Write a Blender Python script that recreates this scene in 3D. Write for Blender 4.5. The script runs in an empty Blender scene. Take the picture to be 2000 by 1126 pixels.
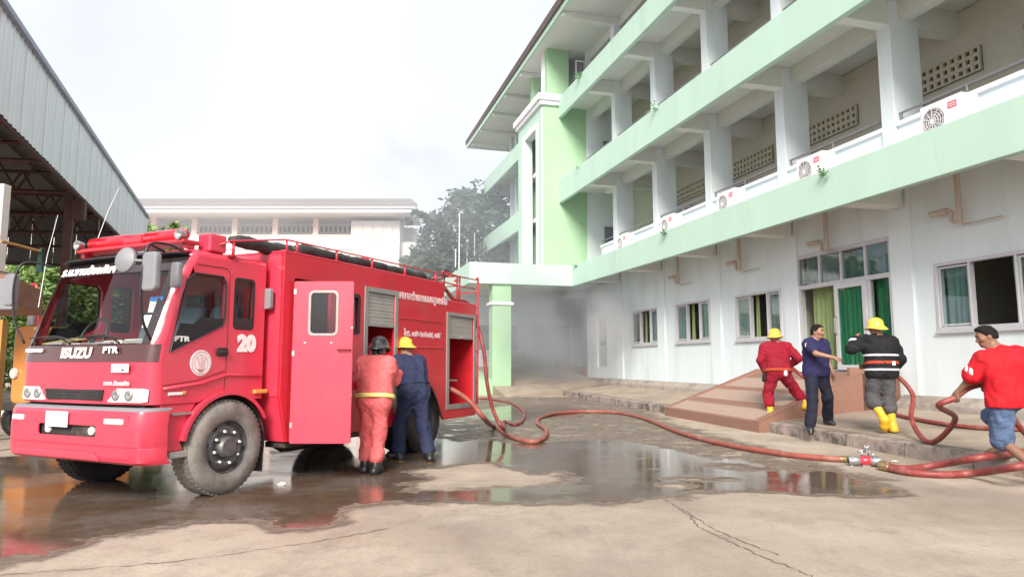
import bpy, bmesh, math, random
import numpy as np
from mathutils import Vector, Matrix
from mathutils.geometry import delaunay_2d_cdt
R = math.radians
random.seed(7)
rng = np.random.default_rng(11)
scn = bpy.context.scene
C = scn.collection

# ------------------------------------------------------------------ camera, world, sun, exposure
FPX, HZ, CH = 1333.0, 707.0, 1.35
TH = math.atan((HZ - 563) / FPX)
cam = bpy.data.objects.new('camera', bpy.data.cameras.new('camera'))
C.objects.link(cam)
cam.location = (0, 0, CH)
cam.rotation_euler = (math.pi / 2 + TH, 0, 0)
cam.data.sensor_width = 36
cam.data.lens = 36 * FPX / 2000
cam.data.clip_end = 2000
scn.camera = cam

SUN_EL, SUN_AZ = R(34), R(190)      # azimuth of the sun, clockwise from +Y
world = bpy.data.worlds.new('World')
scn.world = world
world.use_nodes = True
wn, wl = world.node_tree.nodes, world.node_tree.links
wn.clear()
sky = wn.new('ShaderNodeTexSky')
sky.sky_type = 'NISHITA'
sky.sun_disc = False
sky.sun_elevation = SUN_EL
sky.sun_rotation = SUN_AZ
sky.air_density = 1.0
sky.dust_density = 5.0
sky.ozone_density = 1.0
hs = wn.new('ShaderNodeHueSaturation')
hs.inputs['Saturation'].default_value = 0.28
bg = wn.new('ShaderNodeBackground')
bg.inputs['Strength'].default_value = 0.115
wo = wn.new('ShaderNodeOutputWorld')
wtc = wn.new('ShaderNodeTexCoord')
wnz = wn.new('ShaderNodeTexNoise')
wnz.inputs['Scale'].default_value = 2.2
wnz.inputs['Detail'].default_value = 5
wmr = wn.new('ShaderNodeMapRange')
wmr.inputs['From Min'].default_value = 0.35
wmr.inputs['From Max'].default_value = 0.65
wmr.inputs['To Min'].default_value = 0.6
wmr.inputs['To Max'].default_value = 0.9
wmx = wn.new('ShaderNodeMix')
wmx.data_type = 'RGBA'
wmx.inputs['B'].default_value = (5.3, 5.5, 6.0, 1)      # thin bright cloud veil
wl.new(wtc.outputs['Generated'], wnz.inputs['Vector'])
wl.new(wnz.outputs['Fac'], wmr.inputs['Value'])
wl.new(wmr.outputs['Result'], wmx.inputs['Factor'])
wl.new(sky.outputs['Color'], hs.inputs['Color'])
wl.new(hs.outputs['Color'], wmx.inputs['A'])
wl.new(wmx.outputs['Result'], bg.inputs['Color'])
wl.new(bg.outputs['Background'], wo.inputs['Surface'])

sun = bpy.data.objects.new('sun', bpy.data.lights.new('sun', 'SUN'))
C.objects.link(sun)
sun.data.energy = 3.2
sun.data.angle = R(24)
sun.data.color = (1.0, 0.92, 0.81)
sd = Vector((math.sin(SUN_AZ) * math.cos(SUN_EL), math.cos(SUN_AZ) * math.cos(SUN_EL), math.sin(SUN_EL)))
sun.rotation_euler = sd.to_track_quat('Z', 'Y').to_euler()

vs = scn.view_settings
vs.view_transform = 'Standard'
vs.look = 'None'
vs.exposure = 0.86
vs.gamma = 1
vs.use_curve_mapping = False
scn.render.engine = 'CYCLES'
scn.cycles.max_bounces = 8
scn.cycles.transparent_max_bounces = 12
scn.cycles.volume_step_rate = 2.0
scn.cycles.volume_bounces = 3
scn.cycles.use_denoising = True

# ------------------------------------------------------------------ frames: a pixel of the photograph -> a point of the place
_c, _s = math.cos(TH), math.sin(TH)
def ray(x, y):
    a, b = (x - 1000) / FPX, (563 - y) / FPX
    return Vector((a, _c - b * _s, _s + b * _c))
def G(x, y, z=0.0):
    r = ray(x, y)
    t = (z - CH) / r.z
    return Vector((0, 0, CH)) + r * t
def AT(x, y, depth):
    """point seen at a pixel, at a distance along +Y"""
    r = ray(x, y)
    return Vector((0, 0, CH)) + r * (depth / r.y)
FU = Vector((-0.26936, 0.96304, 0))       # along the school front, away from the camera
FI = Vector((0.96304, 0.26936, 0))        # into the school building
def F(s, D, z):
    return FU * s + FI * D + Vector((0, 0, z))
KA, KB = Vector((6.72, 4.6, 0)), Vector((2.25, 27.4, 0))   # kerb line on the ground
KD = (KB - KA).normalized()
KN = Vector((KD.y, -KD.x, 0))
def zp(p):
    """height of the raised concrete apron, it rises gently to the wall"""
    d = (Vector((p[0], p[1], 0)) - KA).dot(KN)
    w = 11.9 - 0.0
    dw = w - (p[0] * FI.x + p[1] * FI.y)
    t = d / max(d + max(dw, 0), 0.01)
    return 0.2 + 0.22 * min(max(t, 0), 1)
def GP(x, y, dz=0.0):
    """point on the apron seen at a pixel"""
    z = 0.25
    for _ in range(6):
        p = G(x, y, z + dz)
        z = zp(p)
    return G(x, y, z + dz)

# ------------------------------------------------------------------ materials
def new_mat(name):
    m = bpy.data.materials.new(name)
    m.use_nodes = True
    return m, m.node_tree.nodes, m.node_tree.links, m.node_tree.nodes['Principled BSDF']
def mat(name, col, rough=0.6, metal=0.0, var=0.12, scale=6.0, bump=0.0, bscale=60.0, coat=0.0, spec=0.5, dirt=None, dscale=2.0, dlo=.5, dhi=.75, stretch=None):
    m, n, l, b = new_mat(name)
    tc = n.new('ShaderNodeTexCoord')
    vec = tc.outputs['Object']
    if stretch:
        mp = n.new('ShaderNodeMapping')
        mp.inputs['Scale'].default_value = stretch
        l.new(vec, mp.inputs['Vector'])
        vec = mp.outputs['Vector']
    nz = n.new('ShaderNodeTexNoise')
    nz.inputs['Scale'].default_value = scale
    nz.inputs['Detail'].default_value = 6
    nz.inputs['Roughness'].default_value = 0.6
    l.new(vec, nz.inputs['Vector'])
    mr = n.new('ShaderNodeMapRange')
    mr.inputs['From Min'].default_value = 0.25
    mr.inputs['From Max'].default_value = 0.75
    mr.inputs['To Min'].default_value = 1 - var
    mr.inputs['To Max'].default_value = 1 + var * 0.6
    l.new(nz.outputs['Fac'], mr.inputs['Value'])
    mx = n.new('ShaderNodeMix')
    mx.data_type = 'RGBA'
    mx.blend_type = 'MULTIPLY'
    mx.inputs['Factor'].default_value = 1
    mx.inputs['A'].default_value = (*col, 1)
    l.new(mr.outputs['Result'], mx.inputs['B'])
    out = mx.outputs['Result']
    if dirt:
        n2 = n.new('ShaderNodeTexNoise')
        n2.inputs['Scale'].default_value = dscale
        n2.inputs['Detail'].default_value = 8
        n2.inputs['Roughness'].default_value = 0.65
        l.new(vec, n2.inputs['Vector'])
        m2 = n.new('ShaderNodeMapRange')
        m2.inputs['From Min'].default_value = dlo
        m2.inputs['From Max'].default_value = dhi
        l.new(n2.outputs['Fac'], m2.inputs['Value'])
        x2 = n.new('ShaderNodeMix')
        x2.data_type = 'RGBA'
        l.new(m2.outputs['Result'], x2.inputs['Factor'])
        l.new(out, x2.inputs['A'])
        x2.inputs['B'].default_value = (*dirt, 1)
        out = x2.outputs['Result']
    l.new(out, b.inputs['Base Color'])
    b.inputs['Roughness'].default_value = rough
    b.inputs['Metallic'].default_value = metal
    b.inputs['Specular IOR Level'].default_value = spec
    b.inputs['Coat Weight'].default_value = coat
    b.inputs['Coat Roughness'].default_value = 0.08
    if bump:
        nb = n.new('ShaderNodeTexNoise')
        nb.inputs['Scale'].default_value = bscale
        nb.inputs['Detail'].default_value = 4
        l.new(tc.outputs['Object'], nb.inputs['Vector'])
        bp = n.new('ShaderNodeBump')
        bp.inputs['Strength'].default_value = bump
        bp.inputs['Distance'].default_value = 0.02
        l.new(nb.outputs['Fac'], bp.inputs['Height'])
        l.new(bp.outputs['Normal'], b.inputs['Normal'])
    return m
def glass(name, tint=(0.8, 0.85, 0.85), rough=0.02, through=0.75):
    """thin sheet of glass: mirror-like film over a tinted see-through sheet"""
    m, n, l, b = new_mat(name)
    n.remove(b)
    tr = n.new('ShaderNodeBsdfTransparent')
    tr.inputs['Color'].default_value = tuple(t * through for t in tint) + (1,)
    gl = n.new('ShaderNodeBsdfGlossy')
    gl.inputs['Roughness'].default_value = rough
    gl.inputs['Color'].default_value = (0.9, 0.92, 0.95, 1)
    fr = n.new('ShaderNodeFresnel')
    gm = n.new('ShaderNodeNewGeometry')
    io = n.new('ShaderNodeMapRange')            # same film seen from either face of the sheet
    io.inputs['To Min'].default_value = 1.5
    io.inputs['To Max'].default_value = 1 / 1.5
    l.new(gm.outputs['Backfacing'], io.inputs['Value'])
    l.new(io.outputs['Result'], fr.inputs['IOR'])
    mx = n.new('ShaderNodeMixShader')
    l.new(fr.outputs['Fac'], mx.inputs['Fac'])
    l.new(tr.outputs['BSDF'], mx.inputs[1])
    l.new(gl.outputs['BSDF'], mx.inputs[2])
    l.new(mx.outputs['Shader'], n['Material Output'].inputs['Surface'])
    return m

M = {}
M['red'] = mat('fire_red_paint', (0.68, 0.045, 0.085), 0.32, var=0.08, scale=2.5, coat=0.6, dirt=(0.55, 0.10, 0.10), dscale=1.3, dlo=.55, dhi=.85)
M['red_shaded'] = mat('red_paint_shaded', (0.56, 0.016, 0.034), 0.30, var=0.08, scale=2.5, coat=0.6, dirt=(0.42, 0.05, 0.05), dscale=1.6, dlo=.52, dhi=.8)  # truck red darkened in the colour for the side facing away from light
M['red_int'] = mat('red_locker_paint', (0.5, 0.01, 0.02), 0.5, var=0.2, scale=4)
M['red_pipe'] = mat('red_pipe_paint', (0.5, 0.03, 0.05), 0.35, var=0.15, scale=8, coat=0.3)
M['blk'] = mat('black_plastic', (0.022, 0.022, 0.026), 0.42, var=0.3, scale=8)
M['blk_gloss'] = mat('black_gloss_panel', (0.03, 0.022, 0.024), 0.16, var=0.2, scale=5, coat=0.5)
M['brown_gloss'] = mat('dark_brown_front_band', (0.075, 0.022, 0.02), 0.18, var=0.2, scale=5, coat=0.6)
M['grey'] = mat('mirror_grey_plastic', (0.22, 0.22, 0.24), 0.5, var=0.12, scale=7)
M['chassis'] = mat('chassis_dirty_black', (0.03, 0.027, 0.025), 0.7, var=0.4, scale=6, dirt=(0.12, 0.09, 0.07), dscale=4)
M['tyre'] = mat('dusty_tyre_rubber', (0.15, 0.14, 0.13), 0.8, var=0.25, scale=9, dirt=(0.27, 0.24, 0.215), dscale=5, dlo=.36, dhi=.62, bump=.2, bscale=40)
M['tyre_d'] = mat('wet_tyre_rubber', (0.03, 0.03, 0.032), 0.5, var=0.3, scale=9, dirt=(0.08, 0.07, 0.065), dscale=5)
M['rim'] = mat('dull_steel_rim', (0.16, 0.16, 0.17), 0.45, metal=0.5, var=0.3, scale=12, dirt=(0.1, 0.08, 0.07), dscale=9)
M['steel'] = mat('bare_steel', (0.5, 0.5, 0.51), 0.35, metal=0.85, var=0.2, scale=15)
M['alu'] = mat('aluminium_shutter', (0.40, 0.39, 0.37), 0.5, metal=0.25, var=0.15, scale=6, dirt=(0.25, 0.23, 0.21), dscale=3)
M['alu_frame'] = mat('aluminium_frame', (0.33, 0.32, 0.31), 0.4, metal=0.35, var=0.15, scale=8)
M['white_plate'] = mat('white_plate', (0.82, 0.82, 0.82), 0.5, var=0.05, scale=9)
M['white_print'] = mat('white_lettering', (0.85, 0.84, 0.84), 0.5, var=0.04, scale=9)
M['pink_print'] = mat('worn_white_lettering', (0.74, 0.55, 0.57), 0.5, var=0.25, scale=14)
M['orange_print'] = mat('orange_lettering_core', (0.55, 0.14, 0.05), 0.4, var=0.2, scale=20)
M['lamp'] = mat('headlamp_lens', (0.78, 0.78, 0.76), 0.08, var=0.35, scale=22, coat=1.0, metal=.1)
M['seat'] = mat('blue_grey_seat', (0.20, 0.26, 0.34), 0.8, var=0.15, scale=8)
M['trim_orange'] = mat('orange_red_cab_trim', (0.72, 0.10, 0.05), 0.7, var=0.1)
M['paper'] = mat('paper_sheet', (0.78, 0.8, 0.76), 0.8, var=0.08)
M['cardboard'] = mat('tan_card', (0.5, 0.42, 0.22), 0.8, var=0.1)
M['blue_print'] = mat('blue_sticker_print', (0.06, 0.2, 0.5), 0.5)
M['red_print'] = mat('pale_red_print', (0.62, 0.25, 0.25), 0.6)
M['black_print'] = mat('black_print', (0.05, 0.05, 0.06), 0.6)
M['glass_cab'] = glass('windscreen_glass', (0.9, 0.94, 0.9), through=0.94)
M['glass_door'] = glass('door_glass', (0.85, 0.89, 0.9), through=0.85)
M['glass_win'] = glass('window_glass', (0.86, 0.94, 0.93), through=0.95)
M['tarp'] = mat('black_rolled_hose_cover', (0.035, 0.034, 0.036), 0.65, var=0.35, scale=5, bump=.5, bscale=12)
M['light_red'] = mat('red_beacon_lens', (0.6, 0.012, 0.03), 0.12, var=0.1, coat=1.0)
M['amber'] = mat('amber_lens', (0.75, 0.35, 0.08), 0.15, coat=.8)

M['white_wall'] = mat('white_painted_wall', (0.69, 0.765, 0.79), 0.75, var=0.05, scale=1.2, bump=.06, bscale=30, dirt=(0.53, 0.60, 0.56), dscale=1.3, dlo=.50, dhi=.85, stretch=(1, 1, .16))
M['cream'] = mat('cream_corridor_wall', (0.56, 0.55, 0.47), 0.8, var=0.06, scale=1.5)
M['soffit'] = mat('painted_soffit', (0.68, 0.71, 0.67), 0.8, var=0.06, scale=1.0)
M['green'] = mat('pale_green_fascia_paint', (0.45, 0.63, 0.53), 0.7, var=0.06, scale=1.1, dirt=(0.36, 0.50, 0.41), dscale=1.5, dlo=.54, dhi=.9, stretch=(1, 1, .22), bump=.04, bscale=25)
M['green_b'] = mat('bright_green_paint', (0.335, 0.53, 0.335), 0.65, var=0.05, scale=0.9)
M['trim_white'] = mat('white_trim_paint', (0.80, 0.79, 0.82), 0.65, var=0.04, scale=2)
M['parapet'] = mat('pale_blue_parapet', (0.70, 0.79, 0.83), 0.7, var=0.05, scale=1.5)
M['vent'] = mat('vent_block_concrete', (0.55, 0.52, 0.41), 0.85, var=0.1, scale=5)
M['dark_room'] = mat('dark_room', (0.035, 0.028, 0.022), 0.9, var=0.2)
M['roof_tile'] = mat('dark_brown_roof_tile', (0.11, 0.075, 0.07), 0.6, var=0.25, scale=3)
M['frame'] = mat('pale_aluminium_window_frame', (0.54, 0.54, 0.57), 0.45, metal=0.1, var=0.08, scale=5)
M['cur_lite'] = mat('lime_curtain', (0.30, 0.39, 0.17), 0.85, var=0.2, scale=4, stretch=(6, 6, .6))
M['cur_dark'] = mat('emerald_curtain', (0.05, 0.24, 0.12), 0.85, var=0.25, scale=4, stretch=(6, 6, .6))
M['pane_tint'] = mat('grey_green_pane_tint', (0.22, 0.30, 0.28), 0.85, var=0.25, scale=4, stretch=(6, 6, .6))  # sheets added behind panes, colour imitates reflected sky and yard
M['pipe'] = mat('brown_drain_pipe', (0.50, 0.41, 0.34), 0.6, var=0.15, scale=6)
M['ac_white'] = mat('white_ac_casing', (0.80, 0.77, 0.80), 0.5, var=0.04, scale=4)
M['ac_red'] = mat('red_ac_sticker', (0.6, 0.05, 0.1), 0.5)
M['ac_dark'] = mat('ac_fan_recess', (0.34, 0.32, 0.33), 0.6, var=0.2)
M['plinth'] = mat('weathered_concrete_plinth', (0.33, 0.29, 0.255), 0.9, var=0.2, scale=3, bump=.3, bscale=14, dirt=(0.17, 0.14, 0.12), dscale=2.2, dlo=.5, dhi=.72)
M['kerb'] = mat('stained_kerb_concrete', (0.32, 0.265, 0.23), 0.9, var=0.3, scale=5, bump=.6, bscale=14, dirt=(0.10, 0.082, 0.07), dscale=2.8, dlo=.48, dhi=.64)
M['ramp_lite'] = mat('pink_granite_ramp', (0.37, 0.265, 0.215), 0.55, var=0.12, scale=10)
M['ramp_dark'] = mat('brown_granite_ramp', (0.255, 0.135, 0.10), 0.5, var=0.12, scale=10)
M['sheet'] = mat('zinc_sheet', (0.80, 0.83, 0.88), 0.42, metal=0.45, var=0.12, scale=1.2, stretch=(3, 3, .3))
M['sheet_edge'] = mat('zinc_flashing', (0.27, 0.31, 0.38), 0.45, metal=0.3, var=0.15)
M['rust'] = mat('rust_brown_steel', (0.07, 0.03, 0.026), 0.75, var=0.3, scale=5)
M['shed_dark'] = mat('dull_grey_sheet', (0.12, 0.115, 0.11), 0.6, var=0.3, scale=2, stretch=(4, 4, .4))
M['hose'] = mat('red_brown_rubber_hose', (0.24, 0.040, 0.038), 0.5, var=0.25, scale=7, dirt=(0.33, 0.16, 0.12), dscale=6, dlo=.5, dhi=.8)
M['hose_lite'] = mat('worn_orange_rubber_hose', (0.29, 0.075, 0.055), 0.55, var=0.25, scale=7, dirt=(0.3, 0.19, 0.15), dscale=6, dlo=.5, dhi=.8)
M['brass'] = mat('tarnished_brass', (0.35, 0.25, 0.13), 0.4, metal=.7, var=.3)
M['bark'] = mat('bark', (0.10, 0.075, 0.055), 0.9, var=0.3, scale=8)
M['far_cream'] = mat('far_cream_wall', (0.78, 0.74, 0.70), 0.8, var=0.04)
M['far_white'] = mat('far_white_wall', (0.82, 0.80, 0.80), 0.8, var=0.04)
M['far_pink'] = mat('far_pink_column', (0.80, 0.62, 0.56), 0.8, var=0.06)
M['far_shade'] = mat('far_corridor_wall', (0.78, 0.76, 0.77), 0.8, var=0.08)
M['far_roof'] = mat('far_grey_roof', (0.21, 0.19, 0.19), 0.7, var=0.12, scale=1, stretch=(1, 1, 4))
M['far_win'] = mat('far_window_pane', (0.20, 0.20, 0.26), 0.2, var=0.1)
M['orange'] = mat('orange_paint', (0.66, 0.26, 0.07), 0.4, var=0.12, scale=4, coat=.4)
M['wood'] = mat('brown_board', (0.26, 0.13, 0.085), 0.7, var=0.2, scale=5)
M['ochre'] = mat('ochre_post', (0.42, 0.22, 0.06), 0.7, var=0.2)
M['jug'] = mat('white_plastic_jug', (0.8, 0.8, 0.78), 0.4, var=0.05)
M['pole'] = mat('white_pole', (0.75, 0.78, 0.85), 0.5, var=0.04)
# clothes and skin
def cloth(name, col, var=.18, sc=9):
    return mat(name, col, 0.85, var=var * 1.4, scale=sc, bump=.4, bscale=60, spec=.2, dirt=tuple(.72 * c_ + .012 for c_ in col), dscale=3.5, dlo=.45, dhi=.7)
M['skin'] = mat('brown_skin', (0.30, 0.155, 0.10), 0.5, var=0.1, scale=14)
M['skin_d'] = mat('tanned_skin', (0.23, 0.115, 0.075), 0.5, var=0.1, scale=14)
M['hair'] = mat('black_hair', (0.012, 0.010, 0.010), 0.75, spec=.2, var=0.3, scale=40, bump=.6, bscale=120)
M['suit_pink'] = cloth('faded_red_jumpsuit', (0.78, 0.16, 0.165))
M['suit_navy'] = cloth('navy_jumpsuit', (0.030, 0.038, 0.085))
M['suit_red'] = cloth('dark_red_suit', (0.27, 0.010, 0.026))
M['polo'] = cloth('navy_polo', (0.026, 0.024, 0.085))
M['dark_trs'] = cloth('blue_black_trousers', (0.014, 0.016, 0.032))
M['jacket'] = cloth('black_turnout_jacket', (0.013, 0.013, 0.016))
M['grey_trs'] = cloth('grey_trousers', (0.085, 0.082, 0.09))
M['tee'] = cloth('red_tshirt', (0.56, 0.012, 0.022))
M['denim'] = cloth('blue_denim', (0.10, 0.15, 0.27), var=.3)
M['yellow'] = mat('yellow_helmet_shell', (0.74, 0.47, 0.06), 0.25, var=0.08, coat=.5)
M['yellow_boot'] = mat('yellow_rubber_boot', (0.70, 0.40, 0.025), 0.4, var=0.15, scale=8)
M['blk_helm'] = mat('black_helmet_shell', (0.03, 0.03, 0.035), 0.22, var=0.2, coat=.6)
M['blk_boot'] = mat('black_rubber_boot', (0.018, 0.018, 0.02), 0.35, var=0.2)
M['reflect'] = mat('yellow_white_reflective_band', (0.80, 0.68, 0.22), 0.5, var=0.2, scale=14)
M['silver'] = mat('silver_reflective_band', (0.62, 0.62, 0.66), 0.4, var=0.12, scale=20)
M['belt'] = cloth('orange_red_belt', (0.40, 0.06, 0.03))
M['sandal'] = mat('brown_sandal', (0.14, 0.05, 0.03), 0.6)

# ------------------------------------------------------------------ mesh builder
def link(o, parent=None):
    C.objects.link(o)
    if parent is not None:
        o.parent = parent
    return o
class MB:
    def __init__(self):
        self.v, self.f, self.m = [], [], []
    def add(self, vs_, fs, mi=0):
        k = len(self.v)
        self.v += [tuple(p) for p in vs_]
        self.f += [tuple(k + i for i in f) for f in fs]
        self.m += [mi] * len(fs)
        return self
    def box(self, x0, x1, y0, y1, z0, z1, mi=0):
        return self.hexa([(x0, y0, z0), (x1, y0, z0), (x1, y1, z0), (x0, y1, z0), (x0, y0, z1), (x1, y0, z1), (x1, y1, z1), (x0, y1, z1)], mi)
    def hexa(self, p, mi=0):
        return self.add(p, [(0, 3, 2, 1), (4, 5, 6, 7), (0, 1, 5, 4), (1, 2, 6, 5), (2, 3, 7, 6), (3, 0, 4, 7)], mi)
    def quad(self, a, b, c, d, mi=0):
        return self.add([a, b, c, d], [(0, 1, 2, 3)], mi)
    def prism(self, pts, axis, a, b, mi=0):
        """polygon pts in the other two axes, extruded along axis from a to b"""
        def p3(p, t):
            return {'x': (t, p[0], p[1]), 'y': (p[0], t, p[1]), 'z': (p[0], p[1], t)}[axis]
        n = len(pts)
        v = [p3(p, a) for p in pts] + [p3(p, b) for p in pts]
        f = [tuple(range(n - 1, -1, -1)), tuple(range(n, 2 * n))] + [(i, (i + 1) % n, n + (i + 1) % n, n + i) for i in range(n)]
        return self.add(v, f, mi)
    def tube(self, pts, r, n=8, mi=0, cap=True, closed=False):
        pts = [Vector(p) for p in pts]
        rr = r if isinstance(r, (list, tuple)) else [r] * len(pts)
        k = len(self.v)
        up = Vector((0, 0, 1))
        N = len(pts)
        for i, p in enumerate(pts):
            if closed:
                d = pts[(i + 1) % N] - pts[i - 1]
            else:
                d = pts[min(i + 1, N - 1)] - pts[max(i - 1, 0)]
            d.normalize()
            if i == 0:
                a = d.cross(up)
                if a.length < 0.1:
                    a = d.cross(Vector((1, 0, 0)))
            else:
                a = a - d * a.dot(d)
            a.normalize()
            b = d.cross(a)
            for j in range(n):
                t = 2 * math.pi * j / n
                self.v.append(tuple(p + (a * math.cos(t) + b * math.sin(t)) * rr[i]))
        segs = N if closed else N - 1
        for i in range(segs):
            i2 = (i + 1) % N
            for j in range(n):
                j2 = (j + 1) % n
                self.f.append((k + i * n + j, k + i * n + j2, k + i2 * n + j2, k + i2 * n + j))
                self.m.append(mi)
        if cap and not closed:
            self.f.append(tuple(k + j for j in range(n - 1, -1, -1))); self.m.append(mi)
            self.f.append(tuple(k + (N - 1) * n + j for j in range(n))); self.m.append(mi)
        return self
    def lathe(self, prof, origin, axis, n=24, mi=0):
        """prof: (r, t) along axis vector from origin"""
        o, ax = Vector(origin), Vector(axis).normalized()
        a = ax.orthogonal().normalized()
        b = ax.cross(a)
        k = len(self.v)
        for r_, t in prof:
            for j in range(n):
                q = 2 * math.pi * j / n
                self.v.append(tuple(o + ax * t + (a * math.cos(q) + b * math.sin(q)) * r_))
        for i in range(len(prof) - 1):
            for j in range(n):
                j2 = (j + 1) % n
                self.f.append((k + i * n + j, k + i * n + j2, k + (i + 1) * n + j2, k + (i + 1) * n + j)); self.m.append(mi)
        return self
    def ball(self, c_, r, n=10, mi=0):
        rx, ry, rz = r if isinstance(r, (tuple, list)) else (r, r, r)
        k = len(self.v)
        for i in range(n + 1):
            t = math.pi * i / n
            for j in range(2 * n):
                q = math.pi * j / n
                self.v.append((c_[0] + rx * math.sin(t) * math.cos(q), c_[1] + ry * math.sin(t) * math.sin(q), c_[2] + rz * math.cos(t)))
        for i in range(n):
            for j in range(2 * n):
                j2 = (j + 1) % (2 * n)
                self.f.append((k + i * 2 * n + j, k + (i + 1) * 2 * n + j, k + (i + 1) * 2 * n + j2, k + i * 2 * n + j2)); self.m.append(mi)
        return self
    def loft(self, rings, mi=0, closed=False, cap=False):
        k = len(self.v)
        n = len(rings[0])
        for rg in rings:
            self.v += [tuple(p) for p in rg]
        m_ = n if closed else n - 1
        for i in range(len(rings) - 1):
            for j in range(m_):
                j2 = (j + 1) % n
                self.f.append((k + i * n + j, k + i * n + j2, k + (i + 1) * n + j2, k + (i + 1) * n + j)); self.m.append(mi)
        if cap:
            self.f.append(tuple(k + j for j in range(n - 1, -1, -1))); self.m.append(mi)
            self.f.append(tuple(k + (len(rings) - 1) * n + j for j in range(n))); self.m.append(mi)
        return self
    def plate(self, outer, holes, axis, t, thick, mi=0):
        """flat plate with holes: outlines in the other two axes, at axis=t, with thickness"""
        def p3(p, tt):
            return {'x': (tt, p[0], p[1]), 'y': (p[0], tt, p[1]), 'z': (p[0], p[1], tt)}[axis]
        loops = [outer] + list(holes)
        pts, eds = [], []
        for lp in loops:
            b0 = len(pts)
            pts += [Vector((p[0], p[1])) for p in lp]
            eds += [(b0 + i, b0 + (i + 1) % len(lp)) for i in range(len(lp))]
        cv, _e, cf, ov, _oe, _of = delaunay_2d_cdt(pts, eds, [], 0, 1e-6)
        back = [o_[0] if o_ else -1 for o_ in ov]
        v0 = [Vector(p3(p, t)) for p in pts]
        def inside(lp, x, y):
            c_ = False
            for i in range(len(lp)):
                (x0, y0), (x1, y1) = lp[i - 1][:2], lp[i][:2]
                if (y0 > y) != (y1 > y) and x < (x1 - x0) * (y - y0) / (y1 - y0) + x0:
                    c_ = not c_
            return c_
        f0 = []
        for f in cf:
            g_ = [back[i] for i in f]
            if min(g_) < 0: continue
            cx = sum(pts[i].x for i in g_) / 3; cy = sum(pts[i].y for i in g_) / 3
            if inside(outer, cx, cy) and not any(inside(h_, cx, cy) for h_ in holes):
                f0.append(g_)
        k = len(self.v)
        n = len(v0)
        off = Vector({'x': (thick, 0, 0), 'y': (0, thick, 0), 'z': (0, 0, thick)}[axis])
        self.v += [tuple(p) for p in v0] + [tuple(p + off) for p in v0]
        for f in f0:
            self.f.append(tuple(k + i for i in f)); self.m.append(mi)
            self.f.append(tuple(k + n + i for i in reversed(f))); self.m.append(mi)
        b0 = 0
        for lp in loops:
            m_ = len(lp)
            for i in range(m_):
                i2 = (i + 1) % m_
                self.f.append((k + b0 + i, k + b0 + i2, k + n + b0 + i2, k + n + b0 + i)); self.m.append(mi)
            b0 += m_
        return self
    def build(self, name, mats, parent=None, bevel=0.0, smooth=False, seg=2, angle=35):
        me = bpy.data.meshes.new(name)
        me.from_pydata(self.v, [], self.f)
        if not isinstance(mats, (list, tuple)):
            mats = [mats]
        for m_ in mats:
            me.materials.append(m_)
        if len(mats) > 1:
            me.polygons.foreach_set('material_index', self.m)
        bm = bmesh.new()
        bm.from_mesh(me)
        bmesh.ops.recalc_face_normals(bm, faces=bm.faces)
        bm.to_mesh(me)
        bm.free()
        if smooth:
            me.polygons.foreach_set('use_smooth', [True] * len(me.polygons))
            if smooth != 'all':
                me.set_sharp_from_angle(angle=R(angle))
        me.update()
        o = bpy.data.objects.new(name, me)
        link(o, parent)
        if bevel:
            md = o.modifiers.new('bevel', 'BEVEL')
            md.width = bevel
            md.segments = seg
            md.limit_method = 'ANGLE'
            md.angle_limit = R(40)
            md.harden_normals = False
        return o
def tag(o, label=None, cat=None, group=None, kind=None):
    if label: o['label'] = label
    if cat: o['category'] = cat
    if group: o['group'] = group
    if kind: o['kind'] = kind
    return o
def empty(name, loc=(0, 0, 0), rz=0.0, label=None, cat=None, group=None):
    o = bpy.data.objects.new(name, None)
    o.empty_display_size = 0.2
    link(o)
    o.location = loc
    o.rotation_euler = (0, 0, rz)
    return tag(o, label, cat, group)
def clone(o, parent=None):
    c = o.copy()
    link(c, parent)
    for ch in list(o.children):
        clone(ch, c)
    return c
def text(name, body, size, loc, rot, m, parent, ext=0.003, bold=0.0, sx=1.0, shear=0.0, align='CENTER'):
    cu = bpy.data.curves.new(name, 'FONT')
    cu.body = body
    cu.size = size
    cu.extrude = ext
    cu.offset = bold
    cu.shear = shear
    cu.align_x = align
    cu.align_y = 'CENTER'
    cu.resolution_u = 3
    cu.materials.append(m)
    tmp = bpy.data.objects.new('tmp_text', cu)
    C.objects.link(tmp)
    dg = bpy.context.evaluated_depsgraph_get()
    me = bpy.data.meshes.new_from_object(tmp.evaluated_get(dg))
    bpy.data.objects.remove(tmp)
    o = bpy.data.objects.new(name, me)
    link(o, parent)
    o.location = loc
    o.rotation_euler = rot
    o.scale = (sx, 1, 1)
    return o
def spline(pts, n=8):
    """Catmull-Rom through pts"""
    pts = [Vector(p) for p in pts]
    P = [pts[0] * 2 - pts[1]] + pts + [pts[-1] * 2 - pts[-2]]
    out = []
    for i in range(1, len(P) - 2):
        for j in range(n):
            t = j / n
            a, b, c_, d = P[i - 1], P[i], P[i + 1], P[i + 2]
            out.append(0.5 * ((2 * b) + (c_ - a) * t + (2 * a - 5 * b + 4 * c_ - d) * t * t + (3 * b - a - 3 * c_ + d) * t ** 3))
    out.append(pts[-1])
    return out
def rrect(x0, x1, z0, z1, r, n=4):
    o = []
    for cx, cz, a0 in ((x1 - r, z1 - r, 0), (x0 + r, z1 - r, 90), (x0 + r, z0 + r, 180), (x1 - r, z0 + r, 270)):
        for i in range(n + 1):
            a = R(a0 + 90 * i / n)
            o.append((cx + r * math.cos(a), cz + r * math.sin(a)))
    return o
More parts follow.
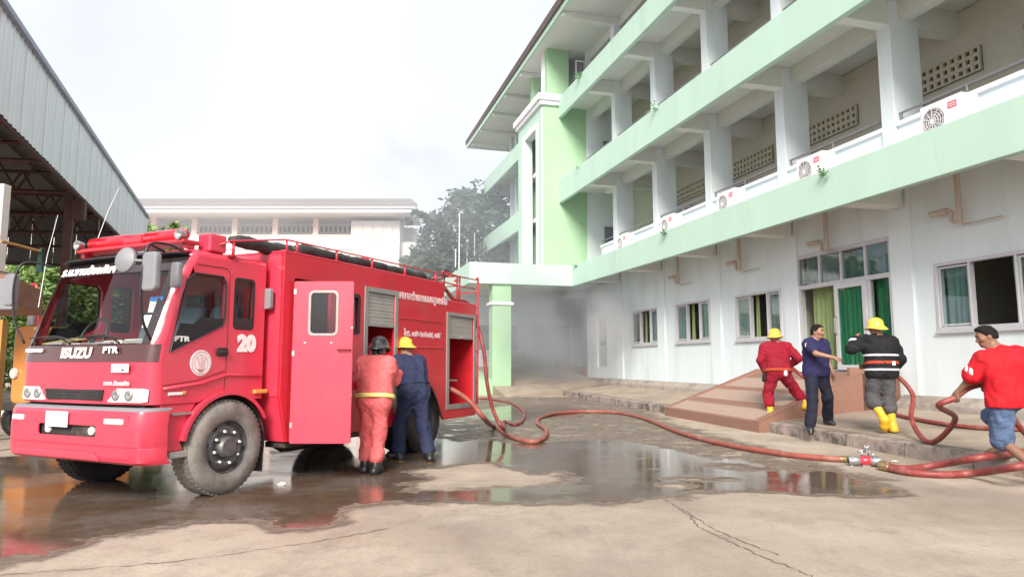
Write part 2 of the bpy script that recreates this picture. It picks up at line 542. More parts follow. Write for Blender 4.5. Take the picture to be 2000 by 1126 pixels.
# ------------------------------------------------------------------ ground, puddles, apron, kerb
def ground_mat():
    m, n, l, b = new_mat('yard_concrete')
    tc = n.new('ShaderNodeTexCoord')
    def noise(scale, detail=6, rough=.6, vec=None, st=None):
        z = n.new('ShaderNodeTexNoise')
        z.inputs['Scale'].default_value = scale
        z.inputs['Detail'].default_value = detail
        z.inputs['Roughness'].default_value = rough
        v = tc.outputs['Object']
        if st:
            mp = n.new('ShaderNodeMapping')
            mp.inputs['Scale'].default_value = st
            mp.inputs['Rotation'].default_value = (0, 0, R(-12))
            l.new(v, mp.inputs['Vector'])
            v = mp.outputs['Vector']
        l.new(v, z.inputs['Vector'])
        return z.outputs['Fac']
    def ramp(f, a, b_, lo=0., hi=1.):
        r = n.new('ShaderNodeMapRange')
        r.inputs['From Min'].default_value = a
        r.inputs['From Max'].default_value = b_
        r.inputs['To Min'].default_value = lo
        r.inputs['To Max'].default_value = hi
        l.new(f, r.inputs['Value'])
        return r.outputs['Result']
    def mix(f, a, b_, mode='MIX'):
        x = n.new('ShaderNodeMix')
        x.data_type = 'RGBA'
        x.blend_type = mode
        for s_, v in (('Factor', f), ('A', a), ('B', b_)):
            if isinstance(v, (tuple, float, int)):
                x.inputs[s_].default_value = v
            else:
                l.new(v, x.inputs[s_])
        return x.outputs['Result']
    c1 = mix(ramp(noise(.55, 7, .62), .35, .65), (0.32, 0.258, 0.205, 1), (0.48, 0.405, 0.33, 1))
    c2 = mix(ramp(noise(1.7, 8, .7, st=(1, .35, 1)), .52, .74, 0, .75), c1, (0.235, 0.185, 0.15, 1))
    c3 = mix(ramp(noise(.9, 6, .6, st=(.4, 1.6, 1)), .56, .72, 0, .6), c2, (0.47, 0.42, 0.37, 1))
    c3 = mix(ramp(noise(.42, 8, .72, st=(1, .6, 1)), .50, .66, 0, .75), c3, (0.235, 0.20, 0.175, 1))
    c3 = mix(ramp(noise(.75, 7, .7, st=(.5, 1.4, 1)), .60, .70, 0, .5), c3, (0.44, 0.29, 0.18, 1))
    c3 = mix(ramp(noise(3.4, 8, .75), .52, .70, 0, .6), c3, (0.21, 0.175, 0.15, 1))
    c3 = mix(ramp(noise(.16, 5, .6), .46, .60, 0, .5), c3, (0.25, 0.205, 0.175, 1))
    c5 = mix(1.0, c3, ramp(noise(34, 4, .75), .25, .8, .80, 1.12), 'MULTIPLY')
    c6 = mix(ramp(noise(140, 2, .5), .66, .75, 0, .5), c5, (0.13, 0.10, 0.085, 1))
    l.new(c6, b.inputs['Base Color'])
    l.new(ramp(noise(.8, 6, .65), .35, .65, .58, .9), b.inputs['Roughness'])
    b.inputs['Specular IOR Level'].default_value = .35
    bp = n.new('ShaderNodeBump')
    bp.inputs['Strength'].default_value = .35
    bp.inputs['Distance'].default_value = .01
    l.new(noise(45, 6, .7), bp.inputs['Height'])
    l.new(bp.outputs['Normal'], b.inputs['Normal'])
    return m
def water_mat(name, base, rough, wob, patch=0.0):
    m, n, l, b = new_mat(name)
    tc = n.new('ShaderNodeTexCoord')
    z = n.new('ShaderNodeTexNoise')
    z.inputs['Scale'].default_value = 1.6
    z.inputs['Detail'].default_value = 7
    z.inputs['Roughness'].default_value = .65
    l.new(tc.outputs['Object'], z.inputs['Vector'])
    r = n.new('ShaderNodeMapRange')
    r.inputs['From Min'].default_value = .35
    r.inputs['From Max'].default_value = .7
    l.new(z.outputs['Fac'], r.inputs['Value'])
    x = n.new('ShaderNodeMix')
    x.data_type = 'RGBA'
    x.inputs['A'].default_value = (*base, 1)
    x.inputs['B'].default_value = (*[min(1, c_ * 1.7) for c_ in base], 1)
    l.new(r.outputs['Result'], x.inputs['Factor'])
    l.new(x.outputs['Result'], b.inputs['Base Color'])
    z2 = n.new('ShaderNodeTexNoise')
    z2.inputs['Scale'].default_value = 2.4
    z2.inputs['Detail'].default_value = 6
    l.new(tc.outputs['Object'], z2.inputs['Vector'])
    r2 = n.new('ShaderNodeMapRange')
    r2.inputs['From Min'].default_value = .45
    r2.inputs['From Max'].default_value = .75
    r2.inputs['To Min'].default_value = rough
    r2.inputs['To Max'].default_value = rough + patch
    l.new(z2.outputs['Fac'], r2.inputs['Value'])
    l.new(r2.outputs['Result'], b.inputs['Roughness'])
    b.inputs['IOR'].default_value = 1.36
    b.inputs['Specular IOR Level'].default_value = .5
    z3 = n.new('ShaderNodeTexNoise')
    z3.inputs['Scale'].default_value = 5
    z3.inputs['Detail'].default_value = 3
    l.new(tc.outputs['Object'], z3.inputs['Vector'])
    bp = n.new('ShaderNodeBump')
    bp.inputs['Strength'].default_value = wob
    bp.inputs['Distance'].default_value = .02
    l.new(z3.outputs['Fac'], bp.inputs['Height'])
    l.new(bp.outputs['Normal'], b.inputs['Normal'])
    return m
M['ground'] = ground_mat()
M['water'] = water_mat('puddle_water', (0.085, 0.058, 0.042), .012, .035, .05)
M['damp'] = water_mat('damp_concrete', (0.15, 0.12, 0.105), .16, .12, .45)
M['apron'] = mat('apron_concrete', (0.34, 0.275, 0.215), 0.85, var=0.2, scale=1.6, bump=.3, bscale=30, dirt=(0.19, 0.155, 0.125), dscale=1.1, dlo=.48, dhi=.7)

g = MB()
N_ = 8
g.quad((-400, -60, 0), (400, -60, 0), (400, 700, 0), (-400, 700, 0))
tag(g.build('ground', M['ground']), kind='structure')

def ragged(px, n=5, amp=.03, seed=1):
    """outline traced on the ground, with a ragged water edge"""
    r_ = random.Random(seed)
    P = [G(*q) for q in px]
    o = []
    for i, p in enumerate(P):
        q = P[(i + 1) % len(P)]
        L = (q - p).length
        k = max(1, min(14, int(L / .09)))
        nrm = Vector((-(q - p).y, (q - p).x, 0)).normalized() if L > 0 else Vector((0, 0, 0))
        for j in range(k):
            a = r_.uniform(-1, 1) * min(amp, L * .2) if (j or L > .3) else 0
            o.append(p.lerp(q, j / k) + nrm * a)
    return [(p.x, p.y) for p in o]
def sheet(name, outer, holes, z, m):
    o = MB().plate(outer, holes, 'z', z, -.0005).build(name, m)
    return tag(o, kind='structure')
P_out = [(-140, 1130), (0, 1095), (40, 1088), (80, 1081), (95, 1072), (175, 1060), (190, 1051), (245, 1042), (287, 1032), (350, 1025), (364, 1020), (402, 1016), (525, 1018), (536, 1030), (560, 1034), (622, 1032), (648, 1014), (680, 991), (733, 987), (782, 980), (950, 981), (1090, 981), (1212, 982), (1247, 976), (1264, 974), (1300, 972), (1372, 960), (1448, 958), (1600, 964), (1660, 968), (1740, 969), (1757, 962), (1738, 951), (1700, 940), (1655, 931), (1650, 925), (1600, 921), (1560, 924), (1530, 912), (1480, 905), (1440, 897), (1395, 899), (1360, 888), (1320, 880), (1270, 868), (1210, 862), (1160, 858), (1105, 861), (1070, 862), (1000, 866), (940, 858), (900, 862), (870, 858), (800, 850), (700, 845), (560, 848), (430, 858), (300, 872), (200, 868), (60, 888), (-20, 895), (-140, 900)]
H1 = [(782, 921), (845, 913), (925, 904), (968, 905), (1020, 920), (1055, 924), (1090, 919), (1121, 938), (1055, 952), (985, 951), (880, 959), (790, 961), (803, 949), (790, 944), (824, 935), (810, 926)]
H2 = [(1392, 931), (1440, 933), (1450, 938), (1400, 942), (1330, 937), (1290, 934), (1340, 931)]
H3 = [(1378, 908), (1425, 905), (1465, 910), (1510, 917), (1470, 920), (1405, 916)]
H4 = [(1284, 946), (1330, 945), (1365, 948), (1330, 953), (1295, 951)]
def smooth_loop(px):
    P = [G(*q) for q in px]
    P = [Vector((p.x, p.y, 0)) for p in P]
    n = len(P)
    o = []
    for i in range(n):
        a, b_, c_, d = P[i - 1], P[i], P[(i + 1) % n], P[(i + 2) % n]
        for j in range(4):
            t = j / 4
            q = .5 * ((2 * b_) + (c_ - a) * t + (2 * a - 5 * b_ + 4 * c_ - d) * t * t + (3 * b_ - a - 3 * c_ + d) * t ** 3)
            o.append((b_.lerp(c_, t) * .55 + q * .45))
    return np.array([(p.x, p.y) for p in o])
def poly_sd(loop, pts):
    """signed distance, positive inside"""
    A = loop; B = np.roll(loop, -1, 0)
    best = np.full(len(pts), 1e9); ins = np.zeros(len(pts), bool)
    for a, b_ in zip(A, B):
        d = b_ - a
        L2 = max(d @ d, 1e-12)
        t = np.clip(((pts - a) @ d) / L2, 0, 1)
        q = pts - a - t[:, None] * d
        best = np.minimum(best, (q * q).sum(1))
        if a[1] != b_[1]:
            c_ = (a[1] > pts[:, 1]) != (b_[1] > pts[:, 1])
            ins ^= c_ & (pts[:, 0] < d[0] * (pts[:, 1] - a[1]) / d[1] + a[0])
    r = np.sqrt(best)
    return np.where(ins, r, -r)
def puddle_mat():
    m, n, l, b = new_mat('puddle_water')
    at = n.new('ShaderNodeAttribute'); at.attribute_name = 'wet'
    tc = n.new('ShaderNodeTexCoord')
    def noise(sc, det=6, ro=.6, st=None):
        z = n.new('ShaderNodeTexNoise')
        z.inputs['Scale'].default_value = sc; z.inputs['Detail'].default_value = det; z.inputs['Roughness'].default_value = ro
        v = tc.outputs['Object']
        if st:
            mp = n.new('ShaderNodeMapping'); mp.inputs['Scale'].default_value = st
            l.new(v, mp.inputs['Vector']); v = mp.outputs['Vector']
        l.new(v, z.inputs['Vector'])
        return z.outputs['Fac']
    def rng_(f, a, b_, lo=0., hi=1., sm=True):
        r = n.new('ShaderNodeMapRange')
        if sm: r.interpolation_type = 'SMOOTHSTEP'
        for k, v in (('From Min', a), ('From Max', b_), ('To Min', lo), ('To Max', hi)): r.inputs[k].default_value = v
        l.new(f, r.inputs['Value'])
        return r.outputs['Result']
    def ma(op, a, b_):
        x = n.new('ShaderNodeMath'); x.operation = op
        for i, v in enumerate((a, b_)):
            if isinstance(v, float): x.inputs[i].default_value = v
            else: l.new(v, x.inputs[i])
        return x.outputs['Value']
    def mixc(f, a, b_):
        x = n.new('ShaderNodeMix'); x.data_type = 'RGBA'
        for k, v in (('Factor', f), ('A', a), ('B', b_)):
            if isinstance(v, tuple): x.inputs[k].default_value = v
            else: l.new(v, x.inputs[k])
        return x.outputs['Result']
    d = ma('ADD', at.outputs['Fac'], ma('ADD', rng_(noise(1.9, 7, .65), .3, .7, -.17, .15, False), rng_(noise(11, 5, .7), .3, .7, -.035, .035, False)))
    water = rng_(d, -.005, .035)
    damp = rng_(d, -.20, .01)
    shal = rng_(noise(1.15, 7, .68, (.7, .9, 1)), .44, .62)          # shallow, silty places
    silt = rng_(noise(7, 6, .7), .35, .75)
    deep_c = mixc(silt, (0.105, 0.070, 0.048, 1), (0.145, 0.102, 0.074, 1))
    shal_c = mixc(silt, (0.13, 0.105, 0.09, 1), (0.19, 0.16, 0.135, 1))
    wc = mixc(shal, deep_c, shal_c)
    dc = mixc(silt, (0.17, 0.135, 0.11, 1), (0.26, 0.215, 0.175, 1))
    l.new(mixc(water, dc, wc), b.inputs['Base Color'])
    wr = rng_(shal, 0, 1, .012, .17, False)
    x = n.new('ShaderNodeMix'); x.data_type = 'FLOAT'
    l.new(water, x.inputs['Factor']); x.inputs['A'].default_value = .5; l.new(wr, x.inputs['B'])
    l.new(x.outputs['Result'], b.inputs['Roughness'])
    b.inputs['IOR'].default_value = 1.36
    bp = n.new('ShaderNodeBump'); bp.inputs['Distance'].default_value = .02
    l.new(ma('ADD', rng_(noise(5, 3), 0, 1, 0, .03, False), ma('MULTIPLY', rng_(noise(30, 5, .7), 0, 1, 0, .45, False), rng_(water, 0, 1, 1., .05, False))), bp.inputs['Height'])
    bp.inputs['Strength'].default_value = .8
    l.new(bp.outputs['Normal'], b.inputs['Normal'])
    l.new(damp, b.inputs['Alpha'])
    return m
M['water'] = puddle_mat()
def wet_sheet(name, outer, holes, z, lo, hi, step, dry=.34, only_damp=False):
    x0, y0 = lo; x1, y1 = hi
    nx, ny = int((x1 - x0) / step), int((y1 - y0) / step)
    gx, gy = np.meshgrid(np.linspace(x0, x1, nx + 1), np.linspace(y0, y1, ny + 1), indexing='ij')
    pts = np.stack([gx.ravel(), gy.ravel()], 1)
    sd = poly_sd(smooth_loop(outer), pts)
    for h in holes:
        sd = np.minimum(sd, -poly_sd(smooth_loop(h), pts))
    if only_damp:
        sd = np.minimum(sd * .35 - .12, -.05)
    idx = np.arange((nx + 1) * (ny + 1)).reshape(nx + 1, ny + 1)
    q = np.stack([idx[:-1, :-1], idx[1:, :-1], idx[1:, 1:], idx[:-1, 1:]], -1).reshape(-1, 4)
    keep = (sd[q] > -dry).any(1)
    q = q[keep]
    used, inv = np.unique(q, return_inverse=True)
    q = inv.reshape(-1, 4)
    V = np.column_stack([pts[used], np.full(len(used), z)])
    me = bpy.data.meshes.new(name)
    me.from_pydata(V.tolist(), [], q.tolist())
    me.materials.append(M['water'])
    at = me.attributes.new('wet', 'FLOAT', 'POINT')
    at.data.foreach_set('value', np.clip(sd[used], -.5, .5).astype(np.float32))
    o = bpy.data.objects.new(name, me)
    link(o)
    return tag(o, kind='structure')
wet_sheet('puddle', P_out, [H1, H2, H3, H4], .007, (-9.5, 4.0), (7.5, 12.6), .055)
wet_sheet('damp_ground', [(840, 815), (900, 785), (960, 755), (1010, 740), (1120, 738), (1200, 772), (1300, 820), (1420, 855), (1520, 885), (1640, 912), (1760, 945), (1600, 950), (1300, 930), (1100, 920), (1000, 900), (880, 880)], [], .004, (-3, 8), (7.5, 27), .09, only_damp=True)
wet_sheet('rear_puddle', [(905, 815), (955, 797), (1010, 790), (1085, 788), (1140, 800), (1125, 812), (1040, 818), (985, 822)], [], .007, (-1.8, 12.8), (4.5, 26), .09)
# cracks and joints in the yard
M['crack'] = mat('crack_dirt', (0.14, 0.11, 0.09), .9, var=.3, scale=20)
def crack(px, w, seed):
    r_ = random.Random(seed)
    P = spline([G(*q, .004) for q in px], 9)
    mb = MB()
    L, Rr = [], []
    for i, p in enumerate(P):
        d = (P[min(i + 1, len(P) - 1)] - P[max(i - 1, 0)]).normalized()
        nn = Vector((-d.y, d.x, 0))
        j = nn * r_.uniform(-.018, .018)
        ww = w * r_.uniform(.25, 1.15)
        L.append(p + j + nn * ww); Rr.append(p + j - nn * ww)
    mb.loft([[a, b] for a, b in zip(L, Rr)])
    tag(mb.build('ground_crack', M['crack']), kind='structure')
crack([(1295, 974), (1320, 987), (1345, 1005), (1362, 1025), (1410, 1049), (1450, 1068), (1500, 1090), (1560, 1112), (1600, 1130)], .007, 1)
crack([(1330, 992), (1375, 1020), (1412, 1040), (1460, 1060), (1520, 1083)], .006, 2)
crack([(0, 1122), (180, 1108), (340, 1095), (520, 1070), (640, 1052), (760, 1030)], .005, 5)

# kerb and apron
k0, k1 = -4.0, (KB - KA).length + 1.0
def KP(t, off=0.0, z=0.0):
    return KA + KD * t + KN * off + Vector((0, 0, z))
kerb_parts = []
t = k0
r_ = random.Random(4)
while t < k1:
    L = 1.18 if t > 2 else 1.2
    a, b = t + .006, min(t + L, k1) - .006
    dz = r_.uniform(-.006, .006)
    pts = []
    for tt in (a, b):
        pts += [KP(tt, 0, -.05), KP(tt, .26, -.05), KP(tt, .26, .198 + dz), KP(tt, .012, .196 + dz)]
    mb = MB().hexa([pts[0], pts[4], pts[5], pts[1], pts[3], pts[7], pts[6], pts[2]])
    kerb_parts.append(mb)
    t += L
kr = empty('kerb', KA, 0)
kr['kind'] = 'structure'
for mb in kerb_parts:
    mb.v = [tuple(Vector(p) - KA) for p in mb.v]
    mb.build('kerb_stone', M['kerb'], kr, bevel=.018)
# apron sheet between kerb and wall
rows = []
for i in range(31):
    tt = k0 + (k1 - k0) * i / 30
    a = KP(tt, .264)
    dd = 12.3 - (a.x * FI.x + a.y * FI.y)
    row = [(a.x, a.y, .15)]
    for j in range(9):
        p = a + FI * dd * j / 8
        row.append((p.x, p.y, zp(p) - .004))
    rows.append(row)
tag(MB().loft(rows).build('apron', M['apron'], smooth=True), kind='structure')
# ------------------------------------------------------------------ the school
S0, D0 = 15.0, 12.0
root = empty('school_building', F(S0, D0, 0), math.atan2(FU.y, FU.x), 'long white and pale green three storey school building with open corridors', 'building')
class SB(MB):
    """builder in facade coordinates: s along the front, D into the building, z"""
    def b(self, s0, s1, d0, d1, z0, z1, mi=0):
        return self.box(s0 - S0, s1 - S0, D0 - d1, D0 - d0, z0, z1, mi)
def L(s, d, z):
    return Vector((s - S0, D0 - d, z))
S_NEAR, S_T, S_END = -1.0, 29.45, 44.7
COLS = [11.87 - 3.6 * 3 + 3.6 * i for i in range(9)]        # far edges of columns
COLS = [c_ for c_ in COLS if c_ < S_T]
FLOOR = [5.3, 9.45, 13.5]
SOF = 5.14
FASC = [(4.64, 5.53), (8.70, 9.76), (12.78, 13.74)]
# ground-floor wall with openings (plate in local x,z)
def lw(s0, s1, z0, z1):
    return [(s0 - S0, z0), (s1 - S0, z0), (s1 - S0, z1), (s0 - S0, z1)]
WINS = [(22.85, 25.0, 2.07, 3.34), (19.36, 21.46, 2.07, 3.34), (15.83, 17.86, 2.04, 3.30), (7.6, 10.9, 2.02, 3.30), (3.2, 6.4, 2.02, 3.30)]
DOOR = (12.05, 15.05, 1.15, 4.07)
SIDE = (27.6, 28.7, 1.15, 3.35)
w = SB().plate(lw(S_NEAR, 29.85, .66, SOF), [lw(*q) for q in WINS + [DOOR, SIDE]], 'y', 0.0, -.18)
w.build('front_wall', M['white_wall'], root)
SB().b(S_NEAR, 29.9, 11.86, 12.18, .1, .66).build('plinth_base', M['plinth'], root, bevel=.02)
# weathered sloping ledge along the wall foot
pl = SB()
for s0, s1 in ((S_NEAR, 11.8), (15.5, 27.4)):
    pl.hexa([L(s0, 11.6, .1), L(s1, 11.6, .1), L(s1, 11.87, .1), L(s0, 11.87, .1), L(s0, 11.66, .52), L(s1, 11.66, .52), L(s1, 11.87, .69), L(s0, 11.87, .69)])
pl.build('wall_foot_ledge', M['plinth'], root, bevel=.03)
# room behind, dark
SB().b(S_NEAR, 29.8, 16.2, 16.3, 0.6, 5.1).build('room_back_wall', M['cream'], root)
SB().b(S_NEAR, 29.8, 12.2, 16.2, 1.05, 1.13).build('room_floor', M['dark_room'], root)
for i, s in enumerate((-.9, 6.9, 11.4, 15.4, 18.5, 22.1, 25.8, 29.7)):
    SB().b(s, s + .1, 12.19, 16.2, 1.13, 5.1).build('room_partition', M['cream'], root)
# ground-floor pilasters with bracket beams to the fascia
for c_ in COLS:
    SB().b(c_ - .42, c_ + .14, 11.94, 12.02, .64, SOF).build('pilaster', M['white_wall'], root, bevel=.01)
    br = SB()
    br.b(c_ - .34, c_ + .06, 10.66, 11.9, 4.66, SOF)
    br.build('bracket_beam', M['soffit'], root)
# floors, fascias, ledges, columns, corridor walls
def storey(i, s0, s1, cols, top):
    z0, z1 = FASC[i]
    SB().b(s0, s1, 10.5, 10.66, z0, z1).build('fascia_beam', M['green'], root, bevel=.012)
    SB().b(s0, s1, 10.66, 16.3, FLOOR[i] - .16, FLOOR[i]).build('floor_slab', M['soffit'], root)
    SB().b(s0, s1, 10.66, 11.74, FLOOR[i], z1 - .14).build('ledge_slab', M['white_wall'], root)
    SB().b(s0, s1, 13.8, 13.98, FLOOR[i], top - .02).build('corridor_wall', M['cream'], root)
    for c_ in cols:
        SB().b(c_ - .37, c_, 11.8, 12.6, FLOOR[i], top).build('column', M['white_wall'], root, bevel=.015)
        # cross beam under the slab above, cantilevered out to the next fascia
        bb = SB()
        bb.b(c_ - .33, c_ - .04, 10.67 if i < 2 else 9.9, 13.8, top - (.56 if i < 2 else .3), top)
        bb.build('cross_beam', M['soffit'], root)
    # long edge beam on the column line
    SB().b(s0, s1, 12.05, 12.4, top - .42, top - .001).build('edge_beam', M['soffit'], root)
    # parapet panel, cap and handrail between columns
    ed = sorted([s0] + [q for c_ in cols for q in (c_ - .37, c_)] + [s1])
    for a, b_ in zip(ed[0::2], ed[1::2]):
        if b_ - a < .5:
            continue
        SB().b(a + .01, b_ - .01, 11.86, 11.98, FLOOR[i], z1 + .86).build('parapet_panel', M['parapet'], root)
        SB().b(a + .005, b_ - .005, 11.80, 12.04, z1 + .86, z1 + .96).build('parapet_cap', M['trim_white'], root, bevel=.01)
        hr = SB()
        hr.tube([L(a + .02, 11.92, z1 + 1.16), L(b_ - .02, 11.92, z1 + 1.16)], .026, 8)
        n = max(1, int(round((b_ - a) / 1.6)))
        for q in range(n + 1):
            s_ = a + .06 + (b_ - a - .12) * q / n
            hr.tube([L(s_, 11.92, z1 + .96), L(s_, 11.92, z1 + 1.16)], .026, 6)
        hr.build('handrail', M['grey'], root, smooth=True)
storey(0, S_NEAR, 27.7, COLS, FLOOR[1] - .165)
SB().b(27.7, S_T, 10.66, 16.3, FLOOR[0] - .16, FLOOR[0]).build('floor_slab', M['soffit'], root)
storey(1, S_NEAR, S_T, COLS, FLOOR[2] - .165)
storey(2, S_NEAR, S_T, COLS, 16.2)
SB().b(27.7, S_T, 13.8, 13.98, FLOOR[0], FLOOR[1] - .2).build('corridor_wall', M['cream'], root)
# vent blocks in the corridor walls, three courses in each bay (first and second corridor)
def vent_mesh():
    h, q = .093, .052
    d0, d1 = 13.72, 13.802
    mb = MB()
    o = [(-h, -h), (h, -h), (h, h), (-h, h)]
    i_ = [(-q, -q), (q, -q), (q, q), (-q, q)]
    mb.plate(o, [i_], 'y', 0, .07)
    return mb
v0 = None
cnt = 0
for lev in (0, 1):
    zc = [7.80, 7.99, 8.18] if lev == 0 else [11.8, 11.99, 12.18]
    for c_ in COLS:
        if c_ > (25 if lev == 0 else 16) or c_ < (4 if lev == 0 else 7):
            continue
        s_start = c_ - .75
        nn = 14 if lev == 0 else 12
        SB().b(s_start - .1, s_start + .19 * nn - .09, 13.783, 13.797, zc[0] - .095, zc[2] + .095).build('vent_dark_sheet', M['dark_room'], root)  # dark sheet put in for the unlit room behind the holes
        for zz in zc:
            for k in range(nn):
                if cnt >= 296:
                    break
                p = L(s_start + .19 * k, 13.78, zz)
                if v0 is None:
                    v0 = vent_mesh().build('vent_block', M['vent'], root)
                    o = v0
                else:
                    o = v0.copy()
                    link(o, root)
                o.location = p
                cnt += 1
cor = SB()
for lev in (0, 1, 2):
    cor.b(S_NEAR, S_T, 13.70, 13.80, FLOOR[lev] + 2.2, FLOOR[lev] + 2.28)
cor.build('wall_band', M['cream'], root)
# windows in the corridor wall (dark louvred panes) below the vents
for lev in (0, 1, 2):
    for c_ in COLS:
        if c_ < 20: continue
        z0 = FLOOR[lev] + .85
        fr = SB().plate(lw(c_ - 3.0, c_ - 1.0, z0, z0 + 1.3), [lw(c_ - 2.94, c_ - 2.03, z0 + .06, z0 + 1.24), lw(c_ - 1.97, c_ - 1.06, z0 + .06, z0 + 1.24)], 'y', D0 - 13.8, .05).build('corridor_window', M['frame'], root)
        SB().b(c_ - 2.95, c_ - 1.05, 13.77, 13.79, z0 + .04, z0 + 1.26).build('pane', M['far_win'], fr)
# end wall of the corridors beside the tower, with a dark doorway
for lev in (0, 1, 2):
    z0, z1 = FLOOR[lev], (FLOOR[lev + 1] - .165 if lev < 2 else 16.2)
    SB().b(S_T - .12, S_T + .05, 11.9, 13.8, z0, z1).build('corridor_end_wall', M['white_wall'], root)
    if lev < 2:
        SB().b(S_T - .16, S_T - .115, 12.72, 13.5, z0 + (.05 if lev else 1.0), z0 + 2.4).build('doorway', M['far_win'], root)
d_ = SB().b(S_T - .16, S_T - .115, 11.35, 11.8, 14.15, 15.7).build('stair_window', M['trim_white'], root)
mb = SB().b(S_T - .18, S_T - .15, 11.40, 11.75, 14.2, 14.85).b(S_T - .18, S_T - .15, 11.40, 11.75, 14.95, 15.62)
mb.build('pane', M['far_win'], d_)
# stair tower
TS1 = 33.3
TD = 9.72
SB().b(S_T - .05, S_T + .3, TD, 12.3, 5.3, 13.35).build('tower_side_wall', M['green_b'], root, bevel=.01)
fw = SB()
fr_o = lw(S_T, TS1, 5.3, 13.35)
fr_i = lw(30.25, 32.1, 5.5, 12.45)
SB().plate(fr_o, [fr_i], 'y', D0 - TD + .03, -.35).build('tower_front_wall', M['white_wall'], root)
tf = SB()
tf.plate(lw(29.95, 32.5, 5.4, 12.75), [fr_i], 'y', D0 - TD + .09, -.08)
tf.build('tower_opening_surround', M['trim_white'], root, bevel=.012)
SB().b(S_T + .001, 29.95, TD - .06, TD - .02, 5.4, 13.34).b(32.5, TS1, TD - .06, TD - .02, 5.4, 13.34).b(29.95, 32.5, TD - .06, TD - .02, 12.76, 13.34).build('tower_front_render', M['green'], root)
SB().b(TS1 - .3, TS1, TD + .36, 12.3, 5.3, 13.35).build('tower_far_wall', M['green_b'], root)
SB().b(S_T + .3, TS1 - .3, 11.4, 11.55, 5.3, 13.35).build('tower_back_wall', M['green_b'], root)
for z in (8.3, 10.6):
    SB().b(S_T + .3, TS1 - .3, TD + .4, 11.4, z, z + .18).build('stair_landing', M['trim_white'], root)
wn_ = SB().b(31.0, 32.4, 11.36, 11.405, 5.7, 8.0).build('tower_window', M['frame'], root)
SB().b(31.06, 31.67, 11.34, 11.37, 5.76, 7.94).b(31.73, 32.34, 11.34, 11.37, 5.76, 7.94).build('pane', M['far_win'], wn_)
cn = SB().b(S_T - .18, TS1 + .15, TD - .18, 12.2, 13.35, 13.55).b(S_T - .28, TS1 + .25, TD - .28, 12.2, 13.55, 13.85)
cn.build('tower_cornice', M['trim_white'], root, bevel=.02)
SB().b(S_T + .02, S_T + .4, 9.98, 11.05, 13.85, 16.2).build('tower_pier', M['green_b'], root)
SB().b(S_T + .4, S_T + .9, 9.96, 10.9, 13.85, 16.2).build('tower_pier', M['trim_white'], root)
SB().b(32.4, 32.9, 10.2, 11.05, 13.85, 16.2).build('tower_pier', M['green_b'], root)
SB().b(S_T + .9, 32.4, 11.2, 11.4, 13.85, 16.2).build('tower_top_wall', M['white_wall'], root)
# wing beyond the tower
for i in (0, 1, 2):
    z0, z1 = FASC[i]
    if i:
        SB().b(TS1, S_END, 10.5, 10.66, z0, z1).build('fascia_beam', M['green'], root, bevel=.012)
        SB().b(S_END - .16, S_END, 10.66, 12.6, z0, z1).build('fascia_beam', M['green'], root)
    SB().b(TS1, S_END - .17, 10.66, 16.3, FLOOR[i] - .16, FLOOR[i]).build('floor_slab', M['soffit'], root)
    top = FLOOR[i + 1] - .165 if i < 2 else 16.2
    SB().b(TS1, S_END - 2.2, 13.8, 13.98, FLOOR[i], top).build('corridor_wall', M['white_wall'], root)
    for c_ in (35.6, 38.5, 41.6):
        SB().b(c_ - .37, c_, 11.8, 12.6, FLOOR[i], top).build('column', M['white_wall'], root, bevel=.015)
    for s in (34.0, 37.0, 40.0):
        wf = SB().b(s, s + 1.2, 13.74, 13.795, FLOOR[i] + .9, FLOOR[i] + 2.4).build('corridor_window', M['frame'], root)
        SB().b(s + .06, s + 1.14, 13.72, 13.745, FLOOR[i] + .96, FLOOR[i] + 2.34).build('pane', M['far_win'], wf)
    pp = SB()
    pp.b(TS1, S_END - 2.8, 11.86, 11.98, FLOOR[i], z1 + .62)
    pp.build('parapet_panel', M['parapet'], root)
SB().b(S_T, S_END - 2.2, 14.0, 16.2, 5.3, 16.1).build('wing_block', M['white_wall'], root)
# roof with deep eaves
rf = SB()
E0, E1 = -1.5, 45.6
rf.hexa([L(E0, 9.24, 16.40), L(E1, 9.40, 16.40), L(E1, 18, 19.5), L(E0, 18, 19.5), L(E0, 9.20, 16.72), L(E1, 9.36, 16.72), L(E1, 18, 19.8), L(E0, 18, 19.8)])
rf.build('roof', M['roof_tile'], root)
SB().b(E0, E1 - .1, 9.42, 9.5, 16.16, 16.44).build('eave_board', M['green'], root)
SB().b(E0, E1 - .1, 9.5, 16.3, 16.2, 16.32).build('eave_soffit', M['soffit'], root)
for c_ in COLS + [32.6, 35.6, 38.5, 41.6, 44.4]:
    SB().b(c_ - .3, c_ - .06, 9.52, 12.0, 16.0, 16.19).build('eave_rafter', M['soffit'], root)
SB().b(S_END - 2.25, S_END - 2.0, 11.8, 16.3, 4.85, 16.2).build('end_wall', M['white_wall'], root)
# rear block of rooms behind the corridor wall
SB().b(S_NEAR, S_T, 14.0, 16.2, 4.95, 16.1).build('classroom_block', M['cream'], root)
SB().b(S_NEAR - .2, S_NEAR, 10.5, 16.3, .1, 16.2).build('end_wall', M['white_wall'], root)

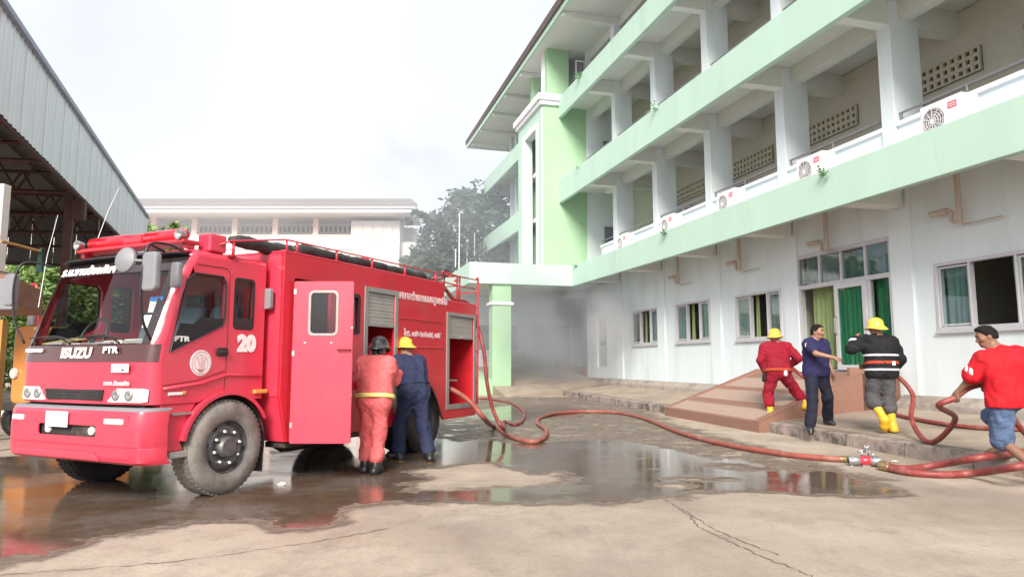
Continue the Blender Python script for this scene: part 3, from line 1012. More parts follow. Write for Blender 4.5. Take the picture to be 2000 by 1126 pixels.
# ground-floor windows: frame, sliding panes, curtains, sheets imitating pane reflections
def window(s0, s1, z0, z1, cells, open_cell, curt):
    fr = SB()
    holes = []
    for a, b_ in cells:
        holes.append(lw(a + .02, b_ - .02, z0 + .03, z1 - .03))
    fr.plate(lw(s0 - .045, s1 + .045, z0 - .05, z1 + .04), holes, 'y', .035, -.13)
    fo = fr.build('window', M['frame'], root, bevel=.008)
    SB().b(s0 - .07, s1 + .07, 11.93, 11.965, z0 - .10, z0 - .05).build('sill', M['frame'], fo, bevel=.006)
    for i, (a, b_) in enumerate(cells):
        if i == open_cell:
            continue
        g_ = SB().b(a + .03, b_ - .03, 12.02, 12.03, z0 + .05, z1 - .05).build('pane', M['glass_win'], fo)
        sash = SB().plate(lw(a + .03, b_ - .03, z0 + .05, z1 - .05), [lw(a + .065, b_ - .065, z0 + .085, z1 - .085)], 'y', -.005, -.025).build('sash', M['frame'], fo)
    for a, b_, key in curt:
        curtain_or_tint(a, b_, z0 - .1, z1 + .05, key, fo, 12.14 if key == 'pane_tint' else 12.24, .03)
def curtain_or_tint(a, b_, z0, z1, key, parent, D=12.3, amp=.05):  # also hangs the grey-green sheets that imitate pane reflections
    n = max(8, int((b_ - a) / .03))
    top, bot = [], []
    for i in range(n + 1):
        s = a + (b_ - a) * i / n
        w_ = amp * math.sin(i * 1.25 + a * 7) + amp * .5 * math.sin(i * .53 + 1)
        top.append(L(s, D + w_ * .8, z1)); bot.append(L(s + .02 * math.sin(i), D + w_ * 1.2, z0))
    MB().loft([bot, [p.lerp(q, .5) for p, q in zip(bot, top)], top]).build('curtain_or_tint', M[key], parent, smooth='all')
for k, (s0, s1, z0, z1) in enumerate(WINS):
    w_ = s1 - s0
    if k < 3:
        cells = [(s0, s0 + w_ * .27), (s0 + w_ * .27, s0 + w_ * .66), (s0 + w_ * .66, s1)]
        window(s0, s1, z0, z1, cells, 1, [(s0 + w_ * .63, s0 + w_ * .668, 'cur_lite'), (s0, s0 + w_ * .25, 'pane_tint')] + ([] if k == 0 else [(s0 + w_ * .74, s1, 'pane_tint')]))
    else:
        cells = [(s0, s0 + w_ * .25), (s0 + w_ * .25, s0 + w_ * .5), (s0 + w_ * .5, s0 + w_ * .78), (s0 + w_ * .78, s1)]
        window(s0, s1, z0, z1, cells, 2, [(s0 + w_ * .46, s0 + w_ * .56, 'pane_tint'), (s0 + w_ * .80, s1 - .1, 'pane_tint'), (s0, s0 + w_ * .4, 'pane_tint')])
# main door
s0, s1, z0, z1 = DOOR
ZT = 3.26
mb = SB()
tr_ = [s0 + (s1 - s0) * q for q in (0, .235, .49, .735, 1)]
holes = [lw(a + .03, b_ - .03, ZT + .06, z1 - .06) for a, b_ in zip(tr_, tr_[1:])]
holes += [lw(s0 + .05, 12.66, z0 + .08, ZT - .05), lw(12.74, 14.98, z0 + .03, ZT - .05)]
mb.plate(lw(s0 - .04, s1 + .04, z0, z1 + .04), holes, 'y', .03, -.13)
dr = mb.build('door_frame', M['frame'], root, bevel=.008)
for a, b_ in zip(tr_, tr_[1:]):
    SB().b(a + .02, b_ - .02, 12.02, 12.03, ZT + .05, z1 - .05).build('transom_pane', M['glass_win'], dr)
SB().b(s0 + .04, 12.67, 12.02, 12.03, z0 + .07, ZT - .04).build('fixed_pane', M['glass_win'], dr)
curtain_or_tint(14.1, 14.95, z0 + .05, ZT + .1, 'cur_lite', dr, 12.3)
curtain_or_tint(12.80, 13.62, z0 + .12, ZT - .12, 'cur_dark', dr, 11.99, .02)
curtain_or_tint(12.1, 12.7, z0 + .05, ZT + .05, 'cur_dark', dr, 12.2, .02)
curtain_or_tint(12.1, 15.0, ZT, z1, 'pane_tint', dr, 12.24, .03)
lf = SB().plate(lw(12.72, 13.72, z0 + .02, ZT - .04), [lw(12.84, 13.60, z0 + .14, ZT - .16)], 'y', .085, -.05).build('door_leaf', M['frame'], root, bevel=.006)
SB().b(12.83, 13.61, 11.925, 11.935, z0 + .13, ZT - .15).build('pane', M['glass_win'], lf)
SB().tube([L(13.66, 11.90, 2.02), L(13.66, 11.85, 2.05), L(13.66, 11.85, 2.40), L(13.66, 11.90, 2.43)], .02, 8).build('handle', M['steel'], lf, smooth=True)
# side door in the smoke
sd_ = SB().b(SIDE[0], SIDE[1], 12.1, 12.16, SIDE[2], SIDE[3]).build('side_door', M['frame'], root)
SB().b(SIDE[0] + .15, SIDE[1] - .15, 12.08, 12.10, 2.1, 3.2).build('pane', M['far_win'], sd_)
SB().b(SIDE[0] + .08, SIDE[0] + .12, 12.0, 12.08, 2.0, 2.2).build('handle', M['steel'], sd_)
# drain pipes under the soffit
for c_ in COLS:
    s = c_ - 1.75
    if c_ < 6 or c_ > 24: continue
    pp = SB()
    pp.tube([L(s, 11.78, SOF), L(s, 11.78, 4.02)], .055, 10)
    pp.tube([L(s - .02, 11.80, 4.06), L(s + .16, 11.80, 4.06), L(s + .2, 11.80, 4.09), L(s + .2, 11.80, 4.28), L(s + .24, 11.80, 4.31), L(s + .62, 11.80, 4.31)], .038, 8)
    pp.tube([L(s + .05, 11.9, 4.0), L(s - .75, 11.9, 4.0)], .014, 6)
    pp.tube([L(s + .28, 11.80, 4.31), L(s + .66, 11.80, 4.31)], .06, 8)
    pp.build('drain_pipe', M['pipe'], root, smooth=True)
# porch at the entrance
PS, PD = 27.7, 5.9
SB().b(PS, PS + .2, PD, 10.5, 4.64, 5.53).b(PS + .2, 38.0, PD, PD + .2, 4.64, 5.53).build('porch_fascia', M['green'], root, bevel=.015)
SB().b(PS + .2, 38.0, PD + .2, 11.99, 4.74, 4.95).build('porch_slab', M['soffit'], root)
pc = SB().b(PS + .12, PS + .75, 6.93, 7.75, .0, 4.7).build('porch_column', M['green_b'], root, bevel=.015)
SB().b(PS + .05, PS + .82, 6.84, 7.84, 3.76, 3.88).build('column_band', M['trim_white'], pc, bevel=.01)
SB().hexa([L(PS + .2, 6.25, -.02), L(36, 6.25, -.02), L(36, 6.93, -.02), L(PS + .2, 6.93, -.02), L(PS + .2, 6.25, .62), L(36, 6.25, 1.9), L(36, 6.93, 1.9), L(PS + .2, 6.93, .62)]).build('porch_side_wall', M['green_b'], root)
SB().b(36.4, 37.2, 6.93, 7.75, .0, 4.7).build('porch_column', M['green_b'], root)
# entrance: raised floor, glazed doors in the back wall
EW = 34.2
SB().hexa([L(25.6, 6.95, -.05), L(27.5, 11.86, -.05), L(32.6, 11.86, -.05), L(32.6, 6.95, -.05), L(25.6, 6.95, .02), L(27.5, 11.86, .43), L(32.6, 11.86, 1.12), L(32.6, 6.95, 1.12)]).build('entrance_ramp', M['apron'], root)
SB().b(32.6, EW, 6.93, 16.2, 0, 1.12).b(29.86, 32.6, 11.87, 16.2, 0, 1.118).build('entrance_floor', M['ramp_dark'], root)
SB().b(EW, EW + .2, 6.0, 16.2, 1.0, 4.72).build('entrance_back_wall', M['white_wall'], root)
SB().b(29.86, EW, 13.4, 13.6, 1.0, 4.72).build('entrance_side_wall', M['white_wall'], root)
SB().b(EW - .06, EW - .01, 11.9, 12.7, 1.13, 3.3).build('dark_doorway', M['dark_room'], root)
for q in range(3):
    d0 = 7.5 + q * 1.42
    dl = SB().b(EW - .09, EW - .01, d0, d0 + 1.2, 1.13, 3.55).build('entrance_door', M['trim_white'], root, bevel=.01)
    SB().b(EW - .11, EW - .09, d0 + .25, d0 + .95, 2.0, 3.25).build('pane', M['far_win'], dl)
# granite ramp up to the main door
rr = empty('door_ramp', G(1390, 820, 0), 0, 'pink and brown granite ramp rising to the curtained double door', 'ramp')
RO = Vector(rr.location)
A0, A1 = G(1298, 795, .2), G(1482, 824, .2)
TOP = 1.12
LB0, LB1 = F(15.45, 10.9, TOP), F(11.85, 10.9, TOP)        # landing edge
W0, W1 = F(15.45, 11.86, TOP), F(11.85, 11.86, TOP)
def rl(p): return tuple(Vector(p) - RO)
def lift(p, dz): return Vector((p[0], p[1], p[2] + dz))
def ramp_pt(u, v):
    a = A0.lerp(A1, u); b_ = LB0.lerp(LB1, u)
    return a.lerp(b_, v)
dn = lambda p: Vector((p[0], p[1], -.02))
fo_ = -KN * .02
mb = MB()
mb.hexa([rl(dn(A0)), rl(dn(A1)), rl(dn(LB1)), rl(dn(LB0)), rl(A0), rl(A1), rl(LB1), rl(LB0)])
mb.hexa([rl(dn(LB0)), rl(dn(LB1)), rl(dn(W1)), rl(dn(W0)), rl(LB0), rl(LB1), rl(W1), rl(W0)])
mb.build('ramp_base', M['ramp_dark'], rr)
def band(u0, u1, v0, v1, key, dz, name='ramp_tile'):
    a = [ramp_pt(u0, v0), ramp_pt(u1, v0), ramp_pt(u1, v1), ramp_pt(u0, v1)]
    MB().hexa([rl(lift(p, 0.001)) for p in a] + [rl(lift(p, dz)) for p in a]).build(name, M[key], rr)
vs_ = [.02, .20, .30, .52, .60, .82, .97]
for j in range(len(vs_) - 1):
    if j % 2 == 1:
        band(.05, .95, vs_[j] + .001, vs_[j + 1] - .001, 'ramp_dark', .008)
        continue
    for i in range(5):
        band(.05 + .18 * i + .002, .05 + .18 * (i + 1) - .002, vs_[j], vs_[j + 1], 'ramp_lite', .010)
for u in (0, 1):
    # low granite upstands on both flanks
    a, b_ = ramp_pt(u, .0), ramp_pt(u, 1.0)
    off = (ramp_pt(.05, 0) - ramp_pt(0, 0)) if u == 0 else (ramp_pt(.95, 0) - ramp_pt(1, 0))
    off = Vector((off.x, off.y, 0))
    e = W0 if u == 0 else W1
    mb = MB()
    mb.hexa([rl(lift(p, -.01)) for p in (a, a + off, b_ + off, b_)] + [rl(lift(p, h)) for p, h in ((a, .012), (a + off, .012), (b_ + off, .06), (b_, .06))])
    mb.build('ramp_upstand', M['ramp_dark'], rr)
fl = MB().hexa([rl(lift(p, h)) for p, h in ((W1, -1.0), (W1 + FU * .09, -1.0), (LB1 + FU * .09 - FI * .3, -1.0), (LB1 - FI * .3, -1.0), (W1, .12), (W1 + FU * .09, .12), (LB1 + FU * .09 - FI * .3, .12), (LB1 - FI * .3, .12))])
fl.build('landing_side_slab', M['ramp_dark'], rr, bevel=.008)
# split air conditioners on the first-floor ledge
def ac_unit(label):
    a = empty('air_conditioner', (0, 0, 0), math.atan2(FU.y, FU.x), label, 'air conditioner', 'white air conditioners along the first floor ledge')
    w_, d, h = .86, .32, .72
    # local x along the front (away), y outward
    mb = MB().plate([(-w_ / 2, .04), (w_ / 2, .04), (w_ / 2, h), (-w_ / 2, h)], [[(.19 + .25 * math.cos(q * math.pi / 12), .38 + .25 * math.sin(q * math.pi / 12)) for q in range(24)]], 'y', d / 2, -.05)
    mb.box(-w_ / 2, w_ / 2, -d / 2, d / 2 - .06, .04, h)
    mb.build('casing', M['ac_white'], a, bevel=.012)
    MB().lathe([(.0, 0), (.25, 0)], (.19, d / 2 - .052, .38), (0, 1, 0), 24).build('fan_recess', M['ac_dark'], a)
    fb = MB()
    for q in range(3):
        t_ = q * 2.094
        fb.quad((.19, d / 2 - .03, .38), (.19 + .2 * math.cos(t_), d / 2 - .04, .38 + .2 * math.sin(t_)), (.19 + .22 * math.cos(t_ + .55), d / 2 - .022, .38 + .22 * math.sin(t_ + .55)), (.19 + .14 * math.cos(t_ + .9), d / 2 - .018, .38 + .14 * math.sin(t_ + .9)))
    fb.build('fan_blades', M['grey'], a)
    gr = MB()
    for rr_ in (.08, .13, .18, .23):
        gr.tube([(.19 + rr_ * math.cos(q * math.pi / 12), d / 2 - .002, .38 + rr_ * math.sin(q * math.pi / 12)) for q in range(24)], .004, 4, closed=True)
    for q in range(6):
        t_ = q * math.pi / 6
        gr.tube([(.19 - .25 * math.cos(t_), d / 2 - .004, .38 - .25 * math.sin(t_)), (.19 + .25 * math.cos(t_), d / 2 - .004, .38 + .25 * math.sin(t_))], .004, 4)
    gr.build('fan_grille', M['ac_white'], a)
    MB().lathe([(.0, .012), (.045, .01), (.045, 0)], (.19, d / 2 - .004, .38), (0, 1, 0), 14).build('fan_hub', M['ac_white'], a)
    st = MB().box(-.33, -.15, d / 2, d / 2 + .004, .5, .62).build('sticker', M['ac_red'], a)
    MB().box(-.315, -.165, d / 2 + .004, d / 2 + .006, .565, .59).box(-.315, -.165, d / 2 + .004, d / 2 + .006, .525, .545).build('sticker_mark', M['pink_print'], st)
    MB().box(-w_ / 2 - .09, -w_ / 2, -.12, .06, .3, .66).build('valve_cover', M['ac_white'], a, bevel=.01)
    MB().tube([(-w_ / 2 - .05, .0, .3), (-w_ / 2 - .06, .0, .12), (-w_ / 2 - .06, -.25, .06)], .02, 6).build('pipe', M['grey'], a)
    MB().box(-.36, -.30, -.17, .17, 0, .04).box(.30, .36, -.17, .17, 0, .04).build('foot', M['grey'], a)
    return a
names = ['air conditioner unit nearest the camera, above the four pane window', 'air conditioner unit above the curtained double door', 'air conditioner unit third along the ledge from the right', 'air conditioner unit fourth along the ledge from the right', 'farthest air conditioner unit, closest to the green stair tower']
for s, nm in zip((9.5, 13.0, 16.4, 19.8, 23.3), names):
    a = ac_unit('white ' + nm)
    a.location = F(s, 10.95, 5.392)
# small weeds rooted in the fascias
M['weed'] = mat('weed_leaf', (0.10, 0.26, 0.10), .6, var=.3, scale=20)
M['weed2'] = mat('pale_weed_leaf', (0.26, 0.5, 0.25), .6, var=.3, scale=20)
def weed(p, label, seed, k=26, r=.28, m='weed'):
    r_ = random.Random(seed)
    mb = MB()
    for i in range(k):
        a = r_.uniform(0, 6.28); e = r_.uniform(-.3, 1.0)
        d = Vector((math.cos(a) * math.cos(e), math.sin(a) * math.cos(e), math.sin(e)))
        t_ = d * r_.uniform(.3, 1) * r
        w_ = d.cross(Vector((0, 0, 1))).normalized() * .035
        mb.tube([(0, 0, 0), t_ * .6 + Vector((0, 0, .02)), t_], [.006, .005, .003], 3)
        mb.quad(t_ * .7 - w_, t_ * .85 - Vector((0, 0, .01)), t_ * .7 + w_, t_ * .5)
        mb.quad(t_ - w_, t_ * 1.18 - Vector((0, 0, .02)), t_ + w_, t_ * .85)
    o = mb.build('weed', M[m])
    o.location = p
    tag(o, label, 'weed', 'weeds growing out of the green ledges')
weed(F(12.2, 10.48, 5.40), 'small green weed on first ledge beneath the second air conditioner', 1)
weed(F(19.3, 10.48, 5.40), 'small green weed on first ledge beneath the fourth air conditioner', 2)
weed(F(27.3, 10.46, 5.42), 'small dark weed at the far end of the first ledge by the porch', 3, 14, .2)
weed(F(19.8, 10.48, 9.66), 'pale green weed on second ledge, larger of the two there', 4, 30, .32, 'weed2')
weed(F(26.9, 10.48, 9.66), 'small weed on second ledge beside the green stair tower', 5, 14, .2)
weed(F(26.6, 10.48, 13.66), 'pale green weed on the top ledge beside the stair tower', 6, 34, .34, 'weed2')
# ------------------------------------------------------------------ far building, trees, poles, shed, stall
fb = empty('far_building', (-18, 50, 0), 0, 'pale cream long building with pink columns and grey roof behind the yard', 'building')
def fbx(x0, x1, y0, y1, z0, z1, mb=None):
    mb = mb or MB()
    return mb.box(x0 + 18, x1 + 18, y0, y1, z0, z1)
XL, XR = -48.0, -11.9
for k, zf in enumerate((9.62, 6.32, 3.02, .1)):
    fbx(XL, XR, 2.2, 2.4, zf, zf + (2.5 if k == 0 else 3.0)).build('corridor_wall', M['far_shade'], fb)
    fbx(XL, XR, 0, 2.4, zf - .35, zf).build('floor_slab', M['far_white'], fb)
    fbx(XL, XR, -.1, .08, zf + .02, zf + 1.0).build('balcony_wall', M['far_white'], fb, bevel=.02)
    fbx(XL, XR, -.16, .12, zf + 1.02, zf + 1.12).build('balcony_cap', M['far_pink'], fb)
    x = -23.7 - 3.02 * 8
    while x < XR - .5:
        fbx(x - .2, x + .2, .09, .5, zf, zf + (2.42 if k == 0 else 2.95)).build('column', M['far_pink'], fb)
        x += 3.02
    for i, xw in enumerate((-40, -34, -28.2, -22.9, -19.0, -16.6, -13.4)):
        w_ = fbx(xw, xw + 1.3, 2.12, 2.19, zf + .8, zf + 1.55).build('window', M['frame'], fb)
        fbx(xw + .06, xw + .62, 2.09, 2.12, zf + .85, zf + 1.5, fbx(xw + .68, xw + 1.24, 2.09, 2.12, zf + .85, zf + 1.5)).build('pane', M['far_win'], w_)
    vb = MB()
    x = XL + .4
    while x < XR - .4:
        fbx(x, x + .16, 2.1, 2.19, zf + 1.75, zf + 2.2, vb)
        x += .36
    o = vb.build('vent_slot', M['far_roof'], fb)
    o['kind'] = 'stuff'
tw = fbx(-11.9, -8.3, -.3, 6, .0, 11.75).build('stair_block', M['far_cream'], fb, bevel=.02)
for i in range(5):
    fbx(-11.8 + .72 * i, -11.72 + .72 * i, -.37, -.301, .3, 11.5).build('rib', M['far_pink'], tw)
for zf in (9.2, 5.8):
    fbx(-8.3, -6.9, .5, 5, zf, zf + .3).build('side_balcony', M['far_white'], fb)
    fbx(-8.3, -6.9, .5, .7, zf + .3, zf + 1.1).build('side_balcony_wall', M['far_white'], fb)
fbx(-8.3, -7.6, 2, 6, .0, 11.7).build('end_bay', M['far_shade'], fb)
rf = MB().hexa([(XL - 1 + 18, -1.9, 12.4), (11.2, -1.9, 12.4), (9.4, 7, 14.9), (XL + 18, 7, 14.9), (XL - 1 + 18, -1.9, 12.65), (11.2, -1.9, 12.65), (9.4, 7, 15.2), (XL + 18, 7, 15.2)])
rf.build('roof', M['far_roof'], fb)
fbx(XL, -7.2, -1.8, 3, 12.05, 12.38).build('eave_soffit', M['far_shade'], fb)
fbx(XL, -7.0, -1.96, -1.905, 12.36, 12.44).build('eave_board', M['far_white'], fb)


def leaf_mat(name, a, b_):
    m, n, l, b = new_mat(name)
    gi = n.new('ShaderNodeNewGeometry')
    x = n.new('ShaderNodeMix'); x.data_type = 'RGBA'
    x.inputs['A'].default_value = (*a, 1); x.inputs['B'].default_value = (*b_, 1)
    l.new(gi.outputs['Random Per Island'], x.inputs['Factor'])
    l.new(x.outputs['Result'], b.inputs['Base Color'])
    b.inputs['Roughness'].default_value = .6
    b.inputs['Transmission Weight'].default_value = 0
    return m
M['leaf_dark'] = leaf_mat('dark_evergreen_leaf', (0.035, 0.065, 0.040), (0.075, 0.115, 0.07))
M['leaf_mid'] = leaf_mat('mid_green_leaf', (0.07, 0.13, 0.035), (0.17, 0.24, 0.07))
M['leaf_lite'] = leaf_mat('light_green_leaf', (0.12, 0.22, 0.05), (0.26, 0.36, 0.12))
def tree(base, clumps, n, leaf, m, label, h_trunk, r_trunk, cat='tree', name='tree', group=None, seed=1, droop=.0):
    """clumps: (dx, dy, dz, rx, ry, rz) relative to the base"""
    rg = np.random.default_rng(seed)
    t_ = empty(name, base, 0, label, cat, group)
    tb = MB()
    top = Vector((rg.normal(0, .15), rg.normal(0, .15), h_trunk))
    tb.tube(spline([(0, 0, -.1), (.05, .03, h_trunk * .3), (-.04, .06, h_trunk * .7), top], 4), [r_trunk * (1 - .5 * i / 12) for i in range(13)], 8)
    for c_ in clumps:
        e = Vector(c_[:3])
        a = Vector((0, 0, h_trunk * rg.uniform(.55, .95)))
        mid = a.lerp(e, .5) + Vector((0, 0, -.1 * (e - a).length))
        tb.tube(spline([a, mid, e], 4), [r_trunk * .45 * (1 - .8 * i / 8) for i in range(9)], 6)
    tb.build('trunk', M['bark'], t_, smooth='all')
    V, Fc = [], []
    vol = np.array([c_[3] * c_[4] * c_[5] for c_ in clumps]) ** .67
    cnt_ = (n * vol / vol.sum()).astype(int)
    for c_, k in zip(clumps, cnt_):
        # sub-clusters, so that the crown has lumps and gaps
        ns = max(6, int(k / 46))
        d = rg.normal(size=(ns, 3)); d /= np.linalg.norm(d, axis=1)[:, None]
        rad = rg.uniform(.35, 1.05, size=(ns, 1)) ** .6
        sub = d * rad * np.array(c_[3:6]) + np.array(c_[:3])
        idx = rg.integers(0, ns, k)
        p = sub[idx] + rg.normal(0, 1, (k, 3)) * np.array(c_[3:6]) * .13
        ax = rg.normal(size=(k, 3)); ax[:, 2] = ax[:, 2] * .5 - droop
        ax /= np.linalg.norm(ax, axis=1)[:, None]
        o = rg.normal(size=(k, 3)); o -= (o * ax).sum(1)[:, None] * ax
        o /= np.linalg.norm(o, axis=1)[:, None]
        sz = leaf * rg.uniform(.6, 1.35, (k, 1))
        q = np.stack([p - ax * sz, p + o * sz * .42, p + ax * sz, p - o * sz * .42], 1)
        b0 = sum(len(x) for x in V)
        V.append(q.reshape(-1, 3))
        Fc.append(np.arange(k * 4).reshape(-1, 4) + b0)
    V = np.concatenate(V); Fc = np.concatenate(Fc)
    me = bpy.data.meshes.new('crown')
    me.from_pydata(V.tolist(), [], Fc.tolist())
    me.materials.append(M[m])
    link(bpy.data.objects.new('crown', me), t_)
    return t_
tree((-2.6, 47, 0), [(0, 0, 9.5, 3.6, 3, 3.6), (-2.6, 0, 8.0, 2.2, 2.2, 2.0), (2.6, .5, 11.2, 2.3, 2.2, 2.3), (-.3, 0, 12.0, 1.7, 1.6, 1.3), (-2.7, .4, 10.3, 1.3, 1.3, 1.2), (3.5, 0, 8.4, 2.2, 2.2, 2.5), (0, -.5, 6.0, 4.0, 3, 2.4), (-4.0, 0, 11.3, .9, .9, .6)], 15000, .26, 'leaf_dark', 'tall dark evergreen tree half hidden in smoke beside the school', 7.5, .28, name='evergreen_tree', seed=3)
tree((1.8, 52, 0), [(0, 0, 9.5, 3.0, 3, 4.0), (1.2, 0, 12.2, 1.8, 1.8, 1.4), (-2, 0, 7, 2.4, 2, 2.6)], 7000, .26, 'leaf_dark', 'dark tree directly behind the end of the school wing', 7, .25, name='evergreen_tree', seed=4)
tree((-16.1, 30.5, 0), [(0, 0, 6.5, 1.1, .9, .8), (-1.5, 0, 6.2, 1.1, .8, .6), (.8, .2, 6.9, .6, .5, .7), (0, 0, 5.2, 1.6, 1.0, .9)], 3600, .22, 'leaf_lite', 'light green feathery tree top beside the end of the zinc shed', 5.4, .09, name='young_tree', seed=5, droop=.3)
for i, (x, y, h, m_, lb) in enumerate(((-20.6, 32.5, 6.4, 'leaf_lite', 'bushy yellow green tree seen through the fire truck windscreen'), (-22.6, 33.5, 6.6, 'leaf_lite', 'light green tree under the far end of the shed roof'), (-18.9, 33.5, 6.2, 'leaf_lite', 'bushy green tree hidden behind the fire truck cab'), (-24.8, 33.5, 6.8, 'leaf_lite', 'broad green tree deepest under the shed roof'))):
    tree((x, y, 0), [(0, 0, h * .62, 2.0, 1.9, h * .34), (1.2, .3, h * .8, 1.4, 1.3, h * .2), (-1.3, -.2, h * .6, 1.7, 1.5, h * .32), (.2, -.7, h * .3, 2.2, 1.5, h * .3)], 9000, .15, m_, lb, h * .5, .1, name='bushy_tree', seed=20 + i)
# flagpoles
for i, (px, ty, dep, lb) in enumerate(((897.5, 419, 43, 'tallest thin white flagpole in front of the dark tree'), (912.5, 470, 45, 'short flagpole just right of the tallest flagpole'), (927, 457, 46, 'flagpole nearest the school, right of the others'), (890, 488, 44, 'shortest thin flagpole left of the tallest one'))):
    p = AT(px, ty, dep)
    o = MB().tube([(0, 0, 0), (0, 0, p.z)], [.06, .04], 8).ball((0, 0, p.z), .07, 6).build('flagpole', M['pole'], smooth=True)
    o.location = (p.x, p.y, 0)
    tag(o, lb, 'flagpole', 'thin white flagpoles in front of the dark tree')

# zinc-clad shed on the left
SD = Vector((-0.3616, 0.9323, 0))
SI = Vector((-0.9323, -0.3616, 0))          # into the shed
SP = Vector((-16.1, 30, 0))
shed = empty('open_shed', SP + SD * -13, math.atan2(SD.y, SD.x), 'open sided shed with grey zinc fascia and dark steel roof trusses', 'shed')
def sl(t, d, z):                            # t along, d inside
    return Vector((t + 13, d, z))
pm = None
t = -22.5
pw = .78
i = 0
while t < -1.6:
    x = sl(t, 0, 0).x
    if pm is None:
        prof = []
        n = 12
        for k in range(n + 1):
            u = k / n
            prof.append((u * pw, -.022 if k % 4 == 0 else (.012 if k % 4 == 2 else .0)))
        mb = MB()
        lo, hi = [], []
        for u, w_ in prof:
            lo.append((u, w_, 5.66)); hi.append((u, w_, 7.44))
        mb.loft([lo, hi])
        lo2 = [(u, w_ + .012, 5.66) for u, w_ in prof]; hi2 = [(u, w_ + .012, 7.44) for u, w_ in prof]
        mb.loft([lo2, hi2])
        mb.quad(lo[0], hi[0], hi2[0], lo2[0]); mb.quad(lo[-1], hi[-1], hi2[-1], lo2[-1])
        pm = mb.build('zinc_panel', M['sheet'], shed)
        o = pm
    else:
        o = pm.copy()
        link(o, shed)
    o.location = (x, -.004 if i % 2 else .0, [0, -.004, .003, .0, -.004][i % 5])
    i += 1
    t += pw - .03
TE = t
MB().box(sl(-22.5, 0, 0).x, sl(TE, 0, 0).x, -.10, .12, 7.42, 7.54).build('ridge_flashing', M['sheet_edge'], shed, bevel=.01)
MB().box(sl(-22.5, 0, 0).x, sl(TE, 0, 0).x, .02, .10, 5.60, 5.68).build('bottom_angle', M['rust'], shed)
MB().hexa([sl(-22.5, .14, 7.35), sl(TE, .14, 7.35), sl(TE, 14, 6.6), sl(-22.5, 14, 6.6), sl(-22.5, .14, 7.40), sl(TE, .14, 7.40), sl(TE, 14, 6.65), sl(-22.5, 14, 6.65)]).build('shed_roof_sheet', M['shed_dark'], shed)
for k in range(7):
    tt = -22 + k * 3.1
    if tt > -3: tt = -3
    tb = MB()
    tb.tube([sl(tt, .2, 5.9), sl(tt, 13.5, 5.2)], .055, 4)
    tb.tube([sl(tt, .2, 7.2), sl(tt, 13.5, 6.5)], .055, 4)
    for q in range(9):
        a = .2 + q * 1.45
        tb.tube([sl(tt, a, 5.9 - .0526 * a), sl(tt, a + .72, 7.2 - .0526 * a)], .035, 4)
        tb.tube([sl(tt, a + .72, 7.2 - .0526 * a), sl(tt, a + 1.45, 5.9 - .0526 * (a + 1.45))], .035, 4)
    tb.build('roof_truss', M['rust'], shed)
for q in range(8):
    d = .4 + q * 1.6
    MB().tube([sl(-22.4, d, 7.28 - .054 * d), sl(TE, d, 7.28 - .054 * d)], .05, 4).build('purlin', M['rust'], shed)
for tt, d in ((-13.0, .35), (-3.0, .35), (-19.1, .5)):
    MB().box(sl(tt, 0, 0).x - .1, sl(tt, 0, 0).x + .1, d - .1, d + .1, 0, 7.1).build('shed_post', M['rust'], shed)
MB().box(sl(-13, 0, 0).x - .14, sl(-13, 0, 0).x + .14, -.02, .26, 5.1, 5.62).build('post_bracket', M['rust'], shed)
# dull cladding on the far side, trees show below it
xe_ = sl(-2.2, 0, 0).x
for k in range(18):
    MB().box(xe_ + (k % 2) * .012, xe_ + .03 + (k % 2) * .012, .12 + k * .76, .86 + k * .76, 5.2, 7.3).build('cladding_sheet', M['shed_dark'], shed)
MB().box(xe_ - .09, xe_, .1, 13.8, 5.12, 5.24).build('cladding_rail', M['rust'], shed)
lp = AT(1, 420, 11.9)
lpt = MB().box(-.09, .09, -.09, .09, 0, lp.z + .55).build('concrete_post', M['far_cream'], bevel=.01)
lpt.location = (lp.x, lp.y, 0)
tag(lpt, 'pale concrete post at the far left under the shed edge', 'post')

# brown awning stall at the far left, with ochre post
sp_ = AT(4, 650, 10.6)
st = empty('stall_awning', (sp_.x, sp_.y, 0), R(-10), 'brown board awning on an ochre post left of the fire truck', 'awning')
MB().box(-.07, .05, -.05, .05, 0, 2.0).build('post', M['ochre'], st)
MB().hexa([(-1.6, -.2, 2.30), (.30, -.2, 2.28), (.20, .5, 2.1), (-1.6, .5, 2.1), (-1.6, -.2, 2.97), (.30, -.2, 2.67), (.20, .5, 2.5), (-1.6, .5, 2.8)]).build('awning_board', M['wood'], st, bevel=.01)
MB().tube([(-1.3, -.22, 2.99), (.32, -.22, 2.69)], .02, 6).build('awning_edge', M['rust'], st)
gb = MB().box(-.16, .16, -.06, .06, 0, .46).build('grey_box', M['grey'], bevel=.02)
q = AT(8, 605, 10.0)
gb.location = q
tag(gb, 'grey box hanging on the ochre awning post', 'box')
bp_ = MB().tube([AT(2, 471, 10.4), AT(40, 480, 10.8), AT(80, 491, 11.2)], .022, 6).build('bamboo_pole', M['ochre'])
tag(bp_, 'thin ochre pole sticking out above the brown awning', 'pole')
jg = MB().lathe([(0, 0), (.13, 0), (.14, .04), (.14, .22), (.10, .29), (.04, .31), (.04, .36), (0, .36)], (0, 0, 0), (0, 0, 1), 14).build('jug', M['jug'], smooth=True)
jg.location = G(11, 826, 0)
tag(jg, 'white plastic jug on the wet ground at the left edge', 'jug')

# orange vehicle parked behind
ov = AT(66, 720, 12.2)
orr = empty('orange_tractor', (ov.x, ov.y, 0), R(65), 'orange tractor with red mirror loop half hidden behind the fire truck', 'tractor')
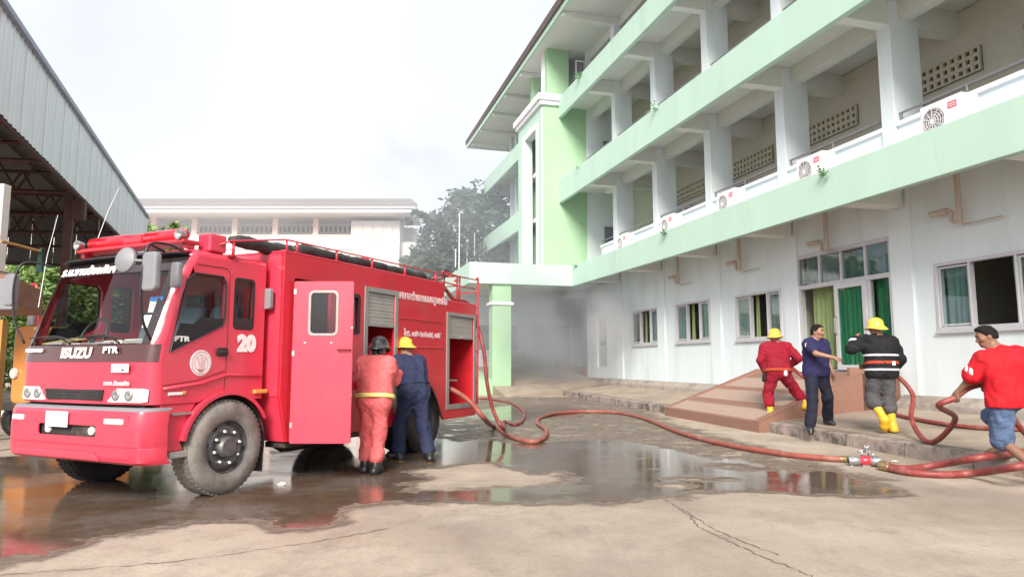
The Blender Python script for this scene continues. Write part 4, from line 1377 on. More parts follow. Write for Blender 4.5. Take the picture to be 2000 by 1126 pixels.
# local x to the rear, y to the far (left) side
MB().prism(rrect(-.3, .30, .62, 1.98, .14), 'x', -.2, 1.4).build('bonnet', M['orange'], orr, bevel=.05, seg=3)
MB().prism(rrect(-.5, .34, .5, 1.0, .1), 'x', .5, 1.6).build('side_skirt', M['orange'], orr, bevel=.03)
MB().lathe([(0, 0), (.09, .0), (.10, -.02), (.09, -.05), (0, -.06)], (-.2, .17, 1.16), (1, 0, 0), 14).build('headlight', M['lamp'], orr, smooth=True)
MB().box(-.34, -.2, -.3, .36, .52, .64).build('front_bar', M['chassis'], orr, bevel=.02)
ml = MB().tube(spline([(.1, .22, 1.95), (.05, .25, 2.3), (.0, .28, 2.66), (-.02, .16, 2.75), (-.02, .04, 2.66), (.02, .02, 2.3), (.05, .04, 1.95)], 6), .028, 8).build('mirror_loop', M['red_pipe'], orr, smooth='all')
MB().box(-.05, .03, .07, .23, 2.0, 2.2).build('mirror', M['grey'], ml, bevel=.02)
MB().box(.0, .06, .08, .16, 1.55, 1.85).build('side_vent', M['chassis'], orr)
for x, y, r in ((.15, .34, .33), (1.5, .40, .5), (.15, -.55, .33)):
    wl_ = MB().lathe([(r * .5, .0), (r * .92, .0), (r, .05), (r, .2), (r * .92, .25), (r * .5, .25)], (x, y, r), (0, 1, 0), 22).build('wheel', M['tyre_d'], orr, smooth=True)
    MB().lathe([(0, .03), (r * .5, .03)], (x, y, r), (0, 1, 0), 16).lathe([(0, .22), (r * .5, .22)], (x, y, r), (0, 1, 0), 16).build('rim', M['orange'], wl_)
MB().box(.3, 1.6, -.2, .3, .4, .62).build('chassis_block', M['chassis'], orr)
# thin whip aerial and cable, and a dark green pennant
for pts, lb in (((AT(75, 600, 9.0), AT(92, 500, 9.2), AT(113, 420, 9.4)), 'white whip aerial leaning behind the left edge of the windscreen'), ((AT(188, 474, 9.3), AT(212, 410, 9.7), AT(233, 366, 10.0)), 'pale whip aerial leaning up behind the red light bar')):
    o = MB().tube([p for p in pts], [.005, .004, .003], 6).build('whip_aerial', M['pole'])
    tag(o, lb, 'aerial')
pn = AT(70, 530, 11.2)
o = MB().prism([(0, 0), (.11, 0), (.08, .38), (.05, .40)], 'y', -.02, .02).build('pennant', mat('dark_green_cloth', (.01, .05, .04), .8))
o.location = pn
tag(o, 'small dark green pennant at the end of the ochre pole', 'pennant')
# ------------------------------------------------------------------ the fire truck   (local x to the rear, y to its far side, z up)
TK = empty('fire_truck', (-2.977, 7.148, 0), R(65.18), 'red fire truck with white number 20 on the cab and its crew door open', 'fire truck')
RT = (math.pi / 2, 0, 0)                         # lettering on the near side
RF = (math.pi / 2, 0, -math.pi / 2)              # lettering on the front
def xf(z):
    for (z0, x0), (z1, x1) in zip(PRO, PRO[1:]):
        if z <= z1:
            return x0 + (x1 - x0) * (z - z0) / (z1 - z0)
    return PRO[-1][1]
PRO = [(.40, -.86), (.95, -.86), (1.36, -.875), (1.53, -.85), (2.0, -.69), (2.30, -.575), (2.42, -.50), (2.50, -.36)]
Y0, Y1 = .02, 2.04
RX, RY, NA = .13, .27, 8
def ring(z, dx=0.0, dy=0.0, a0=0, a1=None):
    x = xf(z) + dx
    o = []
    for i in range(NA + 1):
        t = math.pi / 2 * i / NA
        o.append((x + RX * (1 - math.sin(t)), Y0 + dy + RY * (1 - math.cos(t)), z))
    for i in range(1, 8):
        u = i / 8
        o.append((x - .045 * math.sin(math.pi * u), Y0 + dy + RY + (Y1 - Y0 - 2 * dy - 2 * RY) * u, z))
    for i in range(NA, -1, -1):
        t = math.pi / 2 * i / NA
        o.append((x + RX * (1 - math.sin(t)), Y1 - dy - RY * (1 - math.cos(t)), z))
    return o if a1 is None else o[a0:a1]
NR = len(ring(1))
def xe(z): return xf(z) + RX
P0 = 4                                            # the glass starts here on the corner arc
zs = [.955, 1.0, 1.1, 1.2, 1.3, 1.352]
MB().loft([ring(z) for z in zs]).build('front_panel', M['red'], TK, smooth='all')
MB().loft([ring(z, -.004, -.002, 1, NR - 1) for z in (1.354, 1.40, 1.46, 1.52)]).build('front_band', M['brown_gloss'], TK, smooth='all')
zs = [1.354, 1.45, 1.53, 1.7, 1.85, 2.0, 2.15, 2.30, 2.36, 2.42]
for a, b_ in ((0, P0 + 1), (NR - P0 - 1, NR)):
    MB().loft([ring(z, 0, 0, a, b_) for z in zs]).build('windscreen_pillar', M['red'], TK, smooth='all')
zs = [1.525, 1.6, 1.7, 1.8, 1.9, 2.0, 2.1, 2.2, 2.27]
ws = MB().loft([ring(z, .004, .004, P0, NR - P0) for z in zs]).build('windscreen', M['glass_cab'], TK, smooth='all')
for a, b_ in ((P0, P0 + 3), (NR - P0 - 3, NR - P0)):
    MB().loft([ring(z, .0, .0, a, b_) for z in zs]).build('windscreen_border', M['blk_gloss'], ws, smooth='all')
MB().loft([ring(z, -.003, -.002, P0 - 1, NR - P0 + 1) for z in (2.255, 2.30, 2.36, 2.42)]).build('header_panel', M['blk_gloss'], TK, smooth='all')
vr = [ring(2.43, -.10, .03, P0 - 2, NR - P0 + 2), ring(2.455, -.11, .03, P0 - 2, NR - P0 + 2), ring(2.475, -.02, .0, P0 - 2, NR - P0 + 2), ring(2.43, .0, .0, P0 - 2, NR - P0 + 2), ring(2.41, .0, .0, P0 - 2, NR - P0 + 2), ring(2.425, -.10, .03, P0 - 2, NR - P0 + 2)]
MB().loft(vr).build('sun_visor', M['blk'], TK, smooth='all')
# roof
def roofring(z, ins):
    o = []
    for p in ring(2.42):
        x = max(p[0], -.5) + ins * 1.1
        y = min(max(p[1], Y0 + ins), Y1 - ins)
        o.append((x, y, z))
    o += [(.53, Y1 - ins, z), (.53, Y0 + ins, z)]
    return o
MB().loft([roofring(2.42, 0), roofring(2.455, .012), roofring(2.485, .05), roofring(2.505, .14), roofring(2.51, .5)], closed=True, cap=True).build('cab_roof', M['red'], TK, smooth=True, angle=50)
# cab sides
arch = [(.05 + .57 * math.cos(R(a)), .48 + .57 * math.sin(R(a))) for a in range(129, 45, -12)]
def cab_side(y, th):
    out = [(xe(.955), .955)] + [(-.315, .955)] + arch[1:] + [(.43, .955), (.53, .955), (.53, 2.43)] + [(xe(z), z) for z in (2.42, 2.30, 2.0, 1.53, 1.36)]
    win = [(-.665, 1.45), (-.05, 1.735), (-.028, 1.80), (-.028, 2.17), (-.07, 2.235), (-.42, 2.235), (-.50, 2.16)]
    return MB().plate(out, [win, rrect(.09, .37, 1.70, 2.25, .045)], 'y', y, th)
cab_side(Y0, .05).build('cab_side', M['red'], TK)
cab_side(Y1 - .05, .05).build('cab_side', M['red'], TK)
for y in (Y0 + .018, Y1 - .022):
    q = [(-.665, 1.45), (-.05, 1.735), (-.028, 1.80), (-.028, 2.17), (-.07, 2.235), (-.42, 2.235), (-.50, 2.16)]
    near = y < 1
    MB().plate(q, [], 'y', y, .004).build('side_window', M['glass_door'], TK)
    MB().plate([(-.66, 1.452), (-.052, 1.737), (-.03, 1.80), (-.29, 1.80), (-.35, 1.77), (-.40, 1.73), (-.545, 1.73)], [], 'y', y - .012 if near else y + .012, .006).build('window_garnish', M['blk'], TK)
    MB().plate(rrect(.09, .37, 1.70, 2.25, .045), [], 'y', y, .004).build('quarter_window', M['glass_door'], TK)
    MB().plate(rrect(.085, .375, 1.695, 2.255, .05), [rrect(.115, .345, 1.82, 2.225, .03)], 'y', y - .02 if near else y + .02, .008).build('quarter_window_seal', M['blk'], TK)
    z_ = [( -.665, 1.45), (-.05, 1.735), (-.028, 1.80), (-.028, 2.17), (-.07, 2.235), (-.42, 2.235), (-.50, 2.16)]
    yy = Y0 - .003 if near else Y1 + .003
    MB().tube([(a, yy, b_) for a, b_ in z_], .013, 6, closed=True).build('window_seal', M['blk'], TK)
# door shut lines (narrow recessed strips set into the side)
M['gap'] = mat('panel_gap', (.16, .005, .012), .7)
sg = MB()
sg.tube([(.005, Y0 - .001, 1.06), (.02, Y0 - .001, 1.4), (.02, Y0 - .001, 2.28), (-.02, Y0 - .001, 2.33), (-.40, Y0 - .001, 2.33)], .005, 4)
sg.tube([(xe(1.15) + .02, Y0 - .001, 1.13), (-.35, Y0 - .001, 1.17), (.0, Y0 - .001, 1.26)], .005, 4)
sg.build('door_seam', M['gap'], TK)
MB().tube([(xe(1.15) + .02, Y0 - .006, 1.10), (-.3, Y0 - .012, 1.14), (.02, Y0 - .012, 1.22), (.5, Y0 - .008, 1.20)], .016, 6).build('body_crease', M['red'], TK, smooth='all')
hd = MB().prism(rrect(-.12, .02, 1.41, 1.50, .03), 'y', Y0 - .03, Y0 + .0).build('door_handle', M['blk'], TK, bevel=.008)
MB().box(-.10, .0, Y0 - .045, Y0 - .03, 1.445, 1.475).build('lever', M['chassis'], hd, bevel=.005)
text('number', '20', .23, (.285, Y0 - .004, 1.545), RT, M['white_print'], TK, bold=.016, sx=1.05)
text('badge_lettering', 'FTR', .07, (-.535, Y0 - .002, 1.575), RT, M['white_print'], TK, bold=.003, sx=1.5)
em = MB().lathe([(0, 0), (.128, 0), (.128, .004), (0, .004)], (-.30, Y0, 1.345), (0, -1, 0), 28).build('emblem', M['white_print'], TK)
eb = MB()
eb.tube([(-.30 + .112 * math.cos(q * math.pi / 14), Y0 - .005, 1.345 + .112 * math.sin(q * math.pi / 14)) for q in range(28)], .0035, 4, closed=True)
eb.tube([(-.30 + .08 * math.cos(q * math.pi / 12), Y0 - .005, 1.345 + .08 * math.sin(q * math.pi / 12)) for q in range(-9, 20)], .003, 4)
eb.tube([(-.345, Y0 - .005, 1.40), (-.325, Y0 - .005, 1.33), (-.33, Y0 - .005, 1.28), (-.27, Y0 - .005, 1.28), (-.275, Y0 - .005, 1.33), (-.255, Y0 - .005, 1.40)], .006, 4)
eb.tube([(-.30, Y0 - .005, 1.415), (-.30, Y0 - .005, 1.30)], .008, 4)
eb.tube([(-.33, Y0 - .005, 1.262), (-.27, Y0 - .005, 1.262)], .004, 4).tube([(-.32, Y0 - .005, 1.25), (-.28, Y0 - .005, 1.25)], .003, 4)
eb.build('emblem_print', M['red_print'], em)
MB().box(-.66, -.50, Y0 - .012, Y0, 1.035, 1.065).build('side_marker', M['white_print'], TK, bevel=.006)
MB().box(-.50, -.46, Y0 - .012, Y0, 1.04, 1.075).build('side_marker', M['amber'], TK, bevel=.006)
# front details
for y0, y1 in ((.07, .60), (1.50, 1.97)):
    mb = MB()
    n = 10
    lo, hi = [], []
    for i in range(n + 1):
        y = y0 + (y1 - y0) * i / n
        yy = y if y < 1 else 2.06 - y
        x = xf(1.04) - .022 + (RX * (1 - math.sqrt(max(0, 1 - ((RY + Y0 - yy) / RY) ** 2))) if yy < RY + Y0 else 0)
        lo.append((x, y, .975 + (.012 if i in (0, n) else 0))); hi.append((x + .006, y, 1.105 - (.012 if i in (0, n) else 0)))
    mb.loft([[(p[0] + .04, p[1], p[2]) for p in lo], lo, hi, [(p[0] + .04, p[1], p[2]) for p in hi]])
    h = mb.build('headlight', M['lamp'], TK, smooth=True)
    xc = xf(1.04) - .022
    for k in range(2):
        yc = y0 + (y1 - y0) * (.36 + .34 * k) if y0 < 1 else y0 + (y1 - y0) * (.30 + .34 * k)
        MB().lathe([(.0, .0), (.03, -.006), (.048, -.012), (.05, .0)], (xc + (.0), yc, 1.04), (1, 0, 0), 16).build('reflector', M['steel'], h, smooth='all')
gr = MB().prism([(.62, .985), (1.45, .985), (1.49, 1.09), (.60, 1.09)], 'x', xf(1.03) - .048, xf(1.03) + .02).build('grille', M['blk'], TK, bevel=.006)
for k in range(3):
    MB().box(xf(1.03) - .056, xf(1.03) - .045, .64, 1.45, 1.003 + .03 * k, 1.014 + .03 * k).build('grille_bar', M['chassis'], gr)
XB = xf(1.44) - .05
text('maker_lettering', 'ISUZU', .135, (XB - .003, 1.03, 1.437), (R(88), 0, -math.pi / 2), M['white_print'], TK, bold=.006, sx=1.25, shear=.12)
text('maker_lettering_core', 'ISUZU', .135, (XB - .0065, 1.03, 1.437), (R(88), 0, -math.pi / 2), M['orange_print'], TK, bold=-.0035, sx=1.25, shear=.12)
text('model_lettering', 'FTR', .085, (XB + .004, .53, 1.465), (R(88), 0, -math.pi / 2), M['white_print'], TK, bold=.003, sx=1.5)
text('range_lettering', 'FORWARD', .05, (XB + .012, 1.72, 1.468), (R(88), 0, -math.pi / 2), M['white_print'], TK, bold=.002, sx=1.15)
ps = MB().box(xf(1.29) - .035, xf(1.29) - .028, .26, .50, 1.255, 1.335).build('front_notice', M['white_plate'], TK)
text('notice_lettering', '199', .035, (xf(1.29) - .037, .34, 1.275), RF, M['black_print'], ps)
text('front_lettering', 'อบต.ดับเพลิง', .055, (xf(1.15) - .036, .42, 1.15), RF, M['pink_print'], TK, bold=.002, sx=1.25)
# bumper
def bring(z, dx=0.0):
    o = []
    for i in range(9):
        t = math.pi / 2 * i / 8
        o.append((-.93 + dx + .26 * (1 - math.sin(t)) ** 1.25, -.03 + .20 * (1 - math.cos(t)), z))
    return o
def mir(rg): return [(p[0], 2.06 - p[1], p[2]) for p in rg]
bz = [(.405, .05), (.43, .012), (.47, 0), (.555, -.006), (.565, .004), (.575, -.006), (.75, -.01), (.86, 0), (.895, .012)]
bm_ = MB()
bm_.loft([bring(z, d) for z, d in bz])
bm_.loft([mir(bring(z, d)) for z, d in bz])
YA, YBB = .17, 1.89
mid = lambda z0, z1, d: bm_.quad((-.93 + d[0], YA, z0), (-.93 + d[0], YBB, z0), (-.93 + d[1], YBB, z1), (-.93 + d[1], YA, z1))
for (z0, d0), (z1, d1) in zip(bz, bz[1:]):
    if z0 < .575:
        mid(z0, z1, (d0, d1))
bm_.plate([(YA, .575), (YBB, .575), (YBB, .862), (YA, .862)], [rrect(.62, 1.50, .645, .752, .03)], 'x', -.938, .012)
mid(.862, .895, (.0, .012))
bumper = bm_.build('bumper', M['red'], TK, smooth=True, angle=30)
MB().loft([bring(.896, .01), bring(.925, .03), bring(.925, .12)]).loft([mir(bring(.896, .01)), mir(bring(.925, .03)), mir(bring(.925, .12))]).loft([[(-.92, YA, .896), (-.92, YBB, .896)], [(-.90, YA, .925), (-.90, YBB, .925)], [(-.81, YA, .925), (-.81, YBB, .925)]]).build('bumper_step', M['grey'], bumper, smooth='all')
MB().box(-.90, -.83, .58, 1.54, .62, .77).build('bumper_slot', M['chassis'], bumper)
for y in (.72, 1.38):
    MB().lathe([(0, 0), (.035, 0), (.045, .012), (.045, .04)], (-.926, y, .70), (1, 0, 0), 14).build('fog_lamp', M['lamp'], bumper, smooth=True)
for y0, y1 in ((.24, .50), (1.74, 1.92)):
    MB().box(-.952, -.93, y0, y1, .775, .825).build('indicator', M['white_print'], bumper, bevel=.008)
MB().prism([(.55, .43), (1.85, .43), (1.80, .50), (.62, .50)], 'x', -.955, -.92).build('bumper_lip', M['red'], bumper, bevel=.012)
npl = MB().box(-.962, -.95, 1.02, 1.36, .725, .875).build('number_plate', M['white_plate'], TK, bevel=.006)
text('plate_lettering', '82-5647', .07, (-.9635, 1.19, .81), RF, mat('faint_plate_print', (.55, .55, .58), .6), npl, sx=.95)
MB().box(-.80, .4, .15, 1.9, .90, 1.0).build('cab_floor', M['chassis'], TK)
# lower front corner: step panel and front fender
for m_ in (0, 1):
    yy = (lambda a, b_: (a, b_)) if m_ == 0 else (lambda a, b_: (2.06 - b_, 2.06 - a))
    y0, y1 = yy(.0, .32)
    fr_ = [(-.62, .50), (-.44, .50), (-.50, .62), (-.42, .80), (-.32, .955), (-.72, .955), (-.70, .62)]
    MB().prism(fr_, 'y', *yy(.03, .34)).build('step_panel', M['red'], TK, bevel=.012)
    MB().box(-.62, -.36, *yy(-.005, .30), .845, .87).build('step_tread', M['steel'], TK, bevel=.004)
    MB().box(-.62, -.38, *yy(.0, .30), .44, .50).build('lower_step', M['alu'], TK, bevel=.006)
    aa = [(.05 + .575 * math.cos(R(t)), .48 + .575 * math.sin(R(t))) for t in range(168, 21, -7)]
    ai = [(.05 + .535 * math.cos(R(t)), .48 + .535 * math.sin(R(t))) for t in range(168, 21, -7)]
    ya, yb = yy(-.035, .35)
    fd = MB()
    fd.loft([[(p[0], ya, p[1]) for p in ai], [(p[0], ya, p[1]) for p in aa], [(p[0] , yb, p[1] + .0) for p in aa]])
    fd.build('wheel_arch', M['red'], TK, smooth=True)
    al = [(.05 + .53 * math.cos(R(t)), .48 + .53 * math.sin(R(t))) for t in range(100, -24, -8)]
    MB().loft([[(p[0], yy(.0, .4)[0], p[1]) for p in al], [(p[0], yy(.0, .4)[1], p[1]) for p in al]]).build('mudguard', M['chassis'], TK, smooth='all')
    MB().box(.565, .585, *yy(.02, .38), .16, .55).build('mud_flap', M['chassis'], TK)
    MB().box(.40, .58, *yy(-.02, .2), 1.01, 1.055).build('arch_lamp', M['amber'], TK, bevel=.01)
# mirrors on the near side, arms reach forward of the screen
mr = MB().tube(spline([(-.55, .03, 2.43), (-.80, -.06, 2.46), (-1.02, -.08, 2.42), (-1.06, -.08, 2.2), (-1.06, -.06, 1.95), (-.99, -.02, 1.72), (-.86, .04, 1.56)], 6), .013, 7).build('mirror_arm', M['blk'], TK, smooth='all')
MB().tube([(-.60, .25, 2.44), (-.85, .10, 2.46), (-1.02, -.08, 2.42)], .012, 6).build('arm_brace', M['blk'], mr, smooth='all')
MB().prism(rrect(-.245, -.055, 1.99, 2.35, .05), 'x', -1.07, -1.0).build('wing_mirror', M['grey'], mr, bevel=.02)
MB().lathe([(0, -.035), (.07, -.03), (.115, -.005), (.12, .02), (0, .03)], (-1.10, .13, 2.285), (1, .1, -.1), 20).build('round_mirror', M['grey'], mr, smooth=True)
MB().tube([(-1.06, -.06, 2.27), (-1.09, .06, 2.28)], .012, 6).build('mirror_stalk', M['steel'], mr)
MB().prism(rrect(-.08, .03, 2.06, 2.31, .03), 'x', -.70, -.64).build('kerb_mirror', M['grey'], mr, bevel=.015)
mr2 = MB().tube(spline([(-.55, 2.05, 2.40), (-.82, 2.14, 2.42), (-.90, 2.16, 2.2), (-.88, 2.14, 1.8), (-.82, 2.04, 1.55)], 6), .012, 6).build('mirror_arm', M['blk'], TK, smooth='all')
MB().prism(rrect(2.17, 2.36, 1.95, 2.30, .05), 'x', -.90, -.84).build('wing_mirror', M['grey'], mr2, bevel=.02)
# lettering on the header, wipers
text('header_lettering', 'ร.น.งานป้องกันฯ', .12, (xf(2.305) - .05, 1.36, 2.305), (R(70), 0, -math.pi / 2), M['white_print'], TK, bold=.006, sx=1.1)
for y, dy in ((.42, .42), (1.15, .45)):
    wp = MB().tube([(xf(1.53) - .05, y, 1.535), (xf(1.62) - .055, y + dy * .5, 1.60), (xf(1.60) - .05, y + dy, 1.585)], .010, 6).build('wiper', M['blk'], TK)
    MB().tube([(xf(1.57) - .052, y - .05, 1.56), (xf(1.63) - .056, y + dy * .6, 1.615), (xf(1.6) - .054, y + dy + .25, 1.60)], .007, 5).build('wiper_blade', M['chassis'], wp)
    MB().box(xf(1.53) - .07, xf(1.53) - .03, y + .1, y + .32, 1.528, 1.545).build('wiper_cap', M['grey'], wp)
# cab interior
it = MB().box(-.74, -.36, .10, 1.96, 1.22, 1.53).build('dashboard', M['blk'], TK, bevel=.04)
MB().hexa([(-.74, 1.25, 1.535), (-.42, 1.18, 1.545), (-.42, 1.62, 1.545), (-.74, 1.70, 1.535), (-.74, 1.25, 1.545), (-.42, 1.18, 1.555), (-.42, 1.62, 1.555), (-.74, 1.70, 1.545)]).build('paper', M['paper'], it)
MB().hexa([(-.72, 1.72, 1.535), (-.40, 1.66, 1.60), (-.40, 1.94, 1.60), (-.72, 1.96, 1.535), (-.72, 1.72, 1.55), (-.40, 1.66, 1.615), (-.40, 1.94, 1.615), (-.72, 1.96, 1.55)]).build('card', M['cardboard'], it)
MB().hexa([(-.73, .62, 1.535), (-.48, .58, 1.55), (-.48, .84, 1.55), (-.73, .90, 1.535), (-.73, .62, 1.56), (-.48, .58, 1.59), (-.48, .84, 1.59), (-.73, .90, 1.56)]).build('paper', M['paper'], it)
stw = [(-.42 + .08 * math.sin(q * math.pi / 10), 1.52 + .2 * math.cos(q * math.pi / 10), 1.63 + .19 * math.sin(q * math.pi / 10)) for q in range(20)]
sw = MB().tube(stw, .017, 6, closed=True).tube([(-.5, 1.52, 1.5), (-.40, 1.52, 1.64)], .03, 6).tube([(-.42, 1.33, 1.63), (-.42, 1.71, 1.63)], .012, 5)
sw.build('steering_wheel', M['blk'], TK, smooth='all')
for y in (.42, .95, 1.52):
    s_ = MB().box(-.12, .34, y - .22, y + .22, 1.30, 1.50).build('seat', M['seat'], TK, bevel=.06, seg=3)
    MB().hexa([(.20, y - .21, 1.46), (.34, y - .21, 1.46), (.34, y + .21, 1.46), (.20, y + .21, 1.46), (.30, y - .19, 1.98), (.42, y - .19, 1.98), (.42, y + .19, 1.98), (.30, y + .19, 1.98)]).build('seat_back', M['seat'], s_, bevel=.05, seg=3)
    MB().box(.34, .42, y - .12, y + .12, 1.99, 2.12).build('headrest', M['blk'], s_, bevel=.03)
MB().plate([(.08, 1.0), (1.98, 1.0), (1.98, 2.42), (.08, 2.42)], [rrect(.30, .85, 1.55, 2.2, .05), rrect(1.2, 1.8, 1.6, 2.2, .05)], 'x', .49, .03).build('cab_back_wall', M['trim_orange'], TK)
MB().box(-.4, .48, .1, 1.96, 2.40, 2.42).build('roof_lining', M['blk'], TK)
stk = MB()
stk.hexa([(xf(1.72) + .03, .135, 1.68), (xf(1.72) + .0, .27, 1.68), (xf(1.78) + .0, .27, 1.80), (xf(1.78) + .03, .135, 1.80), (xf(1.72) + .035, .135, 1.68), (xf(1.72) + .005, .27, 1.68), (xf(1.78) + .005, .27, 1.80), (xf(1.78) + .035, .135, 1.80)])
stk.build('windscreen_sticker', M['paper'], TK)
MB().hexa([(xf(1.88) + .03, .14, 1.83), (xf(1.88) + .0, .27, 1.83), (xf(1.94) + .0, .27, 1.95), (xf(1.94) + .03, .14, 1.95), (xf(1.88) + .035, .14, 1.83), (xf(1.88) + .005, .27, 1.83), (xf(1.94) + .005, .27, 1.95), (xf(1.94) + .035, .14, 1.95)]).build('windscreen_sticker', M['paper'], TK)
MB().hexa([(xf(1.92) + .03, .135, 1.94), (xf(1.92) - .001, .272, 1.94), (xf(1.96) - .001, .272, 1.985), (xf(1.96) + .03, .135, 1.985), (xf(1.92) + .035, .135, 1.94), (xf(1.92) + .005, .272, 1.94), (xf(1.96) + .005, .272, 1.985), (xf(1.96) + .035, .135, 1.985)]).build('windscreen_sticker', M['blue_print'], TK)
# light bar
lb = MB().box(-.50, -.28, .12, 1.80, 2.545, 2.585).build('light_bar', M['red_pipe'], TK, bevel=.01)
for y0, y1 in ((.22, .80), (1.10, 1.70)):
    MB().tube([(-.39, y0, 2.64), (-.39, y0 + .03, 2.65), (-.39, y1 - .03, 2.65), (-.39, y1, 2.64)], [.05, .068, .068, .05], 14).build('beacon_lens', M['light_red'], lb, smooth=True)
MB().box(-.46, -.32, .80, 1.10, 2.585, 2.70).build('speaker_housing', M['light_red'], lb, bevel=.03)
for y in (.17, 1.76):
    MB().lathe([(0, 0), (.035, 0), (.05, -.06), (.055, -.08), (.03, -.075), (0, -.05)], (-.44, y, 2.63), (1, 0, 0), 12).build('horn', M['steel'], lb, smooth=True)
    MB().box(-.44, -.34, y - .03, y + .03, 2.50, 2.55).build('bar_foot', M['red_pipe'], lb)
MB().box(-.24, -.02, .04, .22, 2.49, 2.68).build('roof_box', M['red'], TK, bevel=.02)

# ---- body
_before_body = set(bpy.data.objects)
BX0, BY, BYF, BT = .70, -.16, 2.20, 2.62
out = [(BX0 + .22, .43), (3.46, .43), (3.52, .74), (3.72, .99), (4.34, .99), (4.53, .76), (4.69, .43), (4.70, .44), (4.70, 2.62), (BX0, 2.62), (BX0, .98), (BX0 + .10, .72)]
crew = rrect(1.0, 1.70, .52, 2.36, .03)
l1 = [(2.58, .78), (3.24, .78), (3.24, 2.34), (2.58, 2.34)]
w3 = rrect(1.86, 2.40, 1.76, 2.26, .05)
body = MB().plate(out, [crew, w3, l1], 'y', BY, .04).build('body_side', M['red_shaded'], TK, bevel=.006)
MB().plate(out, [], 'y', BYF - .04, .04).build('body_side', M['red_shaded'], TK)
MB().box(BX0, BX0 + .04, BY + .042, BYF - .042, .98, 2.62).build('body_front_wall', M['red'], TK)
MB().hexa([(BX0 + .02, BY + .042, .98), (BX0 + .02, BYF - .042, .98), (BX0 + .24, BYF - .042, .43), (BX0 + .24, BY + .042, .43), (BX0 + .05, BY + .042, .99), (BX0 + .05, BYF - .042, .99), (BX0 + .27, BYF - .042, .43), (BX0 + .27, BY + .042, .43)]).build('body_front_apron', M['red'], TK)
MB().box(BX0, 4.70, BY, BYF, 2.621, 2.65).build('body_roof', M['red'], TK, bevel=.012)
MB().box(BX0 + .05, 4.66, .9, .94, .45, 2.6).build('inner_wall', M['red_int'], TK)
MB().box(BX0 + .26, 3.05, BY + .05, BYF - .05, .45, .49).build('body_floor', M['chassis'], TK)
MB().box(2.45, 2.49, BY + .045, .9, .5, 2.6).box(3.30, 3.34, BY + .045, .9, 1.02, 2.6).build('bulkhead', M['red_int'], TK)
MB().box(1.9, 2.40, .3, .8, .5, 1.05).build('crew_seat', M['blk'], TK, bevel=.04)
MB().plate(w3, [], 'y', BY + .018, .004).build('crew_window', M['glass_door'], TK)
MB().plate(rrect(1.84, 2.42, 1.74, 2.28, .06), [rrect(1.89, 2.37, 1.79, 2.23, .04)], 'y', BY - .008, .012).build('crew_window_seal', M['blk'], TK)
for z in (2.02, 1.60):
    MB().box(3.34, 4.68, BY - .010, BY, z - .012, z + .012).build('panel_ridge', M['red_shaded'], TK, bevel=.004)
text('side_lettering', 'เทศบาลตำบลหนองสูงเหนือ', .155, (4.02, BY - .002, 2.36), RT, M['pink_print'], TK, bold=.004, sx=.92)
text('phone_lettering', 'โทร. ๐๔๒-๖๓๕๐๔๔, ๑๙๙', .125, (4.04, BY - .002, 1.80), RT, M['pink_print'], TK, bold=.004, sx=.92)
# front locker with half-closed roller shutter
lk = MB().plate([(2.50, .72), (3.32, .72), (3.32, 2.40), (2.50, 2.40)], [[(2.58, .79), (3.24, .79), (3.24, 2.335), (2.58, 2.335)]], 'y', BY - .014, .016).build('locker_frame', M['alu_frame'], TK, bevel=.005)
for k in range(9):
    z = 1.90 + k * .048
    MB().box(2.585, 3.235, BY + .012 + (k % 2) * .003, BY + .024, z, z + .046).build('shutter_slat', M['alu'], lk, bevel=.004)
MB().box(2.585, 3.235, BY - .004, BY + .03, 1.865, 1.90).build('shutter_bar', M['alu_frame'], lk)
MB().box(2.5, 3.3, .55, .60, .75, 2.35).build('locker_back', M['red_int'], TK)
eq = MB().box(2.62, 3.2, .0, .5, 1.42, 1.45).build('locker_shelf', M['alu'], TK)
MB().lathe([(0, 0), (.09, 0), (.09, .16), (.05, .2), (0, .2)], (3.05, .12, 1.45), (0, 0, 1), 14).build('canister', M['red'], eq, smooth=True)
MB().box(2.68, 2.9, .05, .3, 1.45, 1.62).build('tool_box', M['blk'], eq, bevel=.02)
pv = MB().tube([(2.65, .1, 1.0), (3.2, .1, 1.0)], .06, 10).tube([(2.8, .1, 1.0), (2.8, -.08, 1.1)], .045, 10).tube([(3.05, .1, 1.0), (3.05, -.08, 1.1)], .045, 10)
pv.build('pump_manifold', M['brass'], TK, smooth=True)
MB().box(2.62, 3.2, .2, .5, .80, 1.3).build('pump_body', M['chassis'], TK, bevel=.03)
for x in (2.8, 3.05):
    MB().lathe([(0, 0), (.055, 0), (.055, .03), (0, .03)], (x, -.09, 1.12), (0, -1, .2), 14).build('gauge', M['white_plate'], TK)
# under-body, chassis rails, side step
for y in (.55, 1.45):
    MB().box(-.6, 5.2, y, y + .09, .62, .82).build('chassis_rail', M['chassis'], TK)
MB().lathe([(0, 0), (.28, 0), (.28, 1.0), (0, 1.0)], (1.4, .5, .52), (1, 0, 0), 14).build('fuel_tank', M['chassis'], TK, smooth=True)
for x, y0, y1 in ((.05, .3, 1.76), (3.79, .5, 1.56)):
    MB().tube([(x, y0, .48), (x, y1, .48)], .08, 10).build('axle', M['chassis'], TK, smooth=True)
MB().box(1.0, 3.05, -.10, .2, .36, .42).build('side_step', M['chassis'], TK, bevel=.01)
